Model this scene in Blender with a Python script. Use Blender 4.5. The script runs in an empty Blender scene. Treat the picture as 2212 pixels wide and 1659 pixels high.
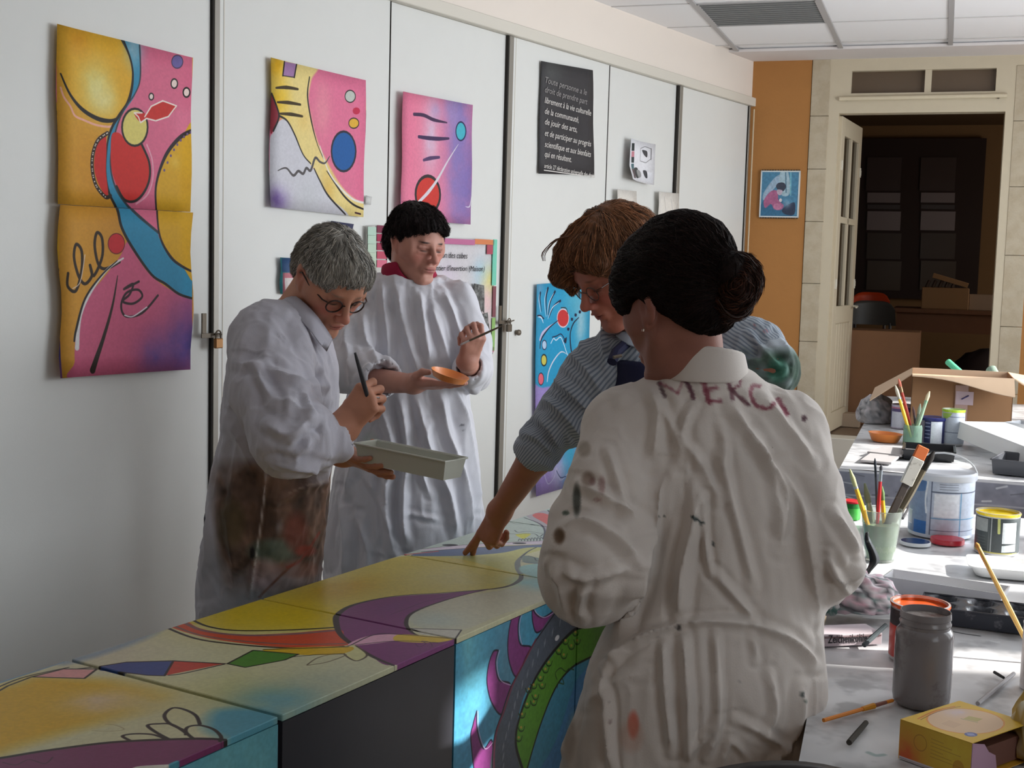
import bpy, math, random
import numpy as np
from mathutils import Vector

# ------------------------------------------------------------ camera, world, sun, exposure
sc = bpy.context.scene
COL = sc.collection
W_, H_, F_ = 2212, 1659, 2737.17
PITCH, ROLL, CAMH = 0.09563525, 0.02697081, 1.5
cp, sp = math.cos(PITCH), math.sin(PITCH)
_r = np.array([1, 0, 0.]); _f = np.array([0, cp, -sp]); _u = np.array([0, sp, cp])
_c, _s = math.cos(ROLL), math.sin(ROLL)
CM = np.array([_c * _r + _s * _u, -_s * _r + _c * _u, _f])      # rows: camera right, up, forward
CAM = np.array([0, 0, CAMH])
cam_data = bpy.data.cameras.new('camera')
cam_data.sensor_fit = 'HORIZONTAL'; cam_data.sensor_width = 36.0
cam_data.lens = 36.0 * F_ / W_
cam_data.clip_start = 0.05; cam_data.clip_end = 100
cam = bpy.data.objects.new('camera', cam_data); COL.objects.link(cam)
from mathutils import Matrix
cam.matrix_world = Matrix([[CM[0][0], CM[1][0], -CM[2][0], 0], [CM[0][1], CM[1][1], -CM[2][1], 0],
                           [CM[0][2], CM[1][2], -CM[2][2], CAMH], [0, 0, 0, 1]])
sc.camera = cam
sc.view_settings.view_transform = 'Standard'; sc.view_settings.look = 'None'
sc.view_settings.gamma = 1; sc.view_settings.use_curve_mapping = False
sc.view_settings.exposure = 0.0

AZ_C, AZ_B, AZ_K = 0.58476939, 0.3255872, 0.53277907
C0 = np.array([1.453, 8.0, 0.0])
dC = np.array([-math.sin(AZ_C), -math.cos(AZ_C), 0]); nC = np.array([math.cos(AZ_C), -math.sin(AZ_C), 0])
dB = np.array([math.cos(AZ_B), -math.sin(AZ_B), 0]); nB = np.array([-math.sin(AZ_B), -math.cos(AZ_B), 0])
Z = np.array([0, 0, 1.0])
CEIL = 2.79

world = bpy.data.worlds.new('world'); sc.world = world; world.use_nodes = True
wn = world.node_tree.nodes; wl = world.node_tree.links
for n in list(wn): wn.remove(n)
sky = wn.new('ShaderNodeTexSky'); sky.sky_type = 'HOSEK_WILKIE'; sky.turbidity = 3.0
SUN_AZ, SUN_EL = math.radians(95), math.radians(30)   # direction towards the sun: azimuth from +Y to +X
sund = np.array([math.sin(SUN_AZ) * math.cos(SUN_EL), math.cos(SUN_AZ) * math.cos(SUN_EL), math.sin(SUN_EL)])
sky.sun_direction = Vector(sund)
bgn = wn.new('ShaderNodeBackground'); bgn.inputs[1].default_value = 0.5
out = wn.new('ShaderNodeOutputWorld'); wl.new(sky.outputs[0], bgn.inputs[0]); wl.new(bgn.outputs[0], out.inputs[0])

def light(name, kind, loc, dirv, energy, color, **kw):
    d = bpy.data.lights.new(name, kind); d.energy = energy; d.color = color
    for k, v in kw.items(): setattr(d, k, v)
    o = bpy.data.objects.new(name, d); COL.objects.link(o)
    o.location = Vector(loc); o.rotation_euler = Vector(-np.array(dirv)).to_track_quat('Z', 'Y').to_euler()
    return o
SUN_E, WIN_E = 9.5, .46
light('sun', 'SUN', (4, 4, 6), -sund, SUN_E, (1, .95, .88), angle=0.02)
# room frame: s along the back wall from its left corner, v out of the back wall into the room
def RM(s, v, z=0.0): return C0 + s * dB + v * nB + np.array([0, 0, z])
S_R, V_END = 3.0, 10.2
WINS = [(0.5, 2.0), (2.3, 3.75), (3.9, 4.45), (4.86, 5.12), (7.0, 8.6)]      # window openings along the right wall (v0, v1); narrow slit added for sun patch
SILL, WTOP = 0.95, 2.4
for i, (a, b) in enumerate(WINS):
    e = [42, 125, 48, 14, 34][i]
    lo = light('window_daylight', 'AREA', RM(S_R + .12, (a + b) / 2, (SILL + WTOP) / 2), -dB, e * WIN_E, (0.90, 0.95, 1.0),
               shape='RECTANGLE', size=(WTOP - SILL), size_y=(b - a))
    # orient: local x up, local y along wall
    zax = Vector(dB); xax = Vector((0, 0, 1)); yax = zax.cross(xax)
    lo.rotation_euler = Matrix((xax, yax, zax)).transposed().to_euler()

# ------------------------------------------------------------ measuring helpers
def ray(x, y):
    v = np.array([(x - 1106) / F_, -(y - 829.5) / F_, 1.0]); d = CM.T @ v
    return d / d[1]
def P(x, y, d): return CAM + ray(x, y) * d
def onz(x, y, z):
    d = ray(x, y); return CAM + d * ((z - CAMH) / d[2])
def onpl(x, y, p, n):
    d = ray(x, y); return CAM + d * (np.dot(np.asarray(p) - CAM, n) / np.dot(d, n))
def pix(p):
    p = np.asarray(p, float); q = (p - CAM) @ CM.T
    return np.stack([1106 + F_ * q[..., 0] / q[..., 2], 829.5 - F_ * q[..., 1] / q[..., 2]], -1)

# ------------------------------------------------------------ materials
def s2l(c):
    c = np.asarray(c, float) / 255.0
    return np.where(c <= 0.04045, c / 12.92, ((c + 0.055) / 1.055) ** 2.4)
_M = {}
def mat(name, rgb=(200, 200, 200), rough=.6, metal=0., noise=0., nscale=8., bump=0., bscale=60., spec=.5,
        trans=0., ior=1.45, rgb2=None, vcol=False, img=None, alpha=1., emit=None, estr=0., stain=None, weave=0., stripes=None, sheen=0., sss=0., coat=0.):
    if name in _M: return _M[name]
    m = bpy.data.materials.new(name); m.use_nodes = True; N = m.node_tree.nodes; L = m.node_tree.links
    b = N['Principled BSDF']; b.inputs['Roughness'].default_value = rough; b.inputs['Metallic'].default_value = metal
    b.inputs['IOR'].default_value = ior; b.inputs['Specular IOR Level'].default_value = spec
    b.inputs['Transmission Weight'].default_value = trans; b.inputs['Alpha'].default_value = alpha
    b.inputs['Sheen Weight'].default_value = sheen; b.inputs['Coat Weight'].default_value = coat
    if sss: b.inputs['Subsurface Weight'].default_value = sss; b.inputs['Subsurface Radius'].default_value = (.02, .008, .004); b.inputs['Subsurface Scale'].default_value = .5
    col = None
    def rgbnode(c):
        n = N.new('ShaderNodeRGB'); n.outputs[0].default_value = (*s2l(c), 1); return n.outputs[0]
    tc = N.new('ShaderNodeTexCoord'); oc = tc.outputs['Object']
    if img is not None:
        t = N.new('ShaderNodeTexImage'); t.image = img; uv = N.new('ShaderNodeUVMap'); uv.uv_map = 'UVMap'
        L.new(uv.outputs[0], t.inputs[0]); col = t.outputs[0]
    elif vcol:
        t = N.new('ShaderNodeVertexColor'); t.layer_name = 'Col'; col = t.outputs[0]
    else: col = rgbnode(rgb)
    def mix(a, bb, fac, mode='MIX'):
        x = N.new('ShaderNodeMix'); x.data_type = 'RGBA'; x.blend_type = mode
        if hasattr(fac, 'links') or not isinstance(fac, float): L.new(fac, x.inputs[0])
        else: x.inputs[0].default_value = fac
        L.new(a, x.inputs[6]); L.new(bb, x.inputs[7]); return x.outputs[2]
    def nz(scale, detail=4, rough_=.6):
        n = N.new('ShaderNodeTexNoise'); n.inputs['Scale'].default_value = scale; n.inputs['Detail'].default_value = detail
        n.inputs['Roughness'].default_value = rough_; L.new(oc, n.inputs['Vector']); return n.outputs[0]
    def ramp(src, lo, hi):
        r = N.new('ShaderNodeMapRange'); r.inputs[1].default_value = lo; r.inputs[2].default_value = hi; L.new(src, r.inputs[0]); return r.outputs[0]
    if noise or rgb2 is not None:
        c2 = rgbnode(rgb2) if rgb2 is not None else None
        if c2 is not None: col = mix(col, c2, ramp(nz(nscale), .38, .62))
        if noise:
            w = N.new('ShaderNodeMapRange'); L.new(nz(nscale * 2.3), w.inputs[0]); w.inputs[3].default_value = 1 - noise; w.inputs[4].default_value = 1 + noise
            v = N.new('ShaderNodeVectorMath'); v.operation = 'SCALE'; L.new(col, v.inputs[0]); L.new(w.outputs[0], v.inputs['Scale']); col = v.outputs[0]
    if stain is not None:   # (rgb, scale, lo, hi)
        col = mix(col, rgbnode(stain[0]), ramp(nz(stain[1], 8, .7), stain[2], stain[3]))
    if stripes is not None:  # (attribute, period, rgb)
        at = N.new('ShaderNodeAttribute'); at.attribute_name = stripes[0]
        k = N.new('ShaderNodeMath'); k.operation = 'MULTIPLY'; k.inputs[1].default_value = 2 * math.pi / stripes[1]; L.new(at.outputs['Fac'], k.inputs[0])
        s = N.new('ShaderNodeMath'); s.operation = 'SINE'; L.new(k.outputs[0], s.inputs[0])
        col = mix(col, rgbnode(stripes[2]), ramp(s.outputs[0], -.1, .5))
    L.new(col, b.inputs['Base Color'])
    if bump or weave:
        h = nz(bscale, 6)
        bp = N.new('ShaderNodeBump'); bp.inputs['Strength'].default_value = bump or .2; bp.inputs['Distance'].default_value = .004
        L.new(h, bp.inputs['Height']); L.new(bp.outputs[0], b.inputs['Normal'])
    if emit is not None:
        b.inputs['Emission Color'].default_value = (*s2l(emit), 1); b.inputs['Emission Strength'].default_value = estr
    _M[name] = m; return m

# ------------------------------------------------------------ mesh collecting
class MB:
    def __init__(s): s.v = []; s.f = []; s.uv = {}
    def add(s, vs, fs):
        o = len(s.v); s.v.extend([tuple(map(float, p)) for p in vs]); s.f.extend([tuple(o + i for i in f) for f in fs]); return s
    def obox(s, c, ax, ay, az, bev=0.):          # centre and three half-axis vectors
        c = np.asarray(c, float); ax, ay, az = [np.asarray(q, float) for q in (ax, ay, az)]
        if bev > 0:
            lx, ly, lz = [np.linalg.norm(q) for q in (ax, ay, az)]; ux, uy, uz = ax / lx, ay / ly, az / lz
            bev = min(bev, lx * .45, ly * .45, lz * .45); vs = []; idx = {}
            for i in (-1, 1):
                for j in (-1, 1):
                    for k in (-1, 1):
                        for a in range(3):
                            q = [lx - bev, ly - bev, lz - bev]; q[a] += bev
                            idx[(i, j, k, a)] = len(vs); vs.append(c + i * q[0] * ux + j * q[1] * uy + k * q[2] * uz)
            fs = []
            I = lambda i, j, k, a: idx[(i, j, k, a)]
            for i in (-1, 1): fs.append([I(i, -1, -1, 0), I(i, 1, -1, 0), I(i, 1, 1, 0), I(i, -1, 1, 0)][::i])
            for j in (-1, 1): fs.append([I(-1, j, -1, 1), I(1, j, -1, 1), I(1, j, 1, 1), I(-1, j, 1, 1)][::-j])
            for k in (-1, 1): fs.append([I(-1, -1, k, 2), I(1, -1, k, 2), I(1, 1, k, 2), I(-1, 1, k, 2)][::k])
            for i in (-1, 1):
                for j in (-1, 1): fs.append([I(i, j, -1, 0), I(i, j, 1, 0), I(i, j, 1, 1), I(i, j, -1, 1)][::-i * j])
                for k in (-1, 1): fs.append([I(i, -1, k, 0), I(i, 1, k, 0), I(i, 1, k, 2), I(i, -1, k, 2)][::i * k])
            for j in (-1, 1):
                for k in (-1, 1): fs.append([I(-1, j, k, 1), I(1, j, k, 1), I(1, j, k, 2), I(-1, j, k, 2)][::-j * k])
            for i in (-1, 1):
                for j in (-1, 1):
                    for k in (-1, 1): fs.append([I(i, j, k, 0), I(i, j, k, 1), I(i, j, k, 2)][::i * j * k])
            return s.add(vs, fs)
        vs = [c + i * ax + j * ay + k * az for i in (-1, 1) for j in (-1, 1) for k in (-1, 1)]
        return s.add(vs, [(0, 1, 3, 2), (4, 6, 7, 5), (0, 4, 5, 1), (2, 3, 7, 6), (0, 2, 6, 4), (1, 5, 7, 3)])
    def box(s, x0, x1, y0, y1, z0, z1, bev=0.):
        return s.obox(((x0 + x1) / 2, (y0 + y1) / 2, (z0 + z1) / 2), ((x1 - x0) / 2, 0, 0), (0, (y1 - y0) / 2, 0), (0, 0, (z1 - z0) / 2), bev)
    def tube(s, pts, r, n=10, caps=True):
        pts = [np.asarray(p, float) for p in pts]; m = len(pts)
        rs = [r] * m if np.isscalar(r) else list(r); vs = []; up = None
        for i in range(m):
            t = pts[min(i + 1, m - 1)] - pts[max(i - 1, 0)]; t = t / (np.linalg.norm(t) + 1e-12)
            if up is None:
                up = np.cross(t, [0, 0, 1.]) if abs(t[2]) < .9 else np.cross(t, [1., 0, 0])
            up = up - t * np.dot(up, t); up /= np.linalg.norm(up); w = np.cross(t, up)
            for k in range(n):
                a = 2 * math.pi * k / n; vs.append(pts[i] + rs[i] * (math.cos(a) * up + math.sin(a) * w))
        fs = [(i * n + k, i * n + (k + 1) % n, (i + 1) * n + (k + 1) % n, (i + 1) * n + k) for i in range(m - 1) for k in range(n)]
        if caps: fs.append(tuple(range(n))[::-1]); fs.append(tuple((m - 1) * n + k for k in range(n)))
        return s.add(vs, fs)
    def lathe(s, c, prof, n=32, ax=Z, sx=1., sy=1., open_=True):   # prof: list of (r, h)
        c = np.asarray(c, float); ax = np.asarray(ax, float) / np.linalg.norm(ax)
        u = np.cross(ax, [0, 1., 0]) if abs(ax[1]) < .9 else np.cross(ax, [1., 0, 0]); u /= np.linalg.norm(u); w = np.cross(ax, u)
        vs = []
        for r, h in prof:
            for k in range(n):
                a = 2 * math.pi * k / n; vs.append(c + ax * h + r * (sx * math.cos(a) * u + sy * math.sin(a) * w))
        m = len(prof)
        fs = [(i * n + k, i * n + (k + 1) % n, (i + 1) * n + (k + 1) % n, (i + 1) * n + k) for i in range(m - 1) for k in range(n)]
        if prof[0][0] > 1e-5: fs.append(tuple(range(n))[::-1])
        if prof[-1][0] > 1e-5: fs.append(tuple((m - 1) * n + k for k in range(n)))
        return s.add(vs, fs)
    def prism(s, poly, ext):                     # poly: 3d points, ext vector
        n = len(poly); poly = [np.asarray(p, float) for p in poly]; e = np.asarray(ext, float)
        return s.add(poly + [p + e for p in poly], [tuple(range(n))[::-1], tuple(range(n, 2 * n))] + [(i, (i + 1) % n, n + (i + 1) % n, n + i) for i in range(n)])
    def build(s, name, material, parent=None, smooth=False, label=None, uvf=None, at=None):
        V = np.array(s.v)
        if parent is not None: org = np.array(parent['_o'])
        elif at is not None: org = np.array(at, float)
        else:
            lo, hi = V.min(0), V.max(0); org = np.array([(lo[0] + hi[0]) / 2, (lo[1] + hi[1]) / 2, lo[2]])
        me = bpy.data.meshes.new(name); me.from_pydata([tuple(p) for p in V - org], [], s.f)
        if uvf is not None:
            uvl = me.uv_layers.new(name='UVMap'); li = np.zeros(len(me.loops), int); me.loops.foreach_get('vertex_index', li)
            uvl.data.foreach_set('uv', np.ascontiguousarray(uvf(V[li])).ravel().astype(np.float32))
        me.update(); me.validate()
        if smooth:
            me.polygons.foreach_set('use_smooth', [True] * len(me.polygons))
            if smooth != 'all': me.set_sharp_from_angle(angle=math.radians(38 if smooth is True else smooth))
        if material is not None: me.materials.append(material)
        o = bpy.data.objects.new(name, me); COL.objects.link(o); o['_o'] = list(org)
        if parent is not None: o.parent = parent
        else: o.location = org
        if label: o['label'] = label
        return o
def thing(name, label, cat, loc, group=None, kind=None):
    o = bpy.data.objects.new(name, None); COL.objects.link(o); o.empty_display_size = .05
    o.location = Vector([float(q) for q in loc]); o['_o'] = [float(q) for q in loc]
    if kind: o['kind'] = kind
    return tag(o, label, cat, group)
def tag(o, label=None, cat=None, group=None):
    if label: o['label'] = label
    if cat: o['category'] = cat
    if group: o['group'] = group
    return o
def struct(o): o['kind'] = 'structure'; return o
def rnd(seed): return random.Random(seed)

# ------------------------------------------------------------ flat painting of the posters (numpy canvas)
def vnoise(h, w, cell, seed, octs=3):
    rg = np.random.RandomState(seed); outn = np.zeros((h, w)); amp = 1.; tot = 0
    for o in range(octs):
        c = max(2., cell / 2 ** o); gh, gw = int(h / c) + 3, int(w / c) + 3; g = rg.rand(gh, gw)
        y = np.arange(h) / c; x = np.arange(w) / c; yi = y.astype(int); xi = x.astype(int)
        fy = y - yi; fx = x - xi; fy = fy * fy * (3 - 2 * fy); fx = fx * fx * (3 - 2 * fx)
        a = g[yi][:, xi] * (1 - fx) + g[yi][:, xi + 1] * fx; b = g[yi + 1][:, xi] * (1 - fx) + g[yi + 1][:, xi + 1] * fx
        outn += amp * (a * (1 - fy[:, None]) + b * fy[:, None]); tot += amp; amp *= .5
    return outn / tot
def smooth_pts(pts, n=8, closed=False):
    p = np.array([q[:2] for q in pts], float)
    if len(p) < 3: return p
    m = len(p); outp = []
    rng = range(m if closed else m - 1)
    for i in rng:
        if closed: a, b, c, d = p[(i - 1) % m], p[i], p[(i + 1) % m], p[(i + 2) % m]
        else: a, b, c, d = p[max(i - 1, 0)], p[i], p[i + 1], p[min(i + 2, m - 1)]
        for k in range(n):
            t = k / n
            outp.append(.5 * (2 * b + (c - a) * t + (2 * a - 5 * b + 4 * c - d) * t * t + (3 * b - a - 3 * c + d) * t ** 3))
    if not closed: outp.append(p[-1])
    return np.array(outp)
class Canvas:
    def __init__(s, w, h, rgb, mp=None, seed=1):
        s.w, s.h = int(w), int(h); s.a = np.ones((s.h, s.w, 3)) * np.array(rgb, float) / 255; s.mp = mp; s.seed = seed
        s.k = 1.0
    def T(s, pts): return np.array([s.mp(*q[:2]) for q in pts]) if s.mp else np.array([q[:2] for q in pts], float)
    def _blend(s, x0, y0, x1, y1, alpha, rgb):
        c = np.array(rgb, float) / 255; reg = s.a[y0:y1, x0:x1]; s.a[y0:y1, x0:x1] = reg * (1 - alpha[..., None]) + c * alpha[..., None]
    def _bb(s, p, m):
        x0 = max(0, int(p[:, 0].min() - m)); x1 = min(s.w, int(p[:, 0].max() + m) + 2); y0 = max(0, int(p[:, 1].min() - m)); y1 = min(s.h, int(p[:, 1].max() + m) + 2)
        return x0, y0, x1, y1
    def _dist(s, p, closed, x0, y0, x1, y1):
        X, Y = np.meshgrid(np.arange(x0, x1) + .5, np.arange(y0, y1) + .5); d = np.full(X.shape, 1e9); tt = np.zeros(X.shape); ins = np.zeros(X.shape, bool)
        m = len(p)
        for i in range(m if closed else m - 1):
            a, b = p[i], p[(i + 1) % m]; ab = b - a; L2 = ab @ ab + 1e-9
            t = np.clip(((X - a[0]) * ab[0] + (Y - a[1]) * ab[1]) / L2, 0, 1)
            dd = (X - a[0] - t * ab[0]) ** 2 + (Y - a[1] - t * ab[1]) ** 2; q = dd < d; d = np.where(q, dd, d); tt = np.where(q, i + t, tt)
            if closed:
                c = ((a[1] > Y) != (b[1] > Y)); c &= (X < (b[0] - a[0]) * (Y - a[1]) / (b[1] - a[1] + 1e-12) + a[0]); ins ^= c
        return np.sqrt(d), tt / max(1, m - 1), ins
    def fill(s, pts, rgb, alpha=1., soft=1., sm=True, rough=0.):
        p = s.T(pts)
        if sm: p = smooth_pts(p, 6, True)
        x0, y0, x1, y1 = s._bb(p, soft + 2)
        if x1 <= x0 or y1 <= y0: return s
        d, _, ins = s._dist(p, True, x0, y0, x1, y1); sd = np.where(ins, -d, d)
        al = np.clip(.5 - sd / max(soft, 1.), 0, 1) * alpha
        if rough: al = al * (1 - rough * vnoise(y1 - y0, x1 - x0, 14, s.seed + len(pts)))
        s._blend(x0, y0, x1, y1, al, rgb); return s
    def line(s, pts, w, rgb, alpha=1., sm=True, closed=False, soft=1.3):
        p = s.T(pts)
        if sm: p = smooth_pts(p, 6, closed)
        w = np.atleast_1d(np.array(w, float)) * s.k; wm = w.max()
        x0, y0, x1, y1 = s._bb(p, wm + 2)
        if x1 <= x0 or y1 <= y0: return s
        d, t, _ = s._dist(p, closed, x0, y0, x1, y1)
        ww = np.interp(t, np.linspace(0, 1, len(w)), w) if len(w) > 1 else w[0]
        s._blend(x0, y0, x1, y1, np.clip((ww / 2 - d) / soft + .5, 0, 1) * alpha, rgb); return s
    def ell(s, cx, cy, rx, ry, rgb, rot=0., outl=None, ow=0., alpha=1., soft=1.):
        a = np.linspace(0, 2 * math.pi, 25)[:-1]; ca, sa = math.cos(rot), math.sin(rot)
        pts = [(cx + rx * math.cos(t) * ca - ry * math.sin(t) * sa, cy + rx * math.cos(t) * sa + ry * math.sin(t) * ca) for t in a]
        if rgb is not None: s.fill(pts, rgb, alpha, soft, sm=False)
        if outl is not None: s.line(pts, ow, outl, sm=False, closed=True)
        return s
    def blot(s, cx, cy, r, rgb, alpha=.8, ry=None):
        c = s.T([(cx, cy)])[0]; r = r * s.k; ry = (ry * s.k) if ry else r
        Y, X = np.mgrid[0:s.h, 0:s.w]; g = np.exp(-(((X - c[0]) / r) ** 2 + ((Y - c[1]) / ry) ** 2)) * alpha
        s.seed += 1; g = np.clip(g * (.65 + .7 * vnoise(s.h, s.w, 30, s.seed)), 0, 1)
        s._blend(0, 0, s.w, s.h, g, rgb); return s
    def grain(s, amt=.05, cell=6):
        s.a *= (1 + amt * (vnoise(s.h, s.w, cell, s.seed + 9, 3) - .5) * 2)[..., None]; return s
    def image(s, name):
        im = bpy.data.images.new(name, s.w, s.h); buf = np.ones((s.h, s.w, 4), np.float32)
        A_ = s.a[::-1]; g_ = A_.mean(-1, keepdims=True); buf[..., :3] = np.clip(g_ + (A_ - g_) * .88 + .012, 0, 1); im.pixels.foreach_set(buf.ravel()); im.update(); im.pack(); return im

def text(string, size, org, xd, yd, material, parent, name='lettering', shear=0., align='LEFT', ext=.0004, space=1., width=None, linesp=1.):
    cu = bpy.data.curves.new(name, 'FONT'); cu.body = string; cu.size = size; cu.shear = shear; cu.align_x = align
    cu.extrude = ext; cu.space_character = space; cu.space_line = linesp; cu.resolution_u = 3
    o = bpy.data.objects.new(name, cu); COL.objects.link(o)
    bpy.context.view_layer.update()
    me = bpy.data.meshes.new_from_object(o.evaluated_get(bpy.context.evaluated_depsgraph_get()))
    bpy.data.objects.remove(o)
    if len(me.vertices) == 0: return None
    co = np.zeros(len(me.vertices) * 3); me.vertices.foreach_get('co', co); co = co.reshape(-1, 3)
    if width: co[:, 0] *= width / max(1e-6, co[:, 0].max() - co[:, 0].min())
    xd = np.asarray(xd, float); yd = np.asarray(yd, float); zd = np.cross(xd, yd)
    wv = np.asarray(org) + co[:, :1] * xd + co[:, 1:2] * yd + co[:, 2:] * zd - np.array(parent['_o'])
    me.vertices.foreach_set('co', wv.ravel()); me.materials.clear(); me.materials.append(material); me.update()
    ob = bpy.data.objects.new(name, me); COL.objects.link(ob); ob.parent = parent; ob['_o'] = list(parent['_o']); return ob
# ============================================================ ROOM SHELL
M_wall = mat('wall_paint', (226, 221, 214), .7, noise=.02, nscale=3, bump=.15, bscale=90)
M_panel = mat('cupboard_laminate', (222, 223, 220), .42, noise=.02, nscale=5, bump=.06, bscale=160)
M_strip = mat('grey_aluminium', (150, 146, 138), .4, metal=.35)
M_dark = mat('dark_gap', (38, 34, 30), .8)
M_rail = mat('rail_paint', (216, 211, 200), .5)
M_ochre = mat('ochre_paint', (176, 122, 66), .75, noise=.06, nscale=4, bump=.2, bscale=50)
M_stone = mat('limestone', (192, 180, 158), .85, noise=.07, nscale=14, bump=.4, bscale=60, rgb2=(182, 168, 144))
M_door = mat('door_paint', (204, 192, 168), .5, noise=.04, nscale=9, bump=.08)
M_floor = mat('floor_tile', (138, 124, 108), .45, noise=.06, nscale=6)
M_tile = mat('ceiling_tile', (244, 244, 246), .9, bump=.2, bscale=300)
M_tbar = mat('ceiling_bar', (176, 174, 174), .5)
M_steel = mat('dull_steel', (104, 94, 82), .45, metal=.4)
M_brass = mat('brass', (150, 108, 66), .4, metal=.5)
M_glassd = mat('dusty_glass', (120, 110, 90), .15, trans=.6, spec=.6)

# floor and outer shell
fl = MB(); A = RM(-7, -.02); 
fl.add([RM(-8, -.3), RM(S_R + .3, -.3), RM(S_R + .3, V_END + .1), RM(-8, V_END + .1)] + [RM(-8, -.3, -.1), RM(S_R + .3, -.3, -.1), RM(S_R + .3, V_END + .1, -.1), RM(-8, V_END + .1, -.1)],
       [(3, 2, 1, 0), (4, 5, 6, 7), (0, 1, 5, 4), (1, 2, 6, 5), (2, 3, 7, 6), (3, 0, 4, 7)])
struct(fl.build('floor', M_floor))
# ceiling: plaster border + lay-in tiles and bars
def rect_uv(mb, s0, s1, v0, v1, z0, z1, bev=0.):
    return mb.obox(RM((s0 + s1) / 2, (v0 + v1) / 2, (z0 + z1) / 2), dB * (s1 - s0) / 2, nB * (v1 - v0) / 2, Z * (z1 - z0) / 2, bev)
ce = MB(); rect_uv(ce, -8, S_R + .3, -.3, V_END + .1, CEIL + .012, CEIL + .12)
rect_uv(ce, -8, S_R + .3, -.3, .34, CEIL - .004, CEIL + .012)
ceil = struct(ce.build('ceiling', M_tile))
tile0 = MB(); rect_uv(tile0, 0.012, .588, 0.012, .588, CEIL - .002, CEIL + .01, .003)
tile0 = tile0.build('ceiling_tile', M_tile, ceil)
def wall_s(v): return v * float(np.dot(dC, dB) / np.dot(dC, nB))      # s of the cupboard wall at depth v
first = True; lamp_s0, lamp_v0 = -.06, 1.14
for i in range(-8, 6):
    for j in range(0, 16):
        s0, v0 = -.06 + .6 * i, .54 + .6 * j
        if s0 + .6 > S_R + .1 or s0 < wall_s(v0) - .62: continue
        if i == 0 and j == 1: continue
        if v0 > 9.6: continue
        off = dB * s0 + nB * v0
        if first: tile0.location = Vector(off); first = False; continue
        c = tile0.copy(); COL.objects.link(c); c.parent = ceil; c.location = Vector(off)
bars = MB()
for i in range(-8, 7):
    s0 = -.06 + .6 * i
    if s0 > S_R: continue
    v1 = V_END; v0 = max(.36, 0)
    b_ = MB(); rect_uv(b_, s0 - .013, s0 + .013, v0, v1, CEIL - .008, CEIL + .004); b_.build('ceiling_bar', M_tbar, ceil)
for j in range(0, 16):
    v0 = .54 + .6 * j
    b_ = MB(); rect_uv(b_, max(-7.9, wall_s(v0) - .3), S_R, v0 - .006, v0 + .006, CEIL - .004, CEIL + .003); b_.build('ceiling_bar', mat('thin_bar', (214, 213, 212), .6), ceil)
M_plaster = mat('ceiling_plaster', (224, 218, 216), .85)
b_ = MB(); rect_uv(b_, -.7, 3.0, 0, .36, CEIL - .012, CEIL + .004); b_.build('plaster_border', M_plaster, ceil)
# cove where the tiles end in the left corner
cv = MB(); pts = [C0 + dC * (2.4 - 2.4 * t) + nC * (.02 + .10 * t ** 6) + Z * (CEIL + .016) for t in np.linspace(0, .93, 12)]
cv.tube(pts, .006, 6); cv.build('ceiling_trim', M_tbar, ceil)
vt = thing('ceiling_vent', 'grey louvred square panel set among the white ceiling tiles', 'vent', RM(.24, 1.44, CEIL - .006))
g = MB(); rect_uv(g, -.045, .525, 1.155, 1.725, CEIL - .004, CEIL + .01); g.build('grille', mat('vent_grey', (128, 130, 130), .7, noise=.05, nscale=30), vt)
fr = MB()
for (a0, a1, c0, c1) in ((-.047, .527, 1.147, 1.157), (-.047, .527, 1.723, 1.733), (-.047, -.039, 1.147, 1.733), (.519, .527, 1.147, 1.733)): rect_uv(fr, a0, a1, c0, c1, CEIL - .008, CEIL + .005)
fr.build('frame', M_tbar, vt)
for k in range(11):
    l = MB(); v = 1.19 + k * .05; rect_uv(l, -.04, .52, v - .003, v + .003, CEIL - .007, CEIL); l.build('slat', mat('vent_slat', (112, 114, 114), .6), vt)

# left wall with the cupboard run
def cab(s, n=0., z=0.): return C0 + dC * s + nC * n + np.array([0, 0, z])
def cbox(mb, s0, s1, n0, n1, z0, z1, bev=0.):
    return mb.obox(cab((s0 + s1) / 2, (n0 + n1) / 2, (z0 + z1) / 2), dC * (s1 - s0) / 2, nC * (n1 - n0) / 2, Z * (z1 - z0) / 2, bev)
w = MB(); cbox(w, -.1, 9.9, -.75, -.012, 2.552, CEIL + .1); cbox(w, -.1, 9.9, -.9, -.7, 0, CEIL)
struct(w.build('wall_left', mat('upper_wall', (232, 222, 212), .7, noise=.015, nscale=3)))
cup = thing('sliding_cupboard', 'long white sliding door cupboard along the left wall', 'cupboard', cab(4.8, 0, 0))
r = MB(); cbox(r, -.03, 9.8, -.1, .012, 2.503, 2.555, .003); r.build('top_rail', M_rail, cup)
r = MB(); cbox(r, -.03, 9.8, -.7, -.005, 0, .06); r.build('plinth', M_rail, cup)
r = MB(); cbox(r, -.06, .0, -.7, .01, 0, 2.49, .004); r.build('end_post', mat('cream_post', (232, 214, 180), .5), cup)
back = MB(); cbox(back, 0, 9.8, -.7, -.16, .06, 2.5); back.build('carcass', M_dark, cup)
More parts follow.
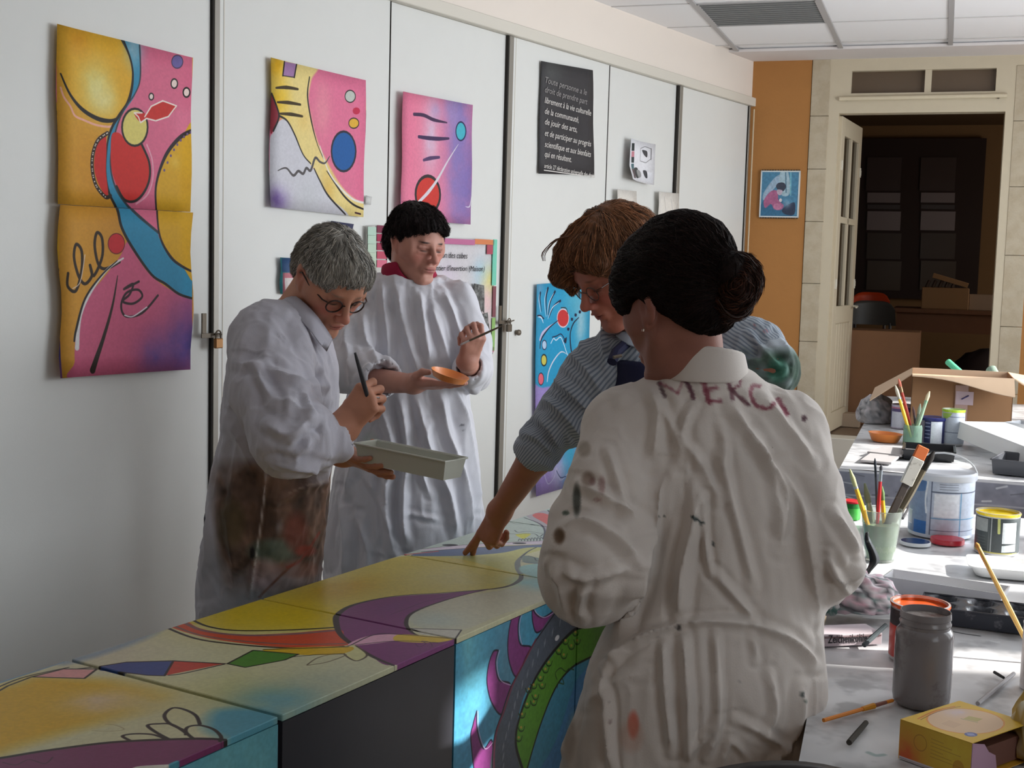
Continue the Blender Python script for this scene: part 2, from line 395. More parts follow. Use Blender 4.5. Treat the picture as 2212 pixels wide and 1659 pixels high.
# joints (s), alternating front / rear tracks
J = [0.03, 1.005, 1.80, 2.712, 3.54, 4.455, 5.40, 6.4, 7.4, 8.4, 9.4]
front = [1, 0, 1, 0, 0, 1, 1, 0, 1, 0]
doors = []
for i in range(len(J) - 1):
    s0, s1 = J[i], J[i + 1]
    n1 = [-.012, -.022, -.012, -.022, -.012, -.018, -.012, -.03, -.012, -.03][i]
    d = MB(); cbox(d, s0 + (.014 if i == 5 else .003), s1 - .002, n1 - .02, n1, .06, 2.502, .002); dd = d.build('sliding_door', M_panel, cup); doors.append(dd)
    if i in (0, 2, 4, 1, 3):
        pass
def strip(s, w_, n, dk=.010, z1=2.5):      # aluminium edge profile with a dark gap on its far side
    a = MB(); cbox(a, s - w_, s, n - .03, n + .004, .06, z1, .0015); a.build('edge_strip', M_strip, cup)
    g_ = MB(); cbox(g_, s, s + dk, n - .03, n + .001, .06, z1); g_.build('gap_seal', M_dark, cup)
strip(4.463, .024, -.008, .006); strip(2.716, .034, -.008, .008); strip(1.012, .035, -.008, .018); strip(.05, .02, -.008)
for s_ in (1.80, 3.54):
    g_ = MB(); cbox(g_, s_ - .002, s_ + .0025, -.03, -.0105, .06, 2.5); g_.build('joint_line', M_dark, cup)
for s_ in (2.655, 4.415, .965):
    g_ = MB(); cbox(g_, s_ - .0015, s_ + .0015, -.02, -.0105, .06, 2.5); g_.build('trim_line', M_rail, cup)
k = MB(); c = onpl(1115, 718, cab(0, -.01), nC); k.lathe(c, [(0.0, .0), (.011, .0), (.011, .006), (.014, .012), (.013, .02), (.006, .025), (0, .026)], 16, nC); k.build('knob', M_steel, cup, True)
# hasps and padlocks
def hasp(px, py, prongs, label, padlabel, brass):
    c = onpl(px, py, cab(0, .004), nC)
    t = thing('hasp', label, 'hasp', c)
    b = MB(); b.obox(c + Z * .0 + dC * .03 + Z * .035, dC * .010, nC * .003, Z * .036, .001); b.obox(c - Z * .004 + nC * .004, dC * .045, nC * .002, Z * .008, .001); b.build('plate', M_steel, t)
    b = MB(); b.tube([c + nC * .0 - dC * .012 + Z * .0, c + nC * .022 - dC * .012, c + nC * .026 - dC * .022, c + nC * .0 - dC * .03], .0035, 8)
    if prongs: b.tube([c + nC * .012 - dC * .02 - Z * .004, c + nC * .02 - dC * .055 + Z * .004], .003, 8)
    b.build('staple', M_steel, t)
    p = thing('padlock', padlabel, 'padlock', c - Z * .06 + nC * .02 - dC * .018)
    q = c + nC * .018 - dC * .018 - Z * .03
    b = MB(); b.obox(q, dC * .017, nC * .007, Z * .017, .003); b.build('lock_body', M_brass if brass else M_steel, p)
    b = MB(); b.tube([q + dC * .011 + Z * .015, q + dC * .011 + Z * .032] + [q + dC * .011 * math.cos(a) + Z * (.032 + .011 * math.sin(a)) for a in np.linspace(.3, 2.8, 7)] + [q - dC * .011 + Z * .032, q - dC * .011 + Z * .015], .0028, 8); b.build('shackle', M_steel, p)
hasp(455, 722, False, 'steel hasp on the cupboard edge behind the grey-haired woman', 'small brass padlock hanging behind the grey-haired woman', True)
hasp(1088, 694, True, 'steel hasp with a pin, between the text poster and the blue painting', 'steel padlock beside the tip of the thin raised brush', False)

# back wall
def bw(mb, s0, s1, z0, z1, n0, n1, bev=0.): return mb.obox(RM((s0 + s1) / 2, (n0 + n1) / 2, (z0 + z1) / 2), dB * (s1 - s0) / 2, nB * (n1 - n0) / 2, Z * (z1 - z0) / 2, bev)
wb = MB(); bw(wb, -.7, .345, 0, CEIL, -.3, 0); bw(wb, 1.60, S_R + .3, 0, CEIL, -.3, 0); struct(wb.build('wall_back', M_ochre))
# stone jambs built of blocks
jm = struct(MB().obox(RM(.40, -.16, CEIL / 2), dB * .05, nB * .13, Z * CEIL / 2).build('trim_1', M_stone))
zs = [0, .35, .70, 1.06, 1.42, 1.80, 2.12, 2.44, 2.78]
for z0, z1 in zip(zs[:-1], zs[1:]):
    b = MB(); bw(b, .348, .458, z0 + .0012, z1 - .0012, -.02, .006 + .003 * ((z0 * 7) % 1), .0025); b.build('stone', M_stone, jm)
jm2 = struct(MB().obox(RM(1.56, -.16, CEIL / 2), dB * .06, nB * .13, Z * CEIL / 2).build('trim_2', M_stone))
zs = [0, .4, .8, 1.2, 1.62, 2.02, 2.40, 2.72]
for z0, z1 in zip(zs[:-1], zs[1:]):
    b = MB(); bw(b, 1.51, 1.63, z0 + .0012, z1 - .0012, -.02, .008, .0025); b.build('stone', M_stone, jm2)
ST = .475      # raised floor of the room beyond
dr = thing('door_1', 'open glazed cream door in its frame with a two-pane transom', 'door', RM(.99, 0, ST), kind='structure')
del dr['category']
M_pane = mat('transom_glass', (98, 82, 66), .25, noise=.05, nscale=3)
b = MB(); bw(b, .458, .517, ST - .475, 2.455, -.16, .004); b.build('frame_post', M_door, dr)
b = MB(); bw(b, 1.464, 1.51, 0, 2.455, -.16, .004); b.build('frame_post', M_door, dr)
b = MB(); bw(b, .458, 1.51, 2.455, 2.573, -.10, .004); b.build('transom_bar', M_door, dr)
b = MB(); bw(b, .458, .582, 2.573, CEIL, -.10, .004); bw(b, 1.402, 1.60, 2.573, CEIL, -.10, .004); bw(b, .582, 1.402, 2.706, CEIL, -.10, .004); b.build('transom_frame', M_door, dr)
b = MB(); bw(b, 1.005, 1.043, 2.573, 2.706, -.06, -.004); b.build('transom_mullion', M_door, dr)
for s0, s1 in ((.582, 1.005), (1.043, 1.402)):
    b = MB(); bw(b, s0, s1, 2.573, 2.706, -.05, -.045); b.build('transom_pane', M_pane, dr)
b = MB(); b.tube([RM(.517, .02, 2.54), RM(1.466, .02, 2.545)], .013, 12); b.build('curtain_rod', mat('cream_rod', (214, 202, 176), .3), dr, True)
for s_ in (.56, 1.42):
    b = MB(); b.obox(RM(s_, .01, 2.54), dB * .006, nB * .012, Z * .012); b.build('rod_bracket', M_steel, dr)
# door leaf swung inwards: hinged at s=.52, z ST..2.45, opening away from the room
hz = RM(.52, -.05, 0); ang = math.radians(83.6); ld = dB * math.cos(ang) - nB * math.sin(ang); ln = np.cross(Z, ld); LW = .69
def lb(mb, a0, a1, z0, z1, t=.018, off=0., bev=.002): return mb.obox(hz + ld * (a0 + a1) / 2 + ln * off + Z * (z0 + z1) / 2, ld * (a1 - a0) / 2, ln * t, Z * (z1 - z0) / 2, bev)
z0d, z1d = ST + .01, 2.445
for a0, a1, q0, q1, nm in ((0, .10, z0d, z1d, 'stile'), (LW - .10, LW, z0d, z1d, 'stile'), (.10, LW - .10, z1d - .11, z1d, 'door_rail'), (.10, LW - .10, 1.17, 1.28, 'door_rail'),
                       (.10, LW - .10, z0d, z0d + .12, 'door_rail'), (.325, .365, 1.28, z1d - .11, 'glazing_bar'), (.10, LW - .10, 1.80, 1.84, 'glazing_bar')):
    b = MB(); lb(b, a0, a1, q0, q1); b.build(nm, M_door, dr)
for a0, a1 in ((.10, .325), (.365, LW - .10)):
    for q0, q1 in ((1.28, 1.80), (1.84, z1d - .11)):
        b = MB(); lb(b, a0, a1, q0, q1, .003); b.build('door_pane', mat('door_glass', (58, 50, 38), .12), dr)
for kk in range(6):
    a0 = .102 + kk * .0815; b = MB(); lb(b, a0, a0 + .074, z0d + .12, 1.17, .012, 0, .009); b.build('board', M_door, dr)
for zz in (2.15, 1.42):
    for a_ in (.03, LW - .03):
        b = MB(); b.tube([hz + ld * a_ - ln * .02 + Z * (zz - .03), hz + ld * a_ - ln * .02 + Z * (zz + .03)], .008, 8); b.obox(hz + ld * (a_ + .02) - ln * .021 + Z * zz, ld * .02, ln * .002, Z * .016); b.build('hinge', mat('pale_metal', (210, 205, 190), .4), dr)
b = MB(); b.tube([hz + ld * (LW - .03) - ln * .02 + Z * 1.27, hz + ld * (LW - .03) - ln * .05 + Z * 1.27, hz + ld * (LW - .10) - ln * .055 + Z * 1.265], .007, 8); b.build('door_handle', mat('pale_metal', (210, 205, 190), .4), dr)
# step up
b = MB(); bw(b, .458, 1.51, 0, ST - .005, -.16, .02, .004); struct(b.build('trim_3', mat('pale_step', (226, 220, 208), .5, noise=.03)))
# room beyond
M_oth = mat('other_room_wall', (124, 96, 64), .85, noise=.08, nscale=3)
o2 = MB(); bw(o2, -1.4, 3.6, ST - .06, ST - .002, -3.4, -.161); struct(o2.build('floor_beyond', mat('beyond_floor', (120, 100, 82), .5, noise=.1, nscale=4)))
o2 = MB(); bw(o2, -1.4, 3.6, ST - .06, 2.9, -3.5, -3.4); bw(o2, -1.5, -1.4, ST - .06, 2.9, -3.5, -.3); bw(o2, 3.6, 3.7, ST - .06, 2.9, -3.5, -.3); struct(o2.build('wall_beyond', M_oth))
o2 = MB(); bw(o2, -1.5, 3.7, 2.75, 2.9, -3.5, -.3); struct(o2.build('ceiling_beyond', mat('beyond_ceiling', (90, 66, 40), .8)))
light('beyond_fill', 'AREA', RM(3.4, -1.6, 1.7), -dB, 16.0, (1, .88, .74), shape='RECTANGLE', size=1.2, size_y=1.0)  # added fill lamp brightening the room beyond; no window in that wall

# right and rear walls, right windows
M_win = mat('window_frame_paint', (226, 222, 214), .45)
wr = MB(); T = .25
def rw(mb, v0, v1, z0, z1, s0=S_R, s1=S_R + .25): return mb.obox(RM((s0 + s1) / 2, (v0 + v1) / 2, (z0 + z1) / 2), dB * (s1 - s0) / 2, nB * (v1 - v0) / 2, Z * (z1 - z0) / 2)
rw(wr, -.3, V_END + .1, 0, SILL); rw(wr, -.3, V_END + .1, WTOP, CEIL + .1)
edges = [-.3] + [q for w_ in WINS for q in w_] + [V_END + .1]
for a, b2 in zip(edges[0::2], edges[1::2]): rw(wr, a, b2, SILL, WTOP)
struct(wr.build('wall_right', M_wall))
for i, (a, b2) in enumerate(WINS):
    wt = thing('window_%d' % (i + 1), 'tall daylight window in the right wall', None, RM(S_R + .1, (a + b2) / 2, SILL), kind='structure')
    for (v0, v1, z0, z1) in ((a, a + .05, SILL, WTOP), (b2 - .05, b2, SILL, WTOP), (a + .05, b2 - .05, SILL, SILL + .05), (a + .05, b2 - .05, WTOP - .05, WTOP), ((a + b2) / 2 - .04, (a + b2) / 2 + .04, SILL + .05, WTOP - .05))[:4 if b2 - a < .7 else 5]:
        f_ = MB(); rw(f_, v0, v1, z0, z1, S_R + .15, S_R + .2); f_.build('window_frame', M_win, wt)
wr = MB(); wr.obox(RM((-8 + S_R) / 2, V_END + .05, CEIL / 2), dB * (8 + S_R) / 2, nB * .05, Z * CEIL / 2); struct(wr.build('wall_front', mat('ochre_rear', (150, 112, 74), .8)))
wr = MB(); wr.obox(RM(-7.2, V_END / 2, CEIL / 2), dB * .05, nB * V_END / 2, Z * CEIL / 2); 
# ============================================================ PAPERS ON THE CUPBOARD DOORS
def tr(ox, oy, k): return lambda pts: [(ox + x / k, oy + y / k) for x, y in pts]
BK = (34, 30, 30)
def sz(px, py, n=-.01):
    w = onpl(px, py, cab(0, n), nC) - C0
    return float(np.dot(w, dC)), float(w[2])
def sheet(name, corners, draw, base, parent, dens=900, pad=0., n=.0, curl=0., rough=.65, seed=3, label=None, grid=8, nofs=-.01, gs=.012):
    q = [sz(*c, nofs) for c in corners]               # TL TR BR BL in (s, z)
    s0 = min(p[0] for p in q); s1 = max(p[0] for p in q); z0 = min(p[1] for p in q); z1 = max(p[1] for p in q)
    cv = Canvas((s1 - s0) * dens, (z1 - z0) * dens, base, seed=seed)
    cv.mp = lambda x, y: ((s1 - sz(x, y, nofs)[0]) * dens, (z1 - sz(x, y, nofs)[1]) * dens)
    a = cv.mp(*corners[0]); b = cv.mp(*corners[3]); cv.k = abs(b[1] - a[1]) / max(1, math.dist(corners[0], corners[3]))
    if draw: draw(cv)
    cv.grain(.04)
    im = cv.image(name + '_print_%d' % seed)
    m = MB(); G = grid; (TL, TR, BR, BL) = [np.array(p) for p in q]
    for j in range(G + 1):
        for i in range(G + 1):
            u, v = i / G, j / G; p = (TL * (1 - u) + TR * u) * (1 - v) + (BL * (1 - u) + BR * u) * v
            e = n + .004 + .0015 * math.sin(5 * u + 3 * v + seed) + curl * (max(0, v - .7) / .3) ** 2 * (1 - u) + curl * .6 * (max(0, abs(u - .5) - .35) / .15) ** 2
            ed = gs * .25 * math.sin(9 * v + seed) * (1 if i in (0, G) else 0)
            m.v.append(tuple(cab(p[0] + ed, e, p[1])))
    for j in range(G):
        for i in range(G): m.f.append((j * (G + 1) + i, (j + 1) * (G + 1) + i, (j + 1) * (G + 1) + i + 1, j * (G + 1) + i + 1))
    M = len(m.v); m.v += [tuple(np.array(p) - nC * .0012) for p in m.v]; m.f += [tuple(i + M for i in f[::-1]) for f in m.f]
    rim = [i for i in range(G + 1)] + [j * (G + 1) + G for j in range(1, G + 1)] + [G * (G + 1) + i for i in range(G - 1, -1, -1)] + [j * (G + 1) for j in range(G - 1, 0, -1)]
    for a_, b_ in zip(rim, rim[1:] + rim[:1]): m.f.append((a_, b_, b_ + M, a_ + M))
    def uvf(V):
        d = V - C0; s = d @ dC; return np.stack([(s1 - s) / (s1 - s0), (d[:, 2] - z0) / (z1 - z0)], 1)
    return m.build(name, mat(name + '_paper_%d' % seed, img=im, rough=rough, bump=.1, bscale=40), parent, 'all', label=label, uvf=uvf)
def poster_root(label, corners, cat='painting', group=None, name='wall_painting'):
    s, z = sz(*corners[3]); s2, z2 = sz(*corners[2])
    return thing(name, label, cat, cab((s + s2) / 2, 0, min(z, z2)), group)

# --- tall amber and pink painting
def art1(c):
    t = tr(0, 0, 2.0); F = lambda p, *a, **k: c.fill(t(p), *a, **k); L = lambda p, *a, **k: c.line(t(p), *a, **k)
    c.blot(200, 380, 90, (212, 140, 25), .8); c.blot(150, 700, 70, (218, 150, 40), .7); c.blot(250, 490, 60, (190, 125, 40), .5)
    F([(586, 180), (830, 235), (830, 560), (750, 600), (690, 690), (662, 800), (662, 920), (672, 1030), (600, 960), (540, 900), (500, 850), (464, 790), (456, 660), (480, 560), (524, 480), (570, 380), (592, 280)], (222, 100, 135))
    c.blot(395, 270, 40, (235, 130, 160), .5)
    F([(540, 1040), (590, 1130), (650, 1200), (740, 1260), (830, 1290), (830, 1640), (300, 1640), (300, 1560), (310, 1440), (350, 1300), (430, 1200), (500, 1110)], (208, 88, 125))
    c.blot(392, 745, 62, (92, 66, 150), 1.0, ry=75); c.blot(330, 765, 55, (112, 76, 155), .8); c.blot(405, 735, 16, (44, 36, 110), .9, ry=45); c.blot(400, 670, 45, (130, 70, 130), .6)
    F([(225, 95), (516, 170), (556, 280), (550, 400), (490, 500), (430, 524), (350, 490), (290, 420), (244, 320)], (232, 172, 30))
    c.blot(200, 185, 42, (228, 214, 120), 1.0, ry=52); c.blot(215, 215, 35, (232, 220, 140), .9)
    c.blot(160, 85, 34, (220, 150, 20), .8)
    L([(248, 380), (262, 420), (290, 460), (310, 500), (350, 520), (400, 540), (450, 548), (470, 545)], 5, (240, 170, 150))
    L([(248, 320), (290, 410), (350, 480), (430, 520), (496, 510), (540, 430), (558, 340), (552, 260), (510, 170)], [4, 6, 9, 10, 6, 4, 4, 5, 5], BK)
    F([(516, 168), (588, 185), (590, 330), (570, 410), (524, 480), (486, 550), (464, 660), (464, 740), (490, 820), (530, 880), (580, 930), (660, 1000), (680, 1040), (750, 1140), (822, 1180), (820, 1290), (760, 1265), (700, 1220), (640, 1180), (560, 1070), (510, 980), (490, 900), (456, 820), (444, 740), (444, 640), (460, 560), (500, 500), (544, 430), (560, 340), (550, 260)], (40, 138, 180))
    c.blot(282, 105, 26, (140, 180, 196), .9, ry=40)
    L([(516, 168), (550, 260), (560, 340), (544, 430), (500, 500), (470, 550), (450, 620), (442, 740), (456, 830), (490, 905), (510, 985), (560, 1075), (640, 1185), (700, 1225), (760, 1270), (820, 1290)], [5, 5, 5, 6, 7, 6, 4, 5, 6, 7, 7, 7, 6, 6, 6, 5], BK)
    L([(588, 185), (592, 330), (572, 400), (524, 470), (490, 550), (466, 660), (466, 740), (490, 820), (535, 885), (585, 935), (670, 1005)], [4, 4, 3, 3, 4, 4, 4, 5, 6, 7, 6], (50, 60, 70))
    F([(440, 580), (410, 610), (394, 680), (396, 750), (424, 820), (452, 840), (444, 740), (446, 640)], (214, 34, 30))
    F([(470, 580), (500, 575), (525, 600), (560, 625), (600, 625), (632, 700), (634, 770), (610, 830), (570, 865), (524, 860), (490, 800), (468, 730), (464, 650)], (216, 36, 30))
    L([(600, 625), (632, 700), (634, 770), (610, 830), (570, 868), (524, 862), (490, 805)], 6, BK)
    L([(450, 575), (410, 605), (388, 660), (384, 730), (400, 800), (440, 850), (462, 845)], 9, (50, 36, 30))
    for i in range(26):
        q = smooth_pts([(450, 575), (410, 605), (388, 660), (384, 730), (400, 800), (440, 850)], 8)[min(40, int(i * 1.6))]; c.ell(q[0] / 2, q[1] / 2, 1.5, 1.5, (225, 215, 200))
    L([(622, 625), (645, 690), (648, 770), (625, 840), (575, 880)], 4, (236, 170, 190), alpha=.8)
    c.ell(284.5, 275, 28, 40, (222, 206, 104), outl=BK, ow=5)
    F([(612, 505), (640, 465), (690, 442), (748, 460), (715, 500), (660, 520), (620, 510)], (214, 40, 34)); F([(566, 490), (606, 488), (620, 508), (594, 528)], (214, 40, 34))
    L([(612, 505), (640, 460), (690, 436), (750, 458), (715, 504), (660, 522), (620, 512), (594, 530), (584, 505), (566, 488), (600, 488)], 3.5, (240, 225, 215), sm=False)
    c.ell(320, 209, 5, 7, (236, 214, 206), outl=BK, ow=3); c.ell(370, 181, 7, 10, (238, 214, 206), outl=BK, ow=3.5); c.ell(396, 200, 7, 10, (240, 214, 206), outl=BK, ow=4); c.ell(376, 134, 12, 14, (112, 100, 168), outl=(70, 60, 90), ow=2.5)
    F([(830, 565), (770, 595), (700, 680), (664, 800), (664, 900), (676, 1020), (720, 1100), (770, 1150), (830, 1180)], (222, 166, 20))
    c.blot(395, 400, 30, (216, 158, 20), .7); c.blot(372, 350, 14, (235, 190, 60), .7)
    L([(830, 560), (770, 590), (705, 670), (664, 790), (662, 900), (676, 1020), (720, 1105), (770, 1150), (825, 1180)], [9, 10, 9, 6, 5, 5, 7, 6, 5], (40, 30, 36))
    for i in range(9):
        c.ell(405 - i * 7, 286 + i * i * .9 + i * 3, 2.2, 3, (110, 80, 130))
    L([(274, 1180), (272, 1235), (310, 1255), (335, 1170), (336, 1085), (312, 1055), (302, 1110), (322, 1190), (350, 1225), (380, 1190), (372, 1145), (388, 1190), (424, 1110), (424, 1030), (402, 1005), (392, 1060), (408, 1140), (440, 1160), (500, 1130)], 7, (48, 34, 22))
    c.line(t([(296, 1245), (330, 1215), (350, 1100)]), 2, (225, 205, 190))
    c.ell(243, 526, 18, 22, (208, 36, 44), outl=(100, 30, 30), ow=2)
    L([(516, 1115), (450, 1160), (380, 1250), (330, 1360), (314, 1500)], [4, 6, 8, 9, 12], (216, 214, 214)); L([(490, 1125), (420, 1190), (350, 1290), (312, 1420), (302, 1470)], [2, 4, 5, 6, 5], BK)
    L([(492, 1190), (470, 1320), (430, 1460), (378, 1596)], [2, 6, 9, 15], (46, 32, 26))
    L([(585, 1215), (520, 1248), (560, 1225), (545, 1270), (515, 1300), (560, 1310), (600, 1280), (580, 1250), (530, 1265), (508, 1320), (530, 1365), (600, 1350), (668, 1275)], 5.5, (52, 34, 40))
    L([(524, 1360), (560, 1365), (620, 1325)], 3, (225, 215, 225))
def art1_lo(c): art1(c)
q1 = [(115, 52), (408, 125), (405, 458), (117, 441)]; q1b = [(117, 442), (405, 459), (403, 797), (118, 815)]
pr = poster_root('tall amber, pink and blue abstract painting on two joined sheets', [q1[0], q1[1], q1b[2], q1b[3]])
sheet('painted_sheet', q1, art1, (222, 158, 36), pr, seed=11, curl=.004)
sheet('painted_sheet', q1b, art1, (214, 148, 38), pr, seed=12, n=.003, curl=.012, gs=.03)

# --- square painting with blue oval
def art2(c):
    t = tr(540, 80, 2.765); F = lambda p, *a, **k: c.fill(t(p), *a, **k); L = lambda p, *a, **k: c.line(t(p), *a, **k)
    F([(90, 110), (380, 165), (350, 260), (335, 400), (380, 600), (440, 740), (520, 880), (600, 960), (680, 1010), (680, 1090), (560, 1080), (440, 960), (370, 800), (300, 720), (250, 590), (180, 500), (90, 330)], (238, 214, 130), soft=8)
    c.blot(590, 140, 26, (238, 178, 10), 1.0, ry=40); c.blot(596, 215, 30, (240, 190, 10), .95, ry=40); c.blot(650, 260, 22, (240, 205, 110), .8); c.blot(700, 410, 24, (228, 180, 70), .8, ry=40); c.blot(690, 235, 26, (240, 150, 160), .6, ry=60)
    F([(95, 640), (118, 570), (160, 500), (205, 500), (250, 580), (300, 700), (370, 800), (440, 940), (560, 1080), (80, 1030)], (204, 204, 214), soft=3)
    c.blot(590, 430, 34, (120, 92, 168), .9, ry=26); c.blot(660, 420, 40, (196, 200, 206), .7)
    F([(100, 340), (140, 420), (152, 490), (120, 560), (100, 560)], (150, 34, 50)); L([(108, 340), (142, 420), (155, 480), (120, 560)], 5, BK)
    L([(155, 470), (205, 500), (250, 580), (300, 700), (345, 755)], [5, 4, 4, 3, 3], BK); L([(365, 785), (400, 860), (450, 950), (550, 1058)], [3, 4, 5, 4], BK)
    L([(340, 240), (328, 350), (350, 500), (385, 640), (430, 745)], [3, 4, 4, 2, 2], BK); L([(440, 800), (480, 860), (540, 945), (600, 1000), (660, 1028)], [2, 4, 5, 5, 4], BK); L([(400, 650), (450, 800), (520, 900), (600, 970), (668, 990)], [2, 4, 5, 5, 5], (232, 226, 220))
    F([(188, 148), (258, 162), (248, 240), (178, 232)], (164, 118, 172), sm=False); L([(188, 148), (178, 232)], 4, BK); L([(262, 160), (248, 242)], 4, BK); L([(178, 232), (248, 242)], 2, BK)
    for a in ([(135, 305), (200, 302), (270, 312)], [(145, 390), (210, 392), (285, 404)], [(160, 458), (230, 462), (297, 474)]): L(a, [4, 8, 5], (62, 46, 12))
    c.ell(540 + 580 / 2.765, 80 + 355 / 2.765, 11, 13, (190, 196, 188), outl=BK, ow=2.5); c.ell(540 + 615 / 2.765, 80 + 442 / 2.765, 7.5, 7.5, (206, 30, 70)); c.ell(540 + 600 / 2.765, 80 + 515 / 2.765, 10.5, 11, (232, 176, 40), outl=BK, ow=2.5)
    c.ell(540 + 540 / 2.765, 80 + 683 / 2.765, 26, 43, (10, 88, 168), outl=(38, 34, 50), ow=5)
    L([(150, 797), (200, 782), (242, 826), (272, 800), (300, 816), (320, 782), (345, 796), (372, 722), (400, 745), (430, 752), (457, 712)], [2, 4, 6, 6, 6, 6, 6, 6, 5, 4, 2], (80, 76, 78))
    L([(610, 1048), (640, 1056)], 4, (70, 30, 50))
q = [(578, 125), (783, 174), (777, 469), (574, 447)]
pr = poster_root('square pink and yellow painting with a blue oval', q); sheet('painted_sheet', q, art2, (232, 108, 148), pr, seed=21, curl=.006)
def art3(c):
    t = tr(540, 80, 2.765); F = lambda p, *a, **k: c.fill(t(p), *a, **k); L = lambda p, *a, **k: c.line(t(p), *a, **k)
    c.blot(985, 300, 48, (138, 116, 186), 1.0, ry=260); c.blot(1000, 400, 50, (130, 108, 182), 1.0, ry=110); c.blot(970, 230, 30, (150, 130, 192), .9, ry=50)
    c.blot(925, 290, 28, (214, 178, 206), .9, ry=90); c.blot(935, 240, 20, (170, 150, 200), .7); c.blot(873, 300, 22, (238, 112, 150), .9, ry=150)
    L([(962, 462), (1020, 468), (1080, 495), (1160, 512)], [7, 8, 8, 3], (66, 36, 76)); L([(990, 596), (1050, 604), (1110, 608), (1172, 606)], [7, 9, 9, 5], (60, 36, 84)); L([(1020, 735), (1060, 724), (1115, 718)], [6, 9, 6], (80, 50, 100))
    c.ell(540 + 1244 / 2.765, 80 + 563 / 2.765, 10.5, 20, (54, 178, 200), outl=(30, 34, 80), ow=3.5)
    c.ell(540 + 1046 / 2.765, 80 + 940 / 2.765, 27, 40, (216, 44, 34), outl=(40, 34, 38), ow=7)
    L([(985, 990), (1050, 925), (1105, 850), (1170, 735), (1230, 640)], [7, 9, 7, 4, 1], (214, 208, 218)); L([(1268, 1012), (1290, 1010), (1300, 950)], [1, 3, 1], (225, 222, 235))
q = [(863, 198), (1014, 227), (1009, 485), (856, 472)]
pr = poster_root('pink to violet painting above the dark-haired woman', q); sheet('painted_sheet', q, art3, (236, 120, 154), pr, seed=31, curl=.008)

# --- black sheet with white handwriting
def artk(c):
    c.blot(1190, 150, 40, (74, 76, 76), .9); c.blot(1225, 260, 60, (40, 38, 42), .5)
q = [(1165, 132), (1276, 152), (1280, 379), (1159, 375)]
pr = poster_root('black sheet covered in white handwriting', q, 'poster', name='poster')
sheet('paper_sheet', q, artk, (54, 52, 55), pr, seed=41, n=-.003)
M_chalk = mat('chalk_white', (214, 210, 206), .8); M_chalk2 = mat('chalk_grey', (150, 147, 146), .8)
cy_ = [290, 392, 505, 618, 730, 850, 968, 1072, 1190]; ex = [590, 600, 642, 508, 490, 640, 640, 430, 684]
ln_ = ['Toute personne a le', 'droit de prendre part', 'librement \u00e0 la vie culturelle', 'de la communaut\u00e9,', 'de jouir des arts,', 'et de participer au progr\u00e8s', 'scientifique et aux bienfaits', 'qui en r\u00e9sultent.', 'article 27 d\u00e9claration universelle des droits']
for i, (yy, xx, tx) in enumerate(zip(cy_, ex, ln_)):
    x0, y0 = 1140 + (176 if i < 8 else 172) / 4.879, 120 + (yy - 8) / 4.879; x1 = 1140 + xx / 4.879
    a = onpl(x0, y0, cab(0, .0045), nC); s1 = sz(x1, y0)[0]; s0 = float(np.dot(a - C0, dC))
    dy = -.0 + .006 * (i < 3)
    text(tx, .040 if i < 8 else .030, a, -dC * 1.0 + Z * (-.03), Z, M_chalk2 if i < 2 else M_chalk, pr, 'lettering', .25, width=(s0 - s1), ext=.0003)
a = onpl(1175, 367.5, cab(0, .0045), nC)
b = MB(); b.obox(a - dC * .17, dC * .17, nC * .0004, Z * .0022); b.build('underline', M_chalk, pr)

# --- text poster with strips of coloured paper
q = [(905, 512), (1062, 518), (1059, 764), (903, 786)]
def artt(c):
    c.a[:] = np.array((206, 202, 206)) / 255.
    c.blot(1035, 590, 34, (150, 200, 225), .7); c.blot(1050, 610, 26, (226, 222, 120), .8, ry=34); c.blot(1048, 650, 26, (235, 190, 190), .8, ry=40); c.blot(960, 600, 40, (210, 190, 215), .6); c.blot(1040, 735, 22, (240, 190, 120), .6)
pr = poster_root('text poster edged with coloured strips behind the dark-haired woman', q, 'poster', name='poster')
sheet('paper_sheet', q, artt, (206, 202, 206), pr, seed=51)
def pstrip(x0, y0, x1, y1, rgb, nm='paper_strip', n_=.0105):
    c4 = [sz(x0, y0), sz(x1, y0), sz(x1, y1), sz(x0, y1)]; s_ = [c4[0][0], c4[1][0]]; zt = sz((x0 + x1) / 2, y0)[1]; zb = sz((x0 + x1) / 2, y1)[1]
    b = MB(); cbox(b, min(s_), max(s_), n_ - .001, n_, zb, zt); return b.build(nm, mat('strip_%d_%d_%d' % rgb, rgb, .7), pr)
pstrip(905, 515, 1018, 527, (190, 110, 150)); pstrip(1018, 517, 1060, 528, (214, 130, 84)); pstrip(1044, 529, 1058, 549, (176, 80, 96)); pstrip(1057, 517, 1066, 616, (120, 205, 180)); pstrip(1057, 618, 1064, 684, (128, 76, 84))
pstrip(1055, 686, 1062, 757, (146, 186, 110)); pstrip(1044, 735, 1056, 754, (66, 166, 110), n_=.012); pstrip(905, 755, 1059, 766, (196, 128, 150))
M_ink = mat('ink', (40, 38, 44), .6)
a = onpl(926, 556, cab(0, .0118), nC); text('Cr\u00e9ation des cubes', .036, a, -dC, Z, M_ink, pr, 'lettering', .2, width=.27)
a = onpl(926, 584, cab(0, .0118), nC); text("chantier d'insertion (Maison)", .032, a, -dC, Z, M_ink, pr, 'lettering', .2, width=.40)
def photo_(cv):
    cv.a[:] = np.array((120, 120, 118)) / 255.
    cv.seed += 3; cv.a *= (.35 + 1.1 * vnoise(cv.h, cv.w, 10, cv.seed))[..., None]
def photo2_(cv): cv.seed += 5; photo_(cv)
sheet('pasted_photograph', [(1014, 612), (1036, 616), (1035, 676), (1016, 655)], photo_, (150, 150, 150), pr, seed=52, grid=2, n=.012)
sheet('pasted_photograph', [(1029, 680), (1043, 674), (1048, 716), (1034, 722)], photo2_, (150, 150, 150), pr, seed=53, grid=2, n=.012)

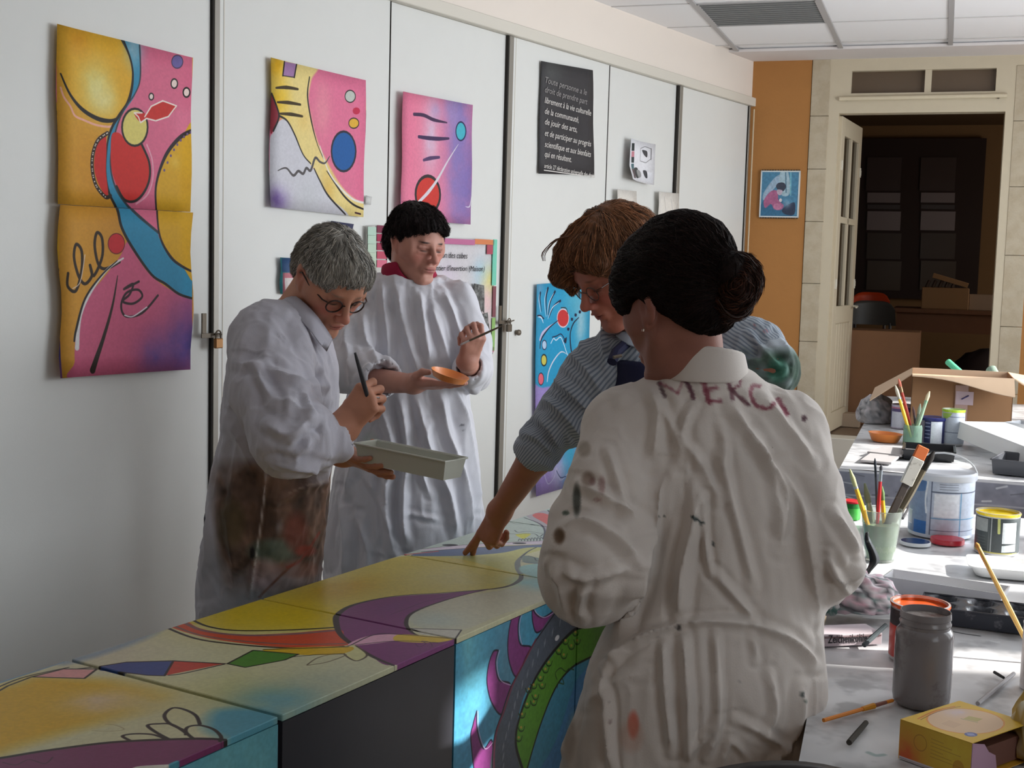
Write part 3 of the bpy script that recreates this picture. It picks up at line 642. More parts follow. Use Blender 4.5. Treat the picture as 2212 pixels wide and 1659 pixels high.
# --- tall blue painting
def art5(c):
    k = 3.77; t = tr(1100, 460, k); F = lambda p, *a, **q: c.fill(t(p), *a, **q); L = lambda p, *a, **q: c.line(t(p), *a, **q)
    c.blot(1235, 640, 40, (80, 170, 196), .8, ry=60); c.blot(1190, 740, 50, (0, 150, 205), .8); c.blot(1160, 620, 20, (130, 160, 200), .6); c.blot(1250, 700, 22, (150, 190, 205), .8, ry=60)
    F([(150, 1440), (250, 1420), (640, 1440), (640, 2320), (150, 2320)], (150, 128, 200), soft=8); c.blot(1225, 960, 45, (40, 175, 215), .95, ry=90); c.blot(1200, 1020, 30, (190, 190, 225), .8); c.blot(1245, 1010, 26, (0, 185, 215), 1.0)
    for p in ([(232, 650), (228, 700), (245, 800)], [(296, 612), (280, 700), (288, 830)], [(352, 640), (315, 720), (298, 830)], [(395, 715), (340, 760), (305, 850)]):
        L(p, [6, 4, 1.5], (16, 26, 60)); L([(x - 10, y + 12) for x, y in p], [1, 2.5, 1], (205, 222, 240))
    c.ell(1100 + 416 / k, 460 + 855 / k, 12.5, 19.5, (206, 40, 40), outl=(214, 190, 200), ow=3); L([(400, 770), (440, 775), (455, 820)], 2, BK)
    L([(210, 845), (240, 850), (258, 895)], [1, 4, 1], (210, 222, 240)); L([(205, 835), (235, 835), (262, 860)], 3, (16, 26, 60))
    L([(375, 880), (300, 930), (250, 980), (228, 1030)], [1, 5, 7, 6], (190, 180, 215)); L([(375, 875), (300, 940), (240, 1030), (228, 1100)], [2, 3, 4, 3], (16, 20, 50))
    c.ell(1100 + 266 / k, 460 + 1073 / k, 5, 10, (170, 200, 230), outl=(20, 24, 70), ow=2); c.ell(1100 + 262 / k, 460 + 1197 / k, 6, 12, (205, 196, 74), outl=(20, 24, 30), ow=3); c.ell(1100 + 236 / k, 460 + 1350 / k, 6.5, 13, (232, 88, 110), outl=(30, 24, 50), ow=2)
    L([(318, 1060), (340, 1020), (360, 1035), (395, 1010), (420, 1060), (440, 1120), (465, 1180)], 2.5, (200, 220, 240)); L([(330, 1010), (365, 1000), (400, 985), (430, 1030)], 2.5, (16, 30, 70)); F([(420, 1040), (445, 1010), (440, 1060)], (16, 26, 60))
    L([(450, 1150), (400, 1130), (340, 1200), (300, 1290), (288, 1370)], [1, 3, 4, 4, 3], (200, 205, 225)); L([(545, 850), (500, 900), (475, 980), (478, 1080), (490, 1150)], [2, 4, 4, 5, 4], (14, 20, 50))
    for a in ((490, 865), (520, 830), (555, 805), (460, 945)): F([(a[0] - 8, a[1] - 12), (a[0] + 8, a[1] - 8), (a[0] + 4, a[1] + 12), (a[0] - 10, a[1] + 8)], (14, 20, 60))
    c.line([(1168, 1020), (1176, 1044), (1190, 1030), (1196, 1010), (1204, 1036), (1222, 1020), (1240, 996)], 2.2, (190, 190, 225)); c.line([(1196, 1016), (1204, 1030), (1216, 1028)], 2, (40, 60, 110))
q = [(1152, 614), (1268, 606), (1262, 1040), (1147, 1071)]
pr = poster_root('tall turquoise and violet painting low on the cupboard', q); sheet('painted_sheet', q, art5, (20, 150, 200), pr, seed=61, curl=.01, dens=800)

# --- colour studies, swatches, small sheets
def artc(c):
    c.a[:] = np.array((34, 122, 130)) / 255.
    c.fill([(602, 558), (670, 552), (670, 590), (603, 587)], (36, 74, 124), sm=False); c.fill([(605, 589), (670, 588), (670, 640), (605, 640)], (198, 110, 124), sm=False); c.fill([(609, 600), (670, 600), (670, 642), (611, 642)], (216, 206, 204), sm=False); c.line([(607, 590), (607, 640)], 1.5, (80, 60, 80))
q = [(600, 556), (672, 560), (671, 645), (599, 634)]
pr = poster_root('colour study in navy and pink behind the grey head', q, 'study sheet', name='colour_study'); sheet('paper_sheet', q, artc, (34, 122, 130), pr, seed=71, grid=3)
q = [(710, 477), (758, 484), (757, 499), (709, 493)]
pr = poster_root('small navy swatch stuck above the grey head', q, 'swatch', name='paper_swatch'); sheet('paper_sheet', q, None, (56, 58, 92), pr, seed=72, grid=2)
q = [(785, 488), (828, 486), (828, 600), (785, 604)]
pr = poster_root('colour chart with a column of crimson cells', q, 'colour chart', name='colour_chart')
sheet('paper_sheet', q, None, (216, 214, 210), pr, seed=73, grid=2)
for i, rgb in enumerate([(120, 36, 66), (160, 26, 72), (160, 50, 80), (190, 74, 98), (212, 110, 134)]):
    y0 = 487 + i * 18.6; c4 = sz(806, y0); c5 = sz(827, y0); b = MB(); cbox(b, c5[0], c4[0], .0095, .0105, sz(816, y0 + 16)[1], sz(816, y0)[1]); b.build('colour_cell', mat('cell_%d' % i, rgb, .6), pr)
for i in range(5):
    y0 = 490 + i * 18.6; c4 = sz(786, y0); c5 = sz(804, y0); b = MB(); cbox(b, c5[0], c4[0], .0095, .0105, sz(795, y0 + 18)[1], sz(795, y0)[1]); b.build('colour_cell', mat('mint_%d' % i, (180 + 3 * i, 208, 192 - 2 * i), .6), pr)
q = [(784, 422), (797, 425), (796, 443), (783, 441)]
pr = poster_root('tiny clear label beside the blue oval painting', q, 'label', name='clear_label'); sheet('paper_sheet', q, None, (206, 206, 204), pr, seed=74, grid=2)
def arti(c):
    t = tr(1140, 120, 4.879); F = lambda p, *a, **k: c.fill(t(p), *a, **k)
    for y0, y1, rgb in ((925, 1005, (44, 50, 52)), (1010, 1070, (196, 120, 134)), (1070, 1130, (50, 60, 60)), (1140, 1195, (70, 104, 112)), (1195, 1290, (92, 76, 80))): F([(1045 + (y0 - 925) * -.02, y0), (1088, y0), (1088, y1), (1042, y1)], rgb, sm=False)
    F([(1085, 1200), (1110, 1180), (1135, 1195), (1130, 1280), (1095, 1285)], (70, 72, 72)); F([(1120, 1210), (1155, 1215), (1160, 1270), (1125, 1285)], (150, 150, 150)); F([(1190, 1215), (1220, 1220), (1218, 1290), (1200, 1280)], (66, 66, 70))
    c.line(t([(1165, 980), (1210, 960), (1258, 985), (1255, 1090), (1215, 1130), (1160, 1110), (1165, 980)]), 1.5, (130, 130, 134), sm=False); F([(1180, 1000), (1225, 1010), (1222, 1075)], (70, 70, 74)); c.line(t([(1258, 985), (1255, 1095)]), 2.2, (60, 60, 64))
q = [(1352, 299), (1405, 312), (1401, 400), (1345, 387)]
pr = poster_root('white sheet with small ink drawings of cubes and pots', q, 'drawing', name='ink_drawing'); sheet('paper_sheet', q, arti, (224, 224, 230), pr, seed=75, grid=3, curl=.03)
def artp(c): c.line([(1326, 440), (1345, 455), (1360, 480)], 1, (170, 165, 160)); c.line([(1430, 425), (1436, 470)], 1, (150, 150, 150)); c.line([(1445, 430), (1450, 470), (1456, 440)], 1, (160, 160, 160))
for q, lb_ in (([(1326, 409), (1368, 413), (1367, 500), (1325, 498)], 'pale pencil drawing left of a similar sheet above the reddish hair'), ([(1416, 414), (1459, 418), (1457, 500), (1414, 498)], 'pale pencil drawing beside the dark gap above the dark hair')):
    pr = poster_root(lb_, q, 'drawing', 'pale pencil drawings on the cupboard', 'pencil_drawing'); sheet('paper_sheet', q, artp, (220, 214, 205), pr, seed=76 + (q[0][0] > 1400), grid=3, curl=.012)

# --- small picture on the ochre wall
pc = RM(.187, .012, 1.965)
pt = thing('framed_picture', 'small blue and pink picture with a serrated edge on the ochre wall', 'picture', pc - Z * .145)
q2 = [(1645, 370), (1729, 372), (1722, 471), (1640, 468)]
def szb(px, py): w_ = onpl(px, py, RM(0, .012), nB) - C0; return float(np.dot(w_, dB)), float(w_[2])
cv = Canvas(260, 300, (70, 132, 170), seed=81); qq = [szb(*c) for c in q2]; S0 = min(p[0] for p in qq); S1 = max(p[0] for p in qq); Z0 = min(p[1] for p in qq); Z1 = max(p[1] for p in qq)
cv.mp = lambda x, y: ((szb(x, y)[0] - S0) / (S1 - S0) * 260, (Z1 - szb(x, y)[1]) / (Z1 - Z0) * 300); cv.k = 3.0
t3 = tr(1620, 100, 3.607)
cv.fill(t3([(110, 1140), (200, 1020), (290, 985), (290, 1010), (190, 1110), (110, 1200)]), (150, 178, 204), soft=4); cv.fill(t3([(235, 990), (300, 985), (310, 1150), (240, 1150)]), (160, 190, 205), soft=4); cv.line(t3([(280, 985), (283, 1140)]), 2, (60, 110, 140)); cv.line(t3([(320, 985), (318, 1160)]), 3, (110, 180, 200))
cv.fill(t3([(85, 1320), (95, 1220), (160, 1180), (250, 1200), (330, 1320)]), (50, 110, 150), soft=4)
cv.fill(t3([(110, 1200), (165, 1130), (215, 1130), (225, 1200), (265, 1240), (240, 1275), (190, 1270), (165, 1230), (120, 1260)]), (176, 96, 140), soft=4)
cv.fill(t3([(205, 1090), (225, 1065), (265, 1065), (282, 1095), (260, 1130), (220, 1120)]), (60, 66, 84)); cv.fill(t3([(215, 1118), (255, 1125), (240, 1160), (215, 1150)]), (190, 170, 190)); cv.ell(1620 + 240 / 3.607, 100 + 1200 / 3.607, 3, 4, (225, 215, 220)); cv.ell(1620 + 215 / 3.607, 100 + 1250 / 3.607, 9, 7, (196, 120, 160))
cv.fill(t3([(250, 1280), (290, 1240), (350, 1220), (345, 1310), (280, 1310)]), (46, 58, 84), soft=4); cv.blot(1700, 440, 8, (150, 180, 205), .7)
cv.grain(.12, 10)
b = MB(); b.obox(pc, dB * .118, nB * .009, Z * .139)
b.build('canvas_print', mat('picture_print', img=cv.image('picture_print'), rough=.5), pt, uvf=lambda V: np.stack([((V - C0) @ dB - S0) / (S1 - S0), (V[:, 2] - Z0) / (Z1 - Z0)], 1))
fr = MB()
for a_, b_, w_, h_ in ((0, .139, .120, .004), (0, -.139, .120, .004), (.116, 0, .004, .139), (-.116, 0, .004, .139)): fr.obox(pc + dB * a_ + Z * b_, dB * w_, nB * .011, Z * h_)
fr.build('frame', mat('white_rim', (214, 222, 224), .5), pt)
tt = MB()
for i in range(15):
    for s_ in (-1, 1): tt.obox(pc + dB * (-.112 + i * .016) + Z * s_ * .146, dB * .004, nB * .006, Z * .004)
tt.build('serrated_edge', mat('dark_tooth', (70, 56, 40), .7), pt)['kind'] = 'stuff'

# ============================================================ PAINTED BOXES
dK = np.array([math.sin(AZ_K), math.cos(AZ_K), 0]); dP = np.array([math.cos(AZ_K), -math.sin(AZ_K), 0])
U0, U1, V0, V1, BZ = 1.0, 3.72, -1.85, -1.33, .75
DN = 900
cv = Canvas((U1 - U0) * DN, (V1 - V0) * DN, (204, 202, 160), seed=91)
def mpk(x, y):
    w_ = onz(x, y, BZ); return ((w_ @ dK - U0) * DN, (V1 - w_ @ dP) * DN)
cv.mp = mpk; cv.k = .9
t7 = tr(0, 1060, 1.7556); F = lambda p, *a, **k: cv.fill(t7(p), *a, **k); L = lambda p, *a, **k: cv.line(t7(p), *a, **k)
def B7(x, y, r, rgb, al=.8, ry=None): cv.blot(x / 1.7556, 1060 + y / 1.7556, r, rgb, al, ry)
B7(850, 760, 110, (196, 198, 130), .8); B7(1200, 740, 120, (172, 184, 160), .8, 80); B7(1000, 790, 60, (140, 170, 120), .6)
B7(1050, 800, 70, (110, 170, 180), .9); B7(400, 620, 100, (200, 190, 170), .6)
F([(240, 645), (420, 590), (620, 520), (560, 560), (400, 620), (250, 660)], (140, 158, 172), soft=20)
F([(-80, 790), (60, 730), (150, 705), (330, 715), (450, 725), (640, 770), (560, 830), (300, 900), (100, 960), (-120, 1010)], (222, 172, 20), soft=50)
B7(600, 800, 90, (200, 190, 130), .7); B7(380, 800, 60, (214, 190, 170), .7)
F([(830, 830), (1060, 850), (1060, 1060), (880, 1060), (850, 950), (780, 900)], (80, 160, 182), soft=30)
# yellow field
F([(700, 495), (860, 440), (1000, 405), (1240, 330), (1520, 250), (1740, 255), (1960, 310), (1975, 330), (1930, 362), (1700, 385), (1500, 400), (1350, 430), (1285, 465), (1278, 522), (1100, 528), (900, 530), (800, 512)], (212, 194, 88))
B7(1000, 460, 150, (222, 190, 20), 1.0, 110); B7(1300, 370, 120, (214, 168, 24), .8, 70); B7(1150, 480, 90, (224, 192, 10), .9); B7(1750, 330, 130, (206, 200, 134), .7)
F([(1555, 470), (1700, 412), (1960, 365), (1980, 330), (2100, 340), (2100, 400), (1900, 470), (1745, 530), (1600, 520)], (198, 196, 168), soft=6)
B7(1650, 490, 60, (176, 196, 190), .7); B7(2040, 350, 60, (120, 200, 205), .8)
F([(1285, 465), (1350, 430), (1500, 402), (1700, 388), (1860, 372), (1760, 396), (1650, 428), (1560, 465), (1540, 500), (1555, 530), (1610, 562), (1720, 562), (1700, 592), (1490, 662), (1400, 620), (1320, 580), (1280, 520)], (126, 52, 116))
B7(1500, 440, 60, (112, 58, 118), .5, 25)
L([(1480, 470), (1520, 455), (1560, 440), (1600, 425), (1650, 412), (1700, 402)], 2, (70, 40, 74), alpha=.7)
F([(640, 512), (700, 492), (760, 522), (900, 545), (1100, 540), (1280, 526), (1305, 552), (1322, 585), (1100, 594), (900, 576), (760, 552)], (216, 74, 36))
L([(690, 495), (770, 530), (920, 548), (1100, 544), (1285, 528)], [10, 10, 11, 11, 10], (136, 92, 96)); L([(655, 510), (750, 545), (900, 568), (1100, 582), (1310, 580)], 6, (120, 96, 92))
L([(722, 486), (790, 515), (900, 530), (1100, 528), (1278, 518)], 7, BK); L([(620, 514), (740, 560), (900, 583), (1100, 596), (1300, 590)], 7, BK)
L([(1975, 310), (1970, 340), (1900, 368), (1700, 386), (1500, 400), (1350, 430), (1285, 465), (1275, 500), (1300, 555), (1400, 622), (1490, 662)], [9, 12, 8, 4, 5, 9, 13, 13, 11, 9, 7], (52, 42, 40))
L([(1850, 373), (1700, 412), (1570, 460), (1540, 500), (1560, 535), (1590, 550)], [3, 4, 7, 9, 7, 3], (52, 42, 40))
F([(1325, 588), (1360, 562), (1420, 548), (1515, 545), (1502, 568)], (222, 162, 188)); F([(1515, 545), (1640, 552), (1722, 560), (1650, 576), (1502, 570)], (222, 186, 50)); F([(1556, 522), (1750, 528), (1728, 560), (1640, 550), (1600, 545)], (202, 200, 186), sm=False)
L([(1556, 522), (1750, 528), (1728, 560)], 3, BK, sm=False); L([(1330, 586), (1420, 546), (1515, 545), (1725, 562)], 3, BK); L([(1320, 588), (1500, 570), (1660, 576)], 3, BK); L([(1560, 524), (1640, 545), (1722, 560)], 2, BK)
F([(1310, 600), (1345, 585), (1392, 620), (1355, 645), (1312, 622)], (206, 204, 140)); L([(1310, 595), (1300, 610), (1320, 632), (1355, 645), (1392, 622), (1350, 588)], 4, (84, 70, 50)); L([(1165, 660), (1200, 636), (1250, 622), (1312, 622), (1240, 650), (1165, 662)], 3, (110, 96, 66))
L([(1575, 580), (1590, 592), (1615, 580), (1600, 570), (1630, 575), (1640, 590)], 2, (90, 40, 84))
F([(1000, 602), (1320, 590), (1298, 618), (1130, 622)], (222, 178, 20)); L([(1000, 602), (1320, 592)], 4, BK); L([(1090, 632), (1200, 622), (1298, 618)], 3, BK)
F([(862, 656), (960, 605), (1132, 620), (1080, 642), (930, 670)], (78, 142, 46), sm=False); L([(862, 656), (960, 605), (1132, 620), (1080, 642), (930, 670), (862, 656)], 4, BK, sm=False)
F([(648, 646), (850, 656), (620, 702)], (206, 60, 40), sm=False); F([(366, 668), (480, 650), (656, 645), (624, 702), (560, 700), (380, 682)], (44, 74, 142), sm=False)
L([(250, 680), (366, 668), (480, 650), (656, 645), (852, 656)], 4.5, BK, sm=False); L([(640, 700), (700, 692), (850, 658)], 4, BK); L([(366, 676), (560, 700), (624, 702), (656, 648)], 4, BK, sm=False)
F([(120, 706), (240, 676), (368, 680), (320, 712)], (222, 150, 150), sm=False); L([(-40, 780), (30, 740), (120, 706), (240, 676), (368, 676), (320, 712), (120, 706)], 4.5, BK, sm=False); L([(-60, 745), (60, 705), (230, 650)], 14, (120, 150, 176)); L([(-60, 770), (40, 725), (120, 700), (260, 670)], 4, BK)
F([(-150, 1040), (0, 1014), (200, 985), (480, 952), (850, 944), (890, 1080), (-150, 1100)], (124, 46, 98)); L([(-150, 1035), (0, 1014), (200, 982), (480, 950), (850, 944), (884, 1000), (895, 1060)], 8, BK)
L([(10, 1030), (60, 1040), (110, 1020), (170, 1035), (200, 1010)], 2, (70, 30, 60)); F([(500, 1052), (560, 1042), (700, 1040), (720, 1080), (480, 1080)], (206, 204, 190)); F([(640, 1040), (690, 1022), (720, 1060)], (70, 150, 170))
L([(490, 946), (465, 930), (510, 922), (580, 925), (635, 944)], 5.5, BK); L([(640, 942), (590, 915), (560, 890), (600, 884), (650, 886), (700, 915), (705, 925)], 6, BK); L([(690, 905), (640, 880), (624, 850), (655, 824), (700, 830), (742, 852), (758, 885)], 6, BK); L([(735, 942), (705, 915), (715, 895), (760, 890), (810, 905), (838, 932), (834, 950)], 6, BK); L([(400, 885), (440, 890), (470, 905), (420, 912), (350, 910)], 2, (150, 130, 80), alpha=.6)
# far part of the painting
t8 = tr(1040, 1040, 7.54); F8 = lambda p, *a, **k: cv.fill(t8(p), *a, **k); L8 = lambda p, *a, **k: cv.line(t8(p), *a, **k)
F([(1520, 246), (1640, 230), (1800, 210), (2150, 195), (2150, 20), (1800, 110), (1500, 230)], (176, 192, 182), sm=False)
F([(1530, 248), (1760, 246), (1900, 236), (2000, 215), (2100, 212), (1990, 245), (1970, 290), (1975, 318), (1740, 258)], (196, 196, 116))
F([(1560, 246), (1660, 226), (1850, 214), (2120, 202), (2120, 214), (2000, 216), (1900, 236), (1740, 247)], (92, 110, 146)); F([(1590, 226), (1700, 210), (1850, 200), (2120, 186), (2120, 200), (1900, 207), (1700, 222)], (206, 192, 208))
L([(1590, 222), (1800, 203), (2120, 187)], 3, BK); L([(1600, 232), (1800, 216), (2120, 202)], 4, (60, 50, 64)); cv.ell(972, 1177.5, 17, 2.2, (24, 20, 30)); cv.ell(1122, 1173.5, 15, 1.8, (24, 20, 30)); L([(1525, 243), (1600, 236), (1660, 230)], 8, (190, 90, 90))
F8([(720, 540), (1000, 470), (1300, 600), (1310, 900), (1100, 950), (1020, 930), (1020, 800), (940, 700)], (168, 158, 166)); F8([(830, 555), (1000, 515), (1300, 640), (1310, 800), (1130, 850), (1120, 780), (1050, 690)], (210, 84, 78))
L8([(700, 590), (950, 690), (1030, 800), (1010, 940)], 5, (60, 56, 70)); L8([(1085, 470), (1160, 540), (1310, 600)], 6, (50, 50, 56)); F8([(560, 860), (800, 850), (700, 930), (640, 920)], (206, 206, 60)); L8([(540, 795), (600, 830), (750, 815), (1010, 850)], 3, (60, 70, 80)); L8([(390, 850), (600, 860), (850, 850), (940, 900), (1000, 860)], 3, (60, 70, 80))
for i in range(8): L8([(600 + i * 50, 970), (620 + i * 50, 935 - i * 4), (655 + i * 50, 965 - i * 3)], 2.2, (60, 70, 80))
L8([(430, 650), (560, 690), (700, 690), (930, 710)], 3, (80, 96, 96))
L8([(900, 1070), (760, 1140), (640, 1240), (590, 1320), (600, 1420), (640, 1500)], [4, 5, 9, 14, 16, 14], (120, 128, 124)); L8([(900, 1070), (760, 1140), (640, 1240)], 3, (50, 56, 60)); F8([(680, 1210), (900, 1240), (1040, 1290), (1040, 1340), (700, 1320)], (120, 140, 130), soft=4); F8([(650, 1380), (1050, 1350), (1050, 1560), (680, 1500)], (150, 204, 200), soft=6); L8([(760, 1210), (860, 1240), (900, 1290), (1040, 1275)], 3, (60, 70, 76)); L8([(660, 1310), (900, 1330), (1040, 1340)], 5, (100, 116, 130))
cv.grain(.05, 5)
IM_top = cv.image('box_top_painting')
M_boxtop = mat('box_top_paint', img=IM_top, rough=.42, bump=.05, bscale=80)
# front painting
FU0, FU1 = 2.05, 3.72; FZ0 = .0
cf = Canvas((FU1 - FU0) * 900, BZ * 900, (62, 152, 188), seed=95)
PF = dP * (-1.34)
def mpf(x, y):
    w_ = onpl(x, y, PF, dP); return ((w_ @ dK - FU0) * 900, (BZ - w_[2]) * 900)
cf.mp = mpf; cf.k = .95
t9 = tr(700, 1060, 2.77); F = lambda p, *a, **k: cf.fill(t9(p), *a, **k); L = lambda p, *a, **k: cf.line(t9(p), *a, **k)
cf.blot(1030, 1440, 45, (90, 180, 205), .7, 120); cf.blot(1020, 1580, 60, (80, 150, 200), .6); cf.blot(1090, 1420, 60, (84, 140, 166), .8, 120); cf.blot(1010, 1380, 26, (110, 196, 206), .6, 80)
F([(1380, 1500), (1480, 1200), (1550, 1080), (1700, 1000), (1900, 1800), (1350, 1800), (1220, 1800)], (70, 140, 200), soft=6); cf.blot(1240, 1570, 30, (196, 200, 160), .8)
for p in ([(1240, 690), (1262, 735), (1310, 757), (1380, 715), (1330, 800), (1268, 848), (1243, 780)], [(1192, 700), (1162, 770), (1157, 850), (1172, 920), (1232, 935), (1200, 1000), (1148, 1112), (1108, 1040), (1094, 930), (1108, 800), (1140, 722)],
          [(1038, 955), (1022, 1030), (1042, 1130), (1112, 1165), (1062, 1335), (1000, 1270), (970, 1150), (980, 1040), (1008, 962)], [(908, 1318), (912, 1430), (950, 1542), (1002, 1500), (1008, 1800), (920, 1800), (874, 1500), (886, 1400)]):
    F(p, (132, 50, 124)); L(p + p[:1], 3.5, (30, 26, 50)); L([(x + 8, y) for x, y in p[:4]], 2, (200, 170, 210))
F([(1400, 700), (1240, 930), (1180, 1050), (1110, 1180), (1060, 1330), (1010, 1500), (1000, 1800), (1215, 1800), (1155, 1580), (1140, 1480), (1180, 1260), (1260, 1110), (1350, 980), (1500, 835), (1560, 700)], (84, 96, 112))
for i in range(16):
    y_ = 760 + i * 62; x_ = np.interp(y_, [760, 930, 1180, 1500, 1800], [1400, 1275, 1150, 1060, 1060]); L([(x_ + 12, y_), (x_ + 4, y_ + 50)], [2, 7, 2], (150, 160, 172), alpha=.6)
L([(1400, 700), (1240, 930), (1180, 1050), (1110, 1180), (1060, 1330), (1010, 1500), (1000, 1800)], 4, (30, 28, 40)); L([(1262, 890), (1190, 1030), (1125, 1160), (1075, 1310), (1020, 1480), (1012, 1750)], 6, (150, 40, 70), alpha=.7)
F([(1500, 838), (1750, 780), (1750, 950), (1560, 1010), (1470, 1065), (1380, 1180), (1290, 1400), (1210, 1680), (1190, 1720), (1145, 1540), (1160, 1380), (1230, 1180), (1350, 1000)], (92, 164, 44))
L([(1560, 810), (1480, 842), (1350, 985), (1250, 1140), (1170, 1340), (1142, 1500), (1175, 1640), (1200, 1700)], 8, (26, 30, 30)); L([(1620, 985), (1560, 1010), (1470, 1065), (1380, 1180), (1290, 1400), (1205, 1680)], 5, (20, 30, 24))
for x_, y_ in ((1440, 900), (1475, 930), (1510, 900), (1400, 960), (1430, 985), (1500, 850), (1340, 1030), (1320, 1070), (1290, 1120), (1250, 1165), (1300, 1165), (1260, 1230), (1220, 1190), (1210, 1280), (1250, 1265), (1180, 1340), (1175, 1420), (1160, 1480)):
    L([(x_ - 20, y_ - 8), (x_ - 8, y_ + 16), (x_ + 12, y_ + 14), (x_ + 20, y_ - 10)], 3, (30, 70, 24)); cf.ell(700 + x_ / 2.77, 1060 + (y_ - 5) / 2.77, 2.5, 3, (190, 160, 60))
L([(1390, 1130), (1380, 1090), (1410, 1060), (1440, 1080), (1460, 1065), (1490, 1070)], 2.5, (40, 80, 30)); L([(1390, 1180), (1400, 1150), (1430, 1155), (1420, 1120)], 2.5, (40, 80, 30))
cf.ell(700 + 1390 / 2.77, 1060 + 880 / 2.77, 4, 7, (226, 230, 236), rot=.5)
cf.grain(.09, 7)
M_boxfront = mat('box_front_paint', img=cf.image('box_front_painting'), rough=.42, bump=.05, bscale=80)
ca = Canvas(470, 680, (76, 156, 178), seed=97); ca.blot(380, 100, 130, (110, 186, 190), .8); ca.blot(150, 300, 160, (60, 130, 170), .7); ca.line([(0, 10), (180, 60), (300, 200)], 7, BK); ca.fill([(0, 20), (170, 70), (290, 210), (0, 400)], (118, 46, 98)); ca.grain(.08)
M_boxa = mat('box_a_front', img=ca.image('near_box_painting'), rough=.45)
M_black = mat('black_box_paint', (50, 51, 58), .34, noise=.10, nscale=5, bump=.06, bscale=30)
M_greyedge = mat('grey_board_edge', (150, 140, 138), .6)
us = [(1.03, 1.545), (1.556, 2.071), (2.077, 2.600), (2.606, 3.128), (3.133, 3.655)]
blab = ['nearest painted wooden box with leaf outlines and a purple tail', 'painted box with an unpainted black front', 'painted box whose front shows purple flames and a green scaly body', 'painted box under the pointing finger, beyond the flame box', 'farthest painted box, with a red band']
VB0, VB1 = -1.845, -1.338
for i, ((a_, b_), lb_) in enumerate(zip(us, blab)):
    c_ = dK * (a_ + b_) / 2 + dP * (VB0 + VB1) / 2
    t_ = thing('painted_box', lb_, 'box', c_, 'painted boxes pushed together in a row')
    hu, hv = (b_ - a_) / 2, (VB1 - VB0) / 2; tk = .012
    top = MB(); top.obox(c_ + Z * (BZ - tk / 2), dK * hu, dP * hv, Z * tk / 2, .0015)
    top.build('top_panel', M_boxtop, t_, uvf=lambda V: np.stack([(V @ dK - U0) / (U1 - U0), (V @ dP - V0) / (V1 - V0)], 1))
    fr = MB(); fr.obox(c_ + dP * (hv - tk / 2) + Z * (BZ - tk - .0005) / 2, dK * hu, dP * tk / 2, Z * (BZ - tk - .001) / 2)
    if i == 1: fr.build('front_panel', M_black, t_, label='black painted front panel')
    elif i == 0: fr.build('front_panel', M_boxa, t_, uvf=lambda V: np.stack([(V @ dK - 1.03) / .515, V[:, 2] / BZ], 1))
    else: fr.build('front_panel', M_boxfront, t_, uvf=lambda V: np.stack([(V @ dK - FU0) / (FU1 - FU0), V[:, 2] / BZ], 1))
    bk = MB(); bk.obox(c_ - dP * (hv - tk / 2) + Z * (BZ - tk - .001) / 2, dK * hu, dP * tk / 2, Z * (BZ - tk - .001) / 2); bk.build('back_panel', mat('pale_blue_panel', (150, 190, 196), .5), t_)
    for sgn in (-1, 1):
        sd = MB(); sd.obox(c_ + dK * sgn * (hu - tk / 2) + Z * (BZ - tk - .001) / 2, dK * tk / 2, dP * (hv - tk), Z * (BZ - tk - .001) / 2); sd.build('side_panel', M_greyedge if i < 2 else M_boxa if False else mat('pale_blue_panel', (150, 190, 196), .5), t_)
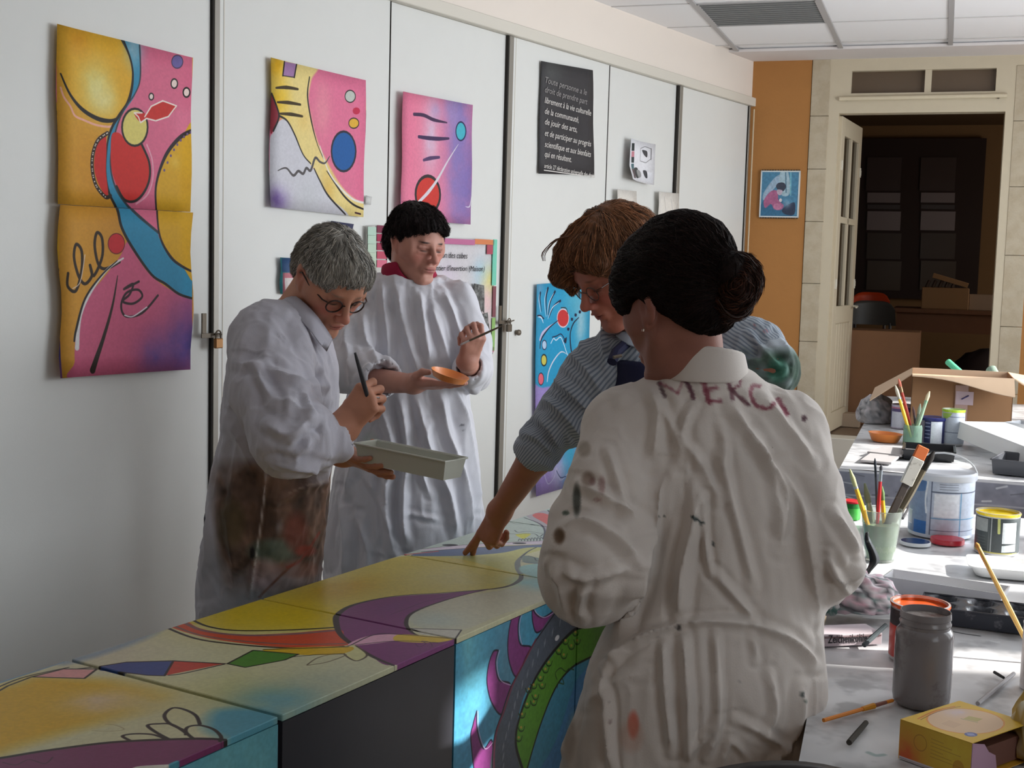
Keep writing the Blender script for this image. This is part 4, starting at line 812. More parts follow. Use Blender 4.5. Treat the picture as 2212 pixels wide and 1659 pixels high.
# ============================================================ SMOOTH BODIES: implicit shapes turned into one mesh
def n_(v): v = np.asarray(v, float); return v / (np.linalg.norm(v) + 1e-12)
class SDF:
    def __init__(s): s.p = []
    def _add(s, lo, hi, fn, k, op): s.p.append((np.asarray(lo, float), np.asarray(hi, float), fn, k, op)); return s
    def cone(s, a, b, ra, rb, k=.02, op='u'):
        a = np.asarray(a, float); b = np.asarray(b, float); ab = b - a; L2 = ab @ ab + 1e-12; R = max(ra, rb)
        def fn(P_):
            t = np.clip((P_ - a) @ ab / L2, 0, 1); return np.linalg.norm(P_ - a - t[:, None] * ab, axis=1) - (ra + (rb - ra) * t)
        return s._add(np.minimum(a, b) - R, np.maximum(a, b) + R, fn, k, op)
    def chain(s, pts, rs, k=.02, op='u'):
        for i in range(len(pts) - 1): s.cone(pts[i], pts[i + 1], rs[i], rs[i + 1], k, op)
        return s
    def ell(s, c, r, A=None, k=.02, op='u'):     # A: rows are the local axes
        c = np.asarray(c, float); r = np.asarray(r, float); A = np.eye(3) if A is None else np.asarray(A, float); R = r.max()
        def fn(P_):
            q = (P_ - c) @ A.T; k0 = np.linalg.norm(q / r, axis=1); k1 = np.linalg.norm(q / (r * r), axis=1) + 1e-9; return np.where(k0 < 1e-6, -r.min(), k0 * (k0 - 1) / k1)
        return s._add(c - R, c + R, fn, k, op)
    def loft(s, secs, k=.02, op='u', cap=.02, pw=2.0):          # (z, cx, cy, a, b, ang)
        S = np.array(secs, float); S = S[np.argsort(S[:, 0])]; zz = np.linspace(S[0, 0], S[-1, 0], 60)
        # monotone-ish smoothing
        C_ = np.stack([np.interp(zz, S[:, 0], S[:, i]) for i in range(1, 6)], 1); ker = np.array([1, 2, 3, 2, 1.]) / 9
        Cp = np.pad(C_, ((2, 2), (0, 0)), mode='edge'); C_ = np.stack([np.convolve(Cp[:, i], ker, 'valid') for i in range(5)], 1)
        R = C_[:, 2:4].max(); lo = [C_[:, 0].min() - R, C_[:, 1].min() - R, zz[0]]; hi = [C_[:, 0].max() + R, C_[:, 1].max() + R, zz[-1]]
        def fn(P_):
            z = P_[:, 2]; cx, cy, a, b, an = [np.interp(z, zz, C_[:, i]) for i in range(5)]
            x = P_[:, 0] - cx; y = P_[:, 1] - cy; ca, sa = np.cos(an), np.sin(an); x, y = x * ca + y * sa, -x * sa + y * ca
            k0 = ((np.abs(x) / a) ** pw + (np.abs(y) / b) ** pw) ** (1 / pw); k1 = np.sqrt((x / a ** 2) ** 2 + (y / b ** 2) ** 2) + 1e-9
            d = np.where(k0 > .3, k0 * (k0 - 1) / k1, -.7 * np.minimum(a, b)); dz = np.maximum(zz[0] - z, z - zz[-1])
            h = np.maximum(cap - np.abs(d - dz), 0) / cap; return np.maximum(d, dz) + h * h * cap / 4
        return s._add(lo, hi, fn, k, op)
    def plane(s, p, n, k=.004):     # remove everything on the side n points to
        p = np.asarray(p, float); n = n_(n)
        return s._add([-99] * 3, [99] * 3, lambda P_: -((P_ - p) @ n), k, 's')
    def ev(s, P_, pad):
        d = np.full(len(P_), 1.0)
        for lo, hi, fn, k, op in s.p:
            m = np.all((P_ > lo - pad - k) & (P_ < hi + pad + k), axis=1)
            if not m.any(): continue
            q = fn(P_[m]); a = d[m]
            if op == 'u': h = np.maximum(k - np.abs(a - q), 0) / k; d[m] = np.minimum(a, q) - h * h * k / 4
            else: q = -q; h = np.maximum(k - np.abs(a - q), 0) / k; d[m] = np.maximum(a, q) + h * h * k / 4
        return d
    def mesh(s, h, lo=None, hi=None):
        u = [q for q in s.p if q[4] == 'u']
        lo = np.min([q[0] for q in u], 0) - 3 * h if lo is None else np.asarray(lo); hi = np.max([q[1] for q in u], 0) + 3 * h if hi is None else np.asarray(hi)
        f = 6; n = np.ceil((hi - lo) / (h * f)).astype(int) + 1; Hc = h * f
        g = np.stack(np.meshgrid(*[np.arange(k) for k in n], indexing='ij'), -1).reshape(-1, 3)
        dc = s.ev(lo + (g + .5) * Hc, Hc * 1.3).reshape(n)
        act = np.argwhere(np.abs(dc) < Hc * 1.25)
        D = np.repeat(np.repeat(np.repeat(dc, f, 0), f, 1), f, 2).astype(np.float32)
        loc = np.stack(np.meshgrid(*[np.arange(f)] * 3, indexing='ij'), -1).reshape(-1, 3)
        idx = (act[:, None, :] * f + loc[None]).reshape(-1, 3)
        for i in range(0, len(idx), 400000):
            q = idx[i:i + 400000]; D[q[:, 0], q[:, 1], q[:, 2]] = s.ev(lo + q * h, h * 3)
        return nets(D, lo, h)
def nets(D, lo, h):
    S = D < 0; nx, ny, nz = D.shape; cnt = np.zeros((nx - 1, ny - 1, nz - 1), np.int8)
    for i in (0, 1):
        for j in (0, 1):
            for k in (0, 1): cnt += S[i:nx - 1 + i, j:ny - 1 + j, k:nz - 1 + k]
    A = (cnt > 0) & (cnt < 8); cells = np.argwhere(A); idm = np.full(A.shape, -1, np.int32); idm[A] = np.arange(len(cells))
    pos = np.zeros((len(cells), 3)); w = np.zeros(len(cells))
    cr = [(i, j, k) for i in (0, 1) for j in (0, 1) for k in (0, 1)]
    val = {c: D[cells[:, 0] + c[0], cells[:, 1] + c[1], cells[:, 2] + c[2]].astype(float) for c in cr}
    for a in cr:
        for ax in range(3):
            if a[ax]: continue
            b = list(a); b[ax] = 1; b = tuple(b); va, vb = val[a], val[b]; m = (va < 0) != (vb < 0)
            t = va[m] / (va[m] - vb[m]); p = np.tile(np.array(a, float), (m.sum(), 1)); p[:, ax] += t; pos[m] += p; w[m] += 1
    V = lo + (cells + pos / w[:, None]) * h; Fs = []
    for ax in range(3):
        a, b = [(1, 2), (2, 0), (0, 1)][ax]
        sl0 = [slice(None)] * 3; sl1 = [slice(None)] * 3; sl0[ax] = slice(0, -1); sl1[ax] = slice(1, None)
        ch = S[tuple(sl0)] != S[tuple(sl1)]; e = np.argwhere(ch); e = e[(e[:, a] > 0) & (e[:, b] > 0) & (e[:, a] < D.shape[a] - 1) & (e[:, b] < D.shape[b] - 1)]
        if not len(e): continue
        da = np.zeros(3, int); da[a] = 1; db = np.zeros(3, int); db[b] = 1
        q = [idm[tuple((e + o).T)] for o in (-da - db, -db, 0 * da, -da)]
        q = np.stack(q, 1); fl = ~S[tuple(e.T)]; q[fl] = q[fl][:, ::-1]; Fs.append(q[(q >= 0).all(1)])
    return V, np.concatenate(Fs)
def vnormals(V, Fq):
    n = np.cross(V[Fq[:, 2]] - V[Fq[:, 0]], V[Fq[:, 3]] - V[Fq[:, 1]]); N = np.zeros_like(V)
    for i in range(4): np.add.at(N, Fq[:, i], n)
    return N / (np.linalg.norm(N, axis=1)[:, None] + 1e-12)
def relax(V, Fq, it=1, lam=.5):
    for _ in range(it):
        A = np.zeros_like(V); c = np.zeros(len(V))
        for i in range(4):
            for j in ((i + 1) % 4, (i - 1) % 4): np.add.at(A, Fq[:, i], V[Fq[:, j]]); np.add.at(c, Fq[:, i], 1)
        V = V + lam * (A / np.maximum(c, 1)[:, None] - V)
    return V
_tab = {}
def noise3(P_, seed=0):
    if seed not in _tab: _tab[seed] = np.random.RandomState(seed).rand(32, 32, 32)
    T = _tab[seed]; i = np.floor(P_).astype(int); f = P_ - i; f = f * f * (3 - 2 * f); r = 0
    for a in (0, 1):
        for b in (0, 1):
            for c in (0, 1):
                r = r + T[(i[:, 0] + a) % 32, (i[:, 1] + b) % 32, (i[:, 2] + c) % 32] * np.where(a, f[:, 0], 1 - f[:, 0]) * np.where(b, f[:, 1], 1 - f[:, 1]) * np.where(c, f[:, 2], 1 - f[:, 2])
    return r
def fbm(P_, seed=0, o=3):
    r = 0; a = 1; t = 0
    for k in range(o): r = r + a * noise3(P_ * 2 ** k, seed + k); t += a; a *= .5
    return r / t
def pdist(q, pts):
    d = np.full(len(q), 1e9)
    for a, b in zip(pts[:-1], pts[1:]):
        ab = b - a; t = np.clip((q - a) @ ab / (ab @ ab + 1e-9), 0, 1); d = np.minimum(d, np.linalg.norm(q - a - t[:, None] * ab, axis=1))
    return d
def folds(V, Fq, fl, amp=.004, freq=9., seed=5, side=None, stretch=(1, 1, .45), scale=1.):
    """raise creases on the side the reference view shows, add soft noise folds everywhere"""
    N = vnormals(V, Fq); px = pix(V); front = np.clip(-(N @ n_(V.mean(0) - CAM)) * 3, 0, 1)
    if side is not None: front = front * side(V)
    d = np.zeros(len(V))
    for pts, w, h in fl:
        p = smooth_pts(pts, 4); lo = p.min(0) - 3 * w; hi = p.max(0) + 3 * w; m = np.all((px > lo) & (px < hi), axis=1)
        if not m.any(): continue
        q = pdist(px[m], p); ends = np.minimum(1, np.minimum(np.linalg.norm(px[m] - p[0], axis=1), np.linalg.norm(px[m] - p[-1], axis=1)) / (4 * w) + .15)
        q = q * (.75 + .7 * fbm(V[m] * 16, seed + 3)); d[m] += h * scale * ends * (np.exp(-(q / (w * 1.1))) - .40 * np.exp(-((q - 2.3 * w) / (w * 1.2)) ** 2))
    d *= front
    nz = fbm(V * freq * np.array(stretch) + 3.1 + .8 * fbm(V * freq * .5, seed + 7)[:, None], seed); nz = 1 - np.abs(2 * nz - 1) * 2
    n2 = fbm(V * freq * 2.7 * np.array(stretch) + 9.1 + 1.5 * fbm(V * freq, seed + 17)[:, None], seed + 23, 2); d += amp * (nz - .5) + amp * .42 * (.5 - np.abs(2 * n2 - 1) * 2.2)
    return V + N * d[:, None]
def meshobj(name, V, Fq, material, parent, colf=None, attrs=None, label=None, smooth=True):
    org = np.array(parent['_o']); me = bpy.data.meshes.new(name)
    me.vertices.add(len(V)); me.vertices.foreach_set('co', (V - org).ravel().astype(np.float32))
    me.loops.add(Fq.size); me.loops.foreach_set('vertex_index', Fq.ravel().astype(np.int32))
    me.polygons.add(len(Fq)); me.polygons.foreach_set('loop_start', np.arange(0, Fq.size, 4, dtype=np.int32)); me.polygons.foreach_set('loop_total', np.full(len(Fq), 4, np.int32))
    me.update(); me.validate(); me.polygons.foreach_set('use_smooth', [True] * len(me.polygons))
    if colf is not None:
        c = np.ones((len(V), 4), np.float32); c[:, :3] = s2l(np.clip(colf, 0, 255)); ca_ = me.color_attributes.new('Col', 'FLOAT_COLOR', 'POINT'); ca_.data.foreach_set('color', c.ravel())
    for k, a in (attrs or {}).items():
        at = me.attributes.new(k, 'FLOAT', 'POINT'); at.data.foreach_set('value', np.asarray(a, np.float32))
    me.materials.append(material); o = bpy.data.objects.new(name, me); COL.objects.link(o); o.parent = parent; o['_o'] = parent['_o']
    if label: o['label'] = label
    return o
def join(*ms):
    V = []; F = []; o = 0
    for v, f in ms: V.append(v); F.append(f + o); o += len(v)
    return np.concatenate(V), np.concatenate(F)

# ------------------------------------------------------------ head
class Head:
    def __init__(s, px, py, d, F, roll=0., sc_=1.):
        s.c = P(px, py, d); s.F = n_(F); R = n_(np.cross(s.F, Z)); U = np.cross(R, s.F)
        s.R = math.cos(roll) * R + math.sin(roll) * U; s.U = np.cross(s.R, s.F); s.A = np.array([s.R, s.F, s.U]); s.k = sc_
    def w(s, r, f, u): return s.c + s.k * (r * s.R + f * s.F + u * s.U)
    def loc(s, V): return (V - s.c) @ s.A.T / s.k
    def build(s, neck, age=0., smile=0., mouth_open=0., nr=.054):
        S = SDF(); w = s.w; A = s.A; K = s.k
        def e(c, r, k=.02, op='u'): S.ell(w(*c), np.array(r) * K, A, k * K, op)
        e((0, -.018, .036), (.073, .090, .083)); e((0, .022, -.022), (.056, .064, .082), .03); e((0, .034, .045), (.058, .052, .050), .03)
        for sg in (-1, 1):
            S.cone(w(sg * .050, .0, -.052), w(sg * .016, .068, -.098), .019 * K, .017 * K, .03 * K)
            S.cone(w(sg * .044, .050, -.018), w(sg * .036, .060, -.036), .019 * K, .016 * K, .03 * K)
            e((sg * .060, .028, .0), (.014, .035, .03), .03)
        S.cone(w(-.008, .078, -.100), w(.008, .078, -.100), .016 * K, .016 * K, .02 * K)
        S.cone(w(-.030, .078, .021), w(.030, .078, .021), .010 * K, .010 * K, .014 * K)
        for sg in (-1, 1):
            e((sg * .032, .101, .002), (.0185, .017, .014), .012, 's')
            e((sg * .031, .0715, .001), (.0138, .0138, .0132), .003)
            S.cone(w(sg * .019, .0835, .007), w(sg * .045, .0775, .006), .0042 * K, .004 * K, .006 * K)
            S.cone(w(sg * .020, .083, -.011), w(sg * .043, .076, -.010), .0035 * K, .0035 * K, .008 * K)
            # ear
            e((sg * .074, -.012, .0), (.007, .018, .031), .006); e((sg * .080, -.018, .010), (.005, .014, .017), .006); e((sg * .083, -.008, .002), (.006, .009, .015), .004, 's'); S.cone(w(sg * .072, .0, -.02), w(sg * .072, .002, -.028), .007 * K, .006 * K, .006 * K)
        S.cone(w(0, .084, .016), w(0, .110, -.024), .0075 * K, .0095 * K, .014 * K); e((0, .113, -.029), (.0115, .0115, .010), .008)
        for sg in (-1, 1): e((sg * .0125, .1025, -.034), (.0075, .010, .007), .007); e((sg * .007, .106, -.0415), (.0035, .005, .003), .003, 's')
        e((0, .088, -.060), (.026, .014, .020), .016)
        mz = -.062 - mouth_open * .004
        e((0, .0995, -.0575), (.021, .0065, .0048), .004); e((0, .0975, -.0675 - mouth_open * .010), (.018, .0070, .0055), .005)
        for sg in (-1, 1): S.cone(w(0, .106, mz), w(sg * .024, .094, mz + smile * .004), .0016 * K * (1 + 3 * mouth_open), .001 * K, .003 * K, 's')
        if mouth_open: e((0, .103, -.0625), (.016, .012, .0045 * mouth_open + .001), .003, 's')
        for sg in (-1, 1):   # cheek fold
            S.cone(w(sg * .019, .101, -.036), w(sg * .033, .086, -.062), .002 * K, .0018 * K, .008 * K, 's')
        e((0, .100, -.079), (.016, .008, .005), .01, 's')
        S.cone(w(0, -.030, -.045), np.asarray(neck), nr * K, nr * 1.08 * K, .035)
        S.cone(w(0, .02, -.085), np.asarray(neck) + s.F * .02, .03 * K, .045 * K, .04)
        V, Fq = S.mesh(.0022); return relax(V, Fq, 1, .4), Fq
    def colour(s, V, skin, lip=(168, 84, 84), brow=(90, 70, 60), brow_a=.8, blush=.25, iris=(70, 60, 50), look_down=True):
        L = s.loc(V); c = np.tile(np.array(skin, float), (len(V), 1)); r, f, u = L.T
        def mixc(m, rgb): nonlocal c; c = c * (1 - m[:, None]) + np.array(rgb, float) * m[:, None]
        c *= (1 + .06 * (fbm(V * 60, 40) - .5))[:, None]
        g = lambda cr, cf, cu, sr, sf, su: np.exp(-(((np.abs(r) - cr) / sr) ** 2 + ((f - cf) / sf) ** 2 + ((u - cu) / su) ** 2))
        mixc(blush * g(.040, .07, -.028, .022, .05, .02), (206, 110, 100)); mixc(blush * 1.2 * g(0, .11, -.03, .016, .02, .014), (206, 110, 100)); mixc(.5 * blush * g(.078, -.01, 0, .012, .03, .03), (200, 90, 80))
        mixc(.85 * np.clip(g(0, .10, -.0575, .021, .014, .0050) * 1.4 - .35, 0, 1), lip); mixc(.85 * np.clip(g(0, .10, -.068, .019, .014, .0062) * 1.4 - .35, 0, 1), lip)
        mixc(.7 * np.clip(g(0, .10, -.0625, .022, .014, .0013) * 1.5 - .3, 0, 1), (90, 34, 34))
        mixc(brow_a * np.clip(1.6 * g(.032, .085, .0225, .017, .03, .0034) - .35, 0, 1), brow)
        mixc(.3 * g(.031, .08, .004, .02, .03, .010), (120, 70, 60))
        eye = (f > .06) & (np.abs(np.abs(r) - .031) < .0125) & (u < .0035) & (u > -.0065)
        if not look_down:
            mixc(eye * .9, (220, 212, 206)); mixc((((np.abs(r) - .031) ** 2 + (u + .001) ** 2) < .0055 ** 2) * (f > .06) * 1.0, iris)
        else:
            mixc(np.clip(1.5 * g(.031, .085, -.0050, .014, .02, .0026) - .3, 0, 1) * .9, (40, 26, 22)); mixc(.35 * g(.031, .08, .001, .016, .02, .007), (110, 66, 56))
        return c
def hair_mesh(Hd, parts, cuts, hres=.0035, strand=(40, 40, 8), amp=.006, seed=3, fine=.002):
    """parts: local ellipsoids / cones; cuts: local ellipsoids removed; strand: noise frequency per local axis"""
    S = SDF()
    for p in parts:
        if p[0] == 'e': S.ell(Hd.w(*p[1]), np.array(p[2]) * Hd.k, Hd.A, p[3] if len(p) > 3 else .02)
        else: S.cone(Hd.w(*p[1]), Hd.w(*p[2]), p[3], p[4], p[5] if len(p) > 5 else .02)
    for p in cuts:
        if p[0] == 'e': S.ell(Hd.w(*p[1]), np.array(p[2]) * Hd.k, Hd.A, p[3] if len(p) > 3 else .008, 's')
        elif p[0] == 'c': S.cone(Hd.w(*p[1]), Hd.w(*p[2]), p[3], p[4], p[5] if len(p) > 5 else .008, 's')
        else: S.plane(Hd.w(*p[1]), Hd.A.T @ np.array(p[2], float), .006)
    V, Fq = S.mesh(hres); N = vnormals(V, Fq); L = Hd.loc(V); q = L * np.array(strand); q = q + 1.2 * fbm(L * 14, seed + 5)[:, None]
    nz = fbm(q, seed, 3); V = V + N * (amp * (nz - .5) * 2 + fine * (noise3(q * 4, seed + 11) - .5) * 2)[:, None]
    return V, Fq, nz
def hair_locks(Hd, n, pfun, parent, material, seed=1, r=.0012, name='hair_strands'):
    m = MB(); g = rnd(seed)
    for i in range(n): m.tube(pfun(g), [r, r * .9, r * .8, r * .5, r * .25][:5] if True else r, 4, caps=False)
    return m.build(name, material, parent, 'all')
def strands(root, V, Fq, n, flow, length, rgb, seed, r=.0009, steps=6, lift=.0016, mask=None, name='hair_strands', material=None, flare=0., var=.9):
    from mathutils.kdtree import KDTree
    N = vnormals(V, Fq); g = np.random.RandomState(seed); kd = KDTree(len(V))
    for i, v in enumerate(V): kd.insert(v, i)
    kd.balance(); idx = np.arange(len(V)) if mask is None else np.where(mask(V))[0]; idx = g.choice(idx, n)
    pv = []; pf = []; pc = []; o = 0
    for i in idx:
        p = V[i].copy(); nn = N[i]; L = length * g.uniform(.5, 1.2); br = np.clip(g.normal(1., .33), .35, 2.0); jit = g.normal(0, .18, 3); pts = []
        for k in range(steps + 1):
            pts.append(p + nn * (lift * (.3 + g.random() * .25) * (1.2 if k else .2) + flare * (k / steps) ** 3)); d = flow(p) + jit; d = d - nn * (d @ nn); d /= np.linalg.norm(d) + 1e-9; q = p + d * L / steps
            co, j, _ = kd.find(q); p = .45 * q + .55 * V[j]; p = q - N[j] * ((q - V[j]) @ N[j]); nn = N[j]
        up = None
        for k, c in enumerate(pts):
            t = pts[min(k + 1, steps)] - pts[max(k - 1, 0)]; t /= np.linalg.norm(t) + 1e-9
            if up is None: up = np.cross(t, nn)
            up = up - t * (up @ t); up /= np.linalg.norm(up) + 1e-9; w = np.cross(t, up); rr = r * (1 - .85 * (k / steps) ** 2) * (.4 if k == 0 else 1)
            for a in (0, 2.094, 4.189): pv.append(c + rr * (math.cos(a) * up + math.sin(a) * w)); pc.append(br)
        for k in range(steps):
            for a in range(3): pf.append((o + k * 3 + a, o + k * 3 + (a + 1) % 3, o + (k + 1) * 3 + (a + 1) % 3, o + (k + 1) * 3 + a))
        o += 3 * (steps + 1)
    pc = np.array(pc); ob = meshobj(name, np.array(pv), np.array(pf), material, root, np.array(rgb, float)[None] * (1 - var + var * pc)[:, None]); ob['kind'] = 'stuff'; return ob
def hand(S, wrist, d, n, side, curls, thumb, sc_=1., spread=.06, elbow=None, re=.04, rw=.026, k=.010):
    """d: wrist to knuckles, n: back-of-hand normal, side: +1 / -1 chooses the thumb side (t = side * cross(d, n))"""
    wrist = np.asarray(wrist, float); d = n_(d); n = n_(np.asarray(n, float) - d * np.dot(n, d)); t = side * np.cross(d, n); s = sc_
    W = lambda a, b, c: wrist + s * (a * d + b * t + c * n)
    off = [.029, .0095, -.0095, -.027]; ln = [.088, .092, .088, .078]; seg = [(.040, .025, .020), (.045, .028, .021), (.041, .027, .021), (.032, .020, .018)]; rad = [.0092, .0094, .0089, .0079]
    for i in range(4):
        b = W(ln[i], off[i], 0); S.cone(W(.008, off[i] * .62, 0), b, .0135 * s, .0108 * s, .014)
        dirv = n_(d + t * off[i] * spread * 30); a = 0; p = b
        for j in range(3):
            a += math.radians(curls[i][j]); v = math.cos(a) * dirv - math.sin(a) * n; q = p + v * seg[i][j] * s
            S.cone(p, q, rad[i] * s * (1 - .08 * j), rad[i] * s * (1 - .08 * (j + 1)), .004); p = q
    tp = [W(*q) for q in thumb]; S.cone(W(.012, .018, -.004), tp[0], .016 * s, .0135 * s, .016)
    S.cone(tp[0], tp[1], .0125 * s, .0105 * s, .006); S.cone(tp[1], tp[2], .0105 * s, .0085 * s, .004)
    S.cone(wrist, W(.01, 0, 0), rw, rw * .95, .012); S.cone(W(.035, .012, -.007), W(.06, -.01, -.005), .013 * s, .012 * s, .015)
    if elbow is not None:
        e = np.asarray(elbow, float); mid = e + (wrist - e) * .35; S.cone(e, mid, re, re * .97, .02); S.cone(mid, wrist, re * .97, rw, .02)
    return W
def legs(parent, hip, face, colour, shoe, hipw=.072, ztop=.95, nm='trousers'):
    face = n_([face[0], face[1], 0]); rt = np.cross(face, Z); hip = np.array([hip[0], hip[1], 0.]); S = SDF()
    S.ell(hip + Z * (ztop - .06), (.130, .10, .13), np.array([rt, face, Z]), .03)
    for sg in (-1, 1):
        a = hip + rt * sg * hipw; S.chain([a + Z * (ztop - .1), a + Z * .5 + rt * sg * .012, a + Z * .1 + rt * sg * .02], [.075, .058, .05], .04)
    S.plane([0, 0, .09], [0, 0, -1]); V, Fq = S.mesh(.012); V = folds(V, Fq, [], .006, 10, 8)
    meshobj(nm, V, Fq, mat('cloth_%s' % (colour,), colour, .9, bump=.3, bscale=300), parent)
    for sg in (-1, 1):
        S = SDF(); a = hip + rt * sg * (hipw + .02); S.cone(a + Z * .045 - face * .03, a + Z * .04 + face * .15, .045, .036, .02); S.cone(a + Z * .06, a + Z * .11, .045, .042, .02); S.plane([0, 0, .002], [0, 0, -1]); V, Fq = S.mesh(.008)
        meshobj('shoe', V, Fq, mat('shoe_%s' % (shoe,), shoe, .6), parent)
def under_body(neck, hip, shs, F, skin_h=.012):
    """trunk, upper arms and legs that stay under the clothes (coarse part of the one body mesh)"""
    neck = np.asarray(neck, float); hip = np.asarray(hip, float); S = SDF(); F = n_([F[0], F[1], 0]); rt = np.cross(F, Z); A = np.array([rt, F, Z])
    mid = (neck + hip) / 2; S.ell(neck - Z * .13 + (hip - neck) * .05, (.13, .075, .12), A, .05); S.ell(mid, (.11, .075, .17), A, .06); S.ell(hip, (.105, .075, .09), A, .06)
    for a in shs: S.chain(a, [.038, .036, .032][:len(a)], .03)
    h0 = np.array([hip[0], hip[1], 0.])
    for sg in (-1, 1): q = h0 + rt * sg * .068; S.chain([q + Z * (hip[2] - .06), q + Z * .48, q + Z * .07, q + Z * .04 + F * .10], [.062, .045, .034, .028], .03)
    return S.mesh(skin_h)
def lofts(rows, dflt_b=.12):   # rows: (y_px, xl, xr, depth, b, ang)
    o = []
    for r in rows:
        y, xl, xr, d, b = r[:5]; ang = r[5] if len(r) > 5 else 0.; c = P((xl + xr) / 2, y, d); o.append((c[2], c[0], c[1], (xr - xl) / 2 / F_ * d, b, ang))
    return o
# ============================================================ PEOPLE
M_skin = mat('skin', vcol=True, rough=.5, sss=.05, bump=.12, bscale=220)
M_smock = mat('smock_cotton', vcol=True, rough=.9, bump=.18, bscale=420, sheen=.1)
def spots(px, c, lst, front):
    for x, y, rx, ry, rgb, a in lst:
        m = np.clip(1.4 - (((px[:, 0] - x) / rx) ** 2 + ((px[:, 1] - y) / ry) ** 2) * 1.2, 0, 1) * a * front; c[:] = c * (1 - m[:, None]) + np.array(rgb, float) * m[:, None]
def strokes(px, c, lst, front, V):
    for pts, w, rgb, a in lst:
        p = smooth_pts(pts, 4); lo = p.min(0) - w * 2; hi = p.max(0) + w * 2; m = np.all((px > lo) & (px < hi), axis=1)
        if not m.any(): continue
        q = pdist(px[m], p); al = np.clip((w / 2 - q) / 2.5 + .5, 0, 1) * a * front[m] * (.55 + .6 * fbm(V[m] * 70, 77)); al = np.clip(al, 0, 1); c[m] = c[m] * (1 - al[:, None]) + np.array(rgb, float) * al[:, None]
def glasses(Hd, root, material, r_=.0195, th=.0015, fy=.094, ry=.86, name='glasses', lensmat=None):
    g = MB(); w = Hd.w
    for sg in (-1, 1):
        g.tube([w(sg * .0325 + r_ * math.cos(t), fy - abs(r_ * math.cos(t) + sg * .0325) * .12, -.004 + r_ * ry * math.sin(t)) for t in np.linspace(0, 2 * math.pi, 25)], th, 6, caps=False)
        g.tube([w(sg * (.0325 + r_), fy - .008, .004), w(sg * .064, fy - .016, .005), w(sg * .0775, .03, .006), w(sg * .080, -.008, .010), w(sg * .078, -.03, -.008)], th, 6)
    g.tube([w(-.0135, fy - .001, .0), w(0, fy + .003, .004), w(.0135, fy - .001, .0)], th, 6)
    go = g.build(name, material, root, True)
    l = MB()
    for sg in (-1, 1): l.add([w(sg * .0325 + r_ * math.cos(t), fy - abs(r_ * math.cos(t) + sg * .0325) * .12, -.004 + r_ * ry * math.sin(t)) for t in np.linspace(0, 2 * math.pi, 25)[:-1]], [tuple(range(24))])
    lo_ = l.build('lens', mat('lens_glass', (250, 250, 250), .02, trans=1., ior=1.02, spec=.5), root); lo_.parent = go
    return go
def brush(name, lb, a, b, r=.0035, handle=(170, 120, 60), ferr=(190, 190, 190), hair_=(90, 70, 50), tip=.16, cat='brush', group=None, wid=1., hl=None):
    a = np.asarray(a, float); b = np.asarray(b, float); t = thing(name, lb, cat, np.minimum(a, b) * [1, 1, 1], group); L = b - a; N_ = MB()
    N_.tube([a, a + L * .1, a + L * .45, a + L * (.80 - tip * .3)], [r * .6, r * .9, r * 1.25, r], 8); N_.build('handle', mat('brush_handle_%s' % (handle,), handle, .45), t, True)
    m = MB(); m.tube([a + L * (.80 - tip * .3), a + L * (1 - tip)], [r * 1.05, r * 1.05 * wid], 10); m.build('ferrule', mat('ferrule_%s' % (ferr,), ferr, .3, metal=.7), t, True)
    m = MB(); m.tube([a + L * (1 - tip), a + L * (1 - tip * .5), a + L], [r * wid, r * 1.15 * wid, r * .35 * wid], 10); m.build('bristles', mat('bristle_%s' % (hair_,), hair_, .9, bump=.4, bscale=500), t, True)
    return t

# ------------------------------------------------------------ 1: grey-haired woman with glasses
H1 = Head(713, 604, 2.93, (.505, -.575, -.643), roll=.05, sc_=.96)
nk = P(628, 705, 2.98)
r1 = thing('person', 'person with short grey hair and glasses in a paint-soiled white smock, holding a tray', 'person', [-.58, 3.0, 0])
hv, hf = H1.build(nk, nr=.056)
S = SDF(); wr1 = P(742, 925, 2.67); dd = n_(P(800, 852, 2.66) - wr1)
W1 = hand(S, wr1, dd, n_([-.35, -.9, .2]), -1, [(60, 75, 40), (72, 85, 45), (80, 85, 50), (85, 85, 50)], [(.040, .034, -.022), (.072, .034, -.036), (.092, .020, -.040)], 1.0, elbow=P(648, 958, 2.62), re=.040, rw=.029)
wr1b = P(737, 980, 2.86); dd2 = n_(P(810, 1012, 2.76) - wr1b)
hand(S, wr1b, dd2, n_([-.1, -.55, -.8]), 1, [(-4, 8, 6), (-2, 10, 6), (0, 12, 8), (2, 14, 8)], [(.035, .034, -.020), (.055, .030, -.046), (.070, .012, -.056)], .95, elbow=P(655, 945, 3.02), re=.036, rw=.026)
av, af = S.mesh(.0026)
uv_, uf_ = under_body(P(632, 720, 2.98), P(560, 1140, 3.0), [[P(592, 745, 2.80), P(606, 860, 2.70), P(640, 950, 2.63)], [P(622, 740, 3.12), P(645, 850, 3.08), P(658, 942, 3.02)]], (.85, -.5))
V, Fq = join((hv, hf), (av, af), (uv_, uf_)); sk = (196, 138, 112)
c = np.tile(np.array(sk, float), (len(V), 1)) * (1 + .08 * (fbm(V * 40, 50) - .5))[:, None]; c[:len(hv)] = H1.colour(hv, sk, lip=(170, 84, 80), brow=(130, 118, 108), brow_a=.5, blush=.55)
meshobj('body', V, Fq, M_skin, r1, c)
hp = [('e', (0, -.022, .044), (.077, .094, .082)), ('e', (0, .038, .062), (.062, .050, .046), .03), ('e', (0, -.07, .0), (.066, .045, .07), .03), ('e', (.056, .018, .030), (.018, .042, .043), .03), ('e', (-.056, .018, .030), (.018, .042, .043), .03)]
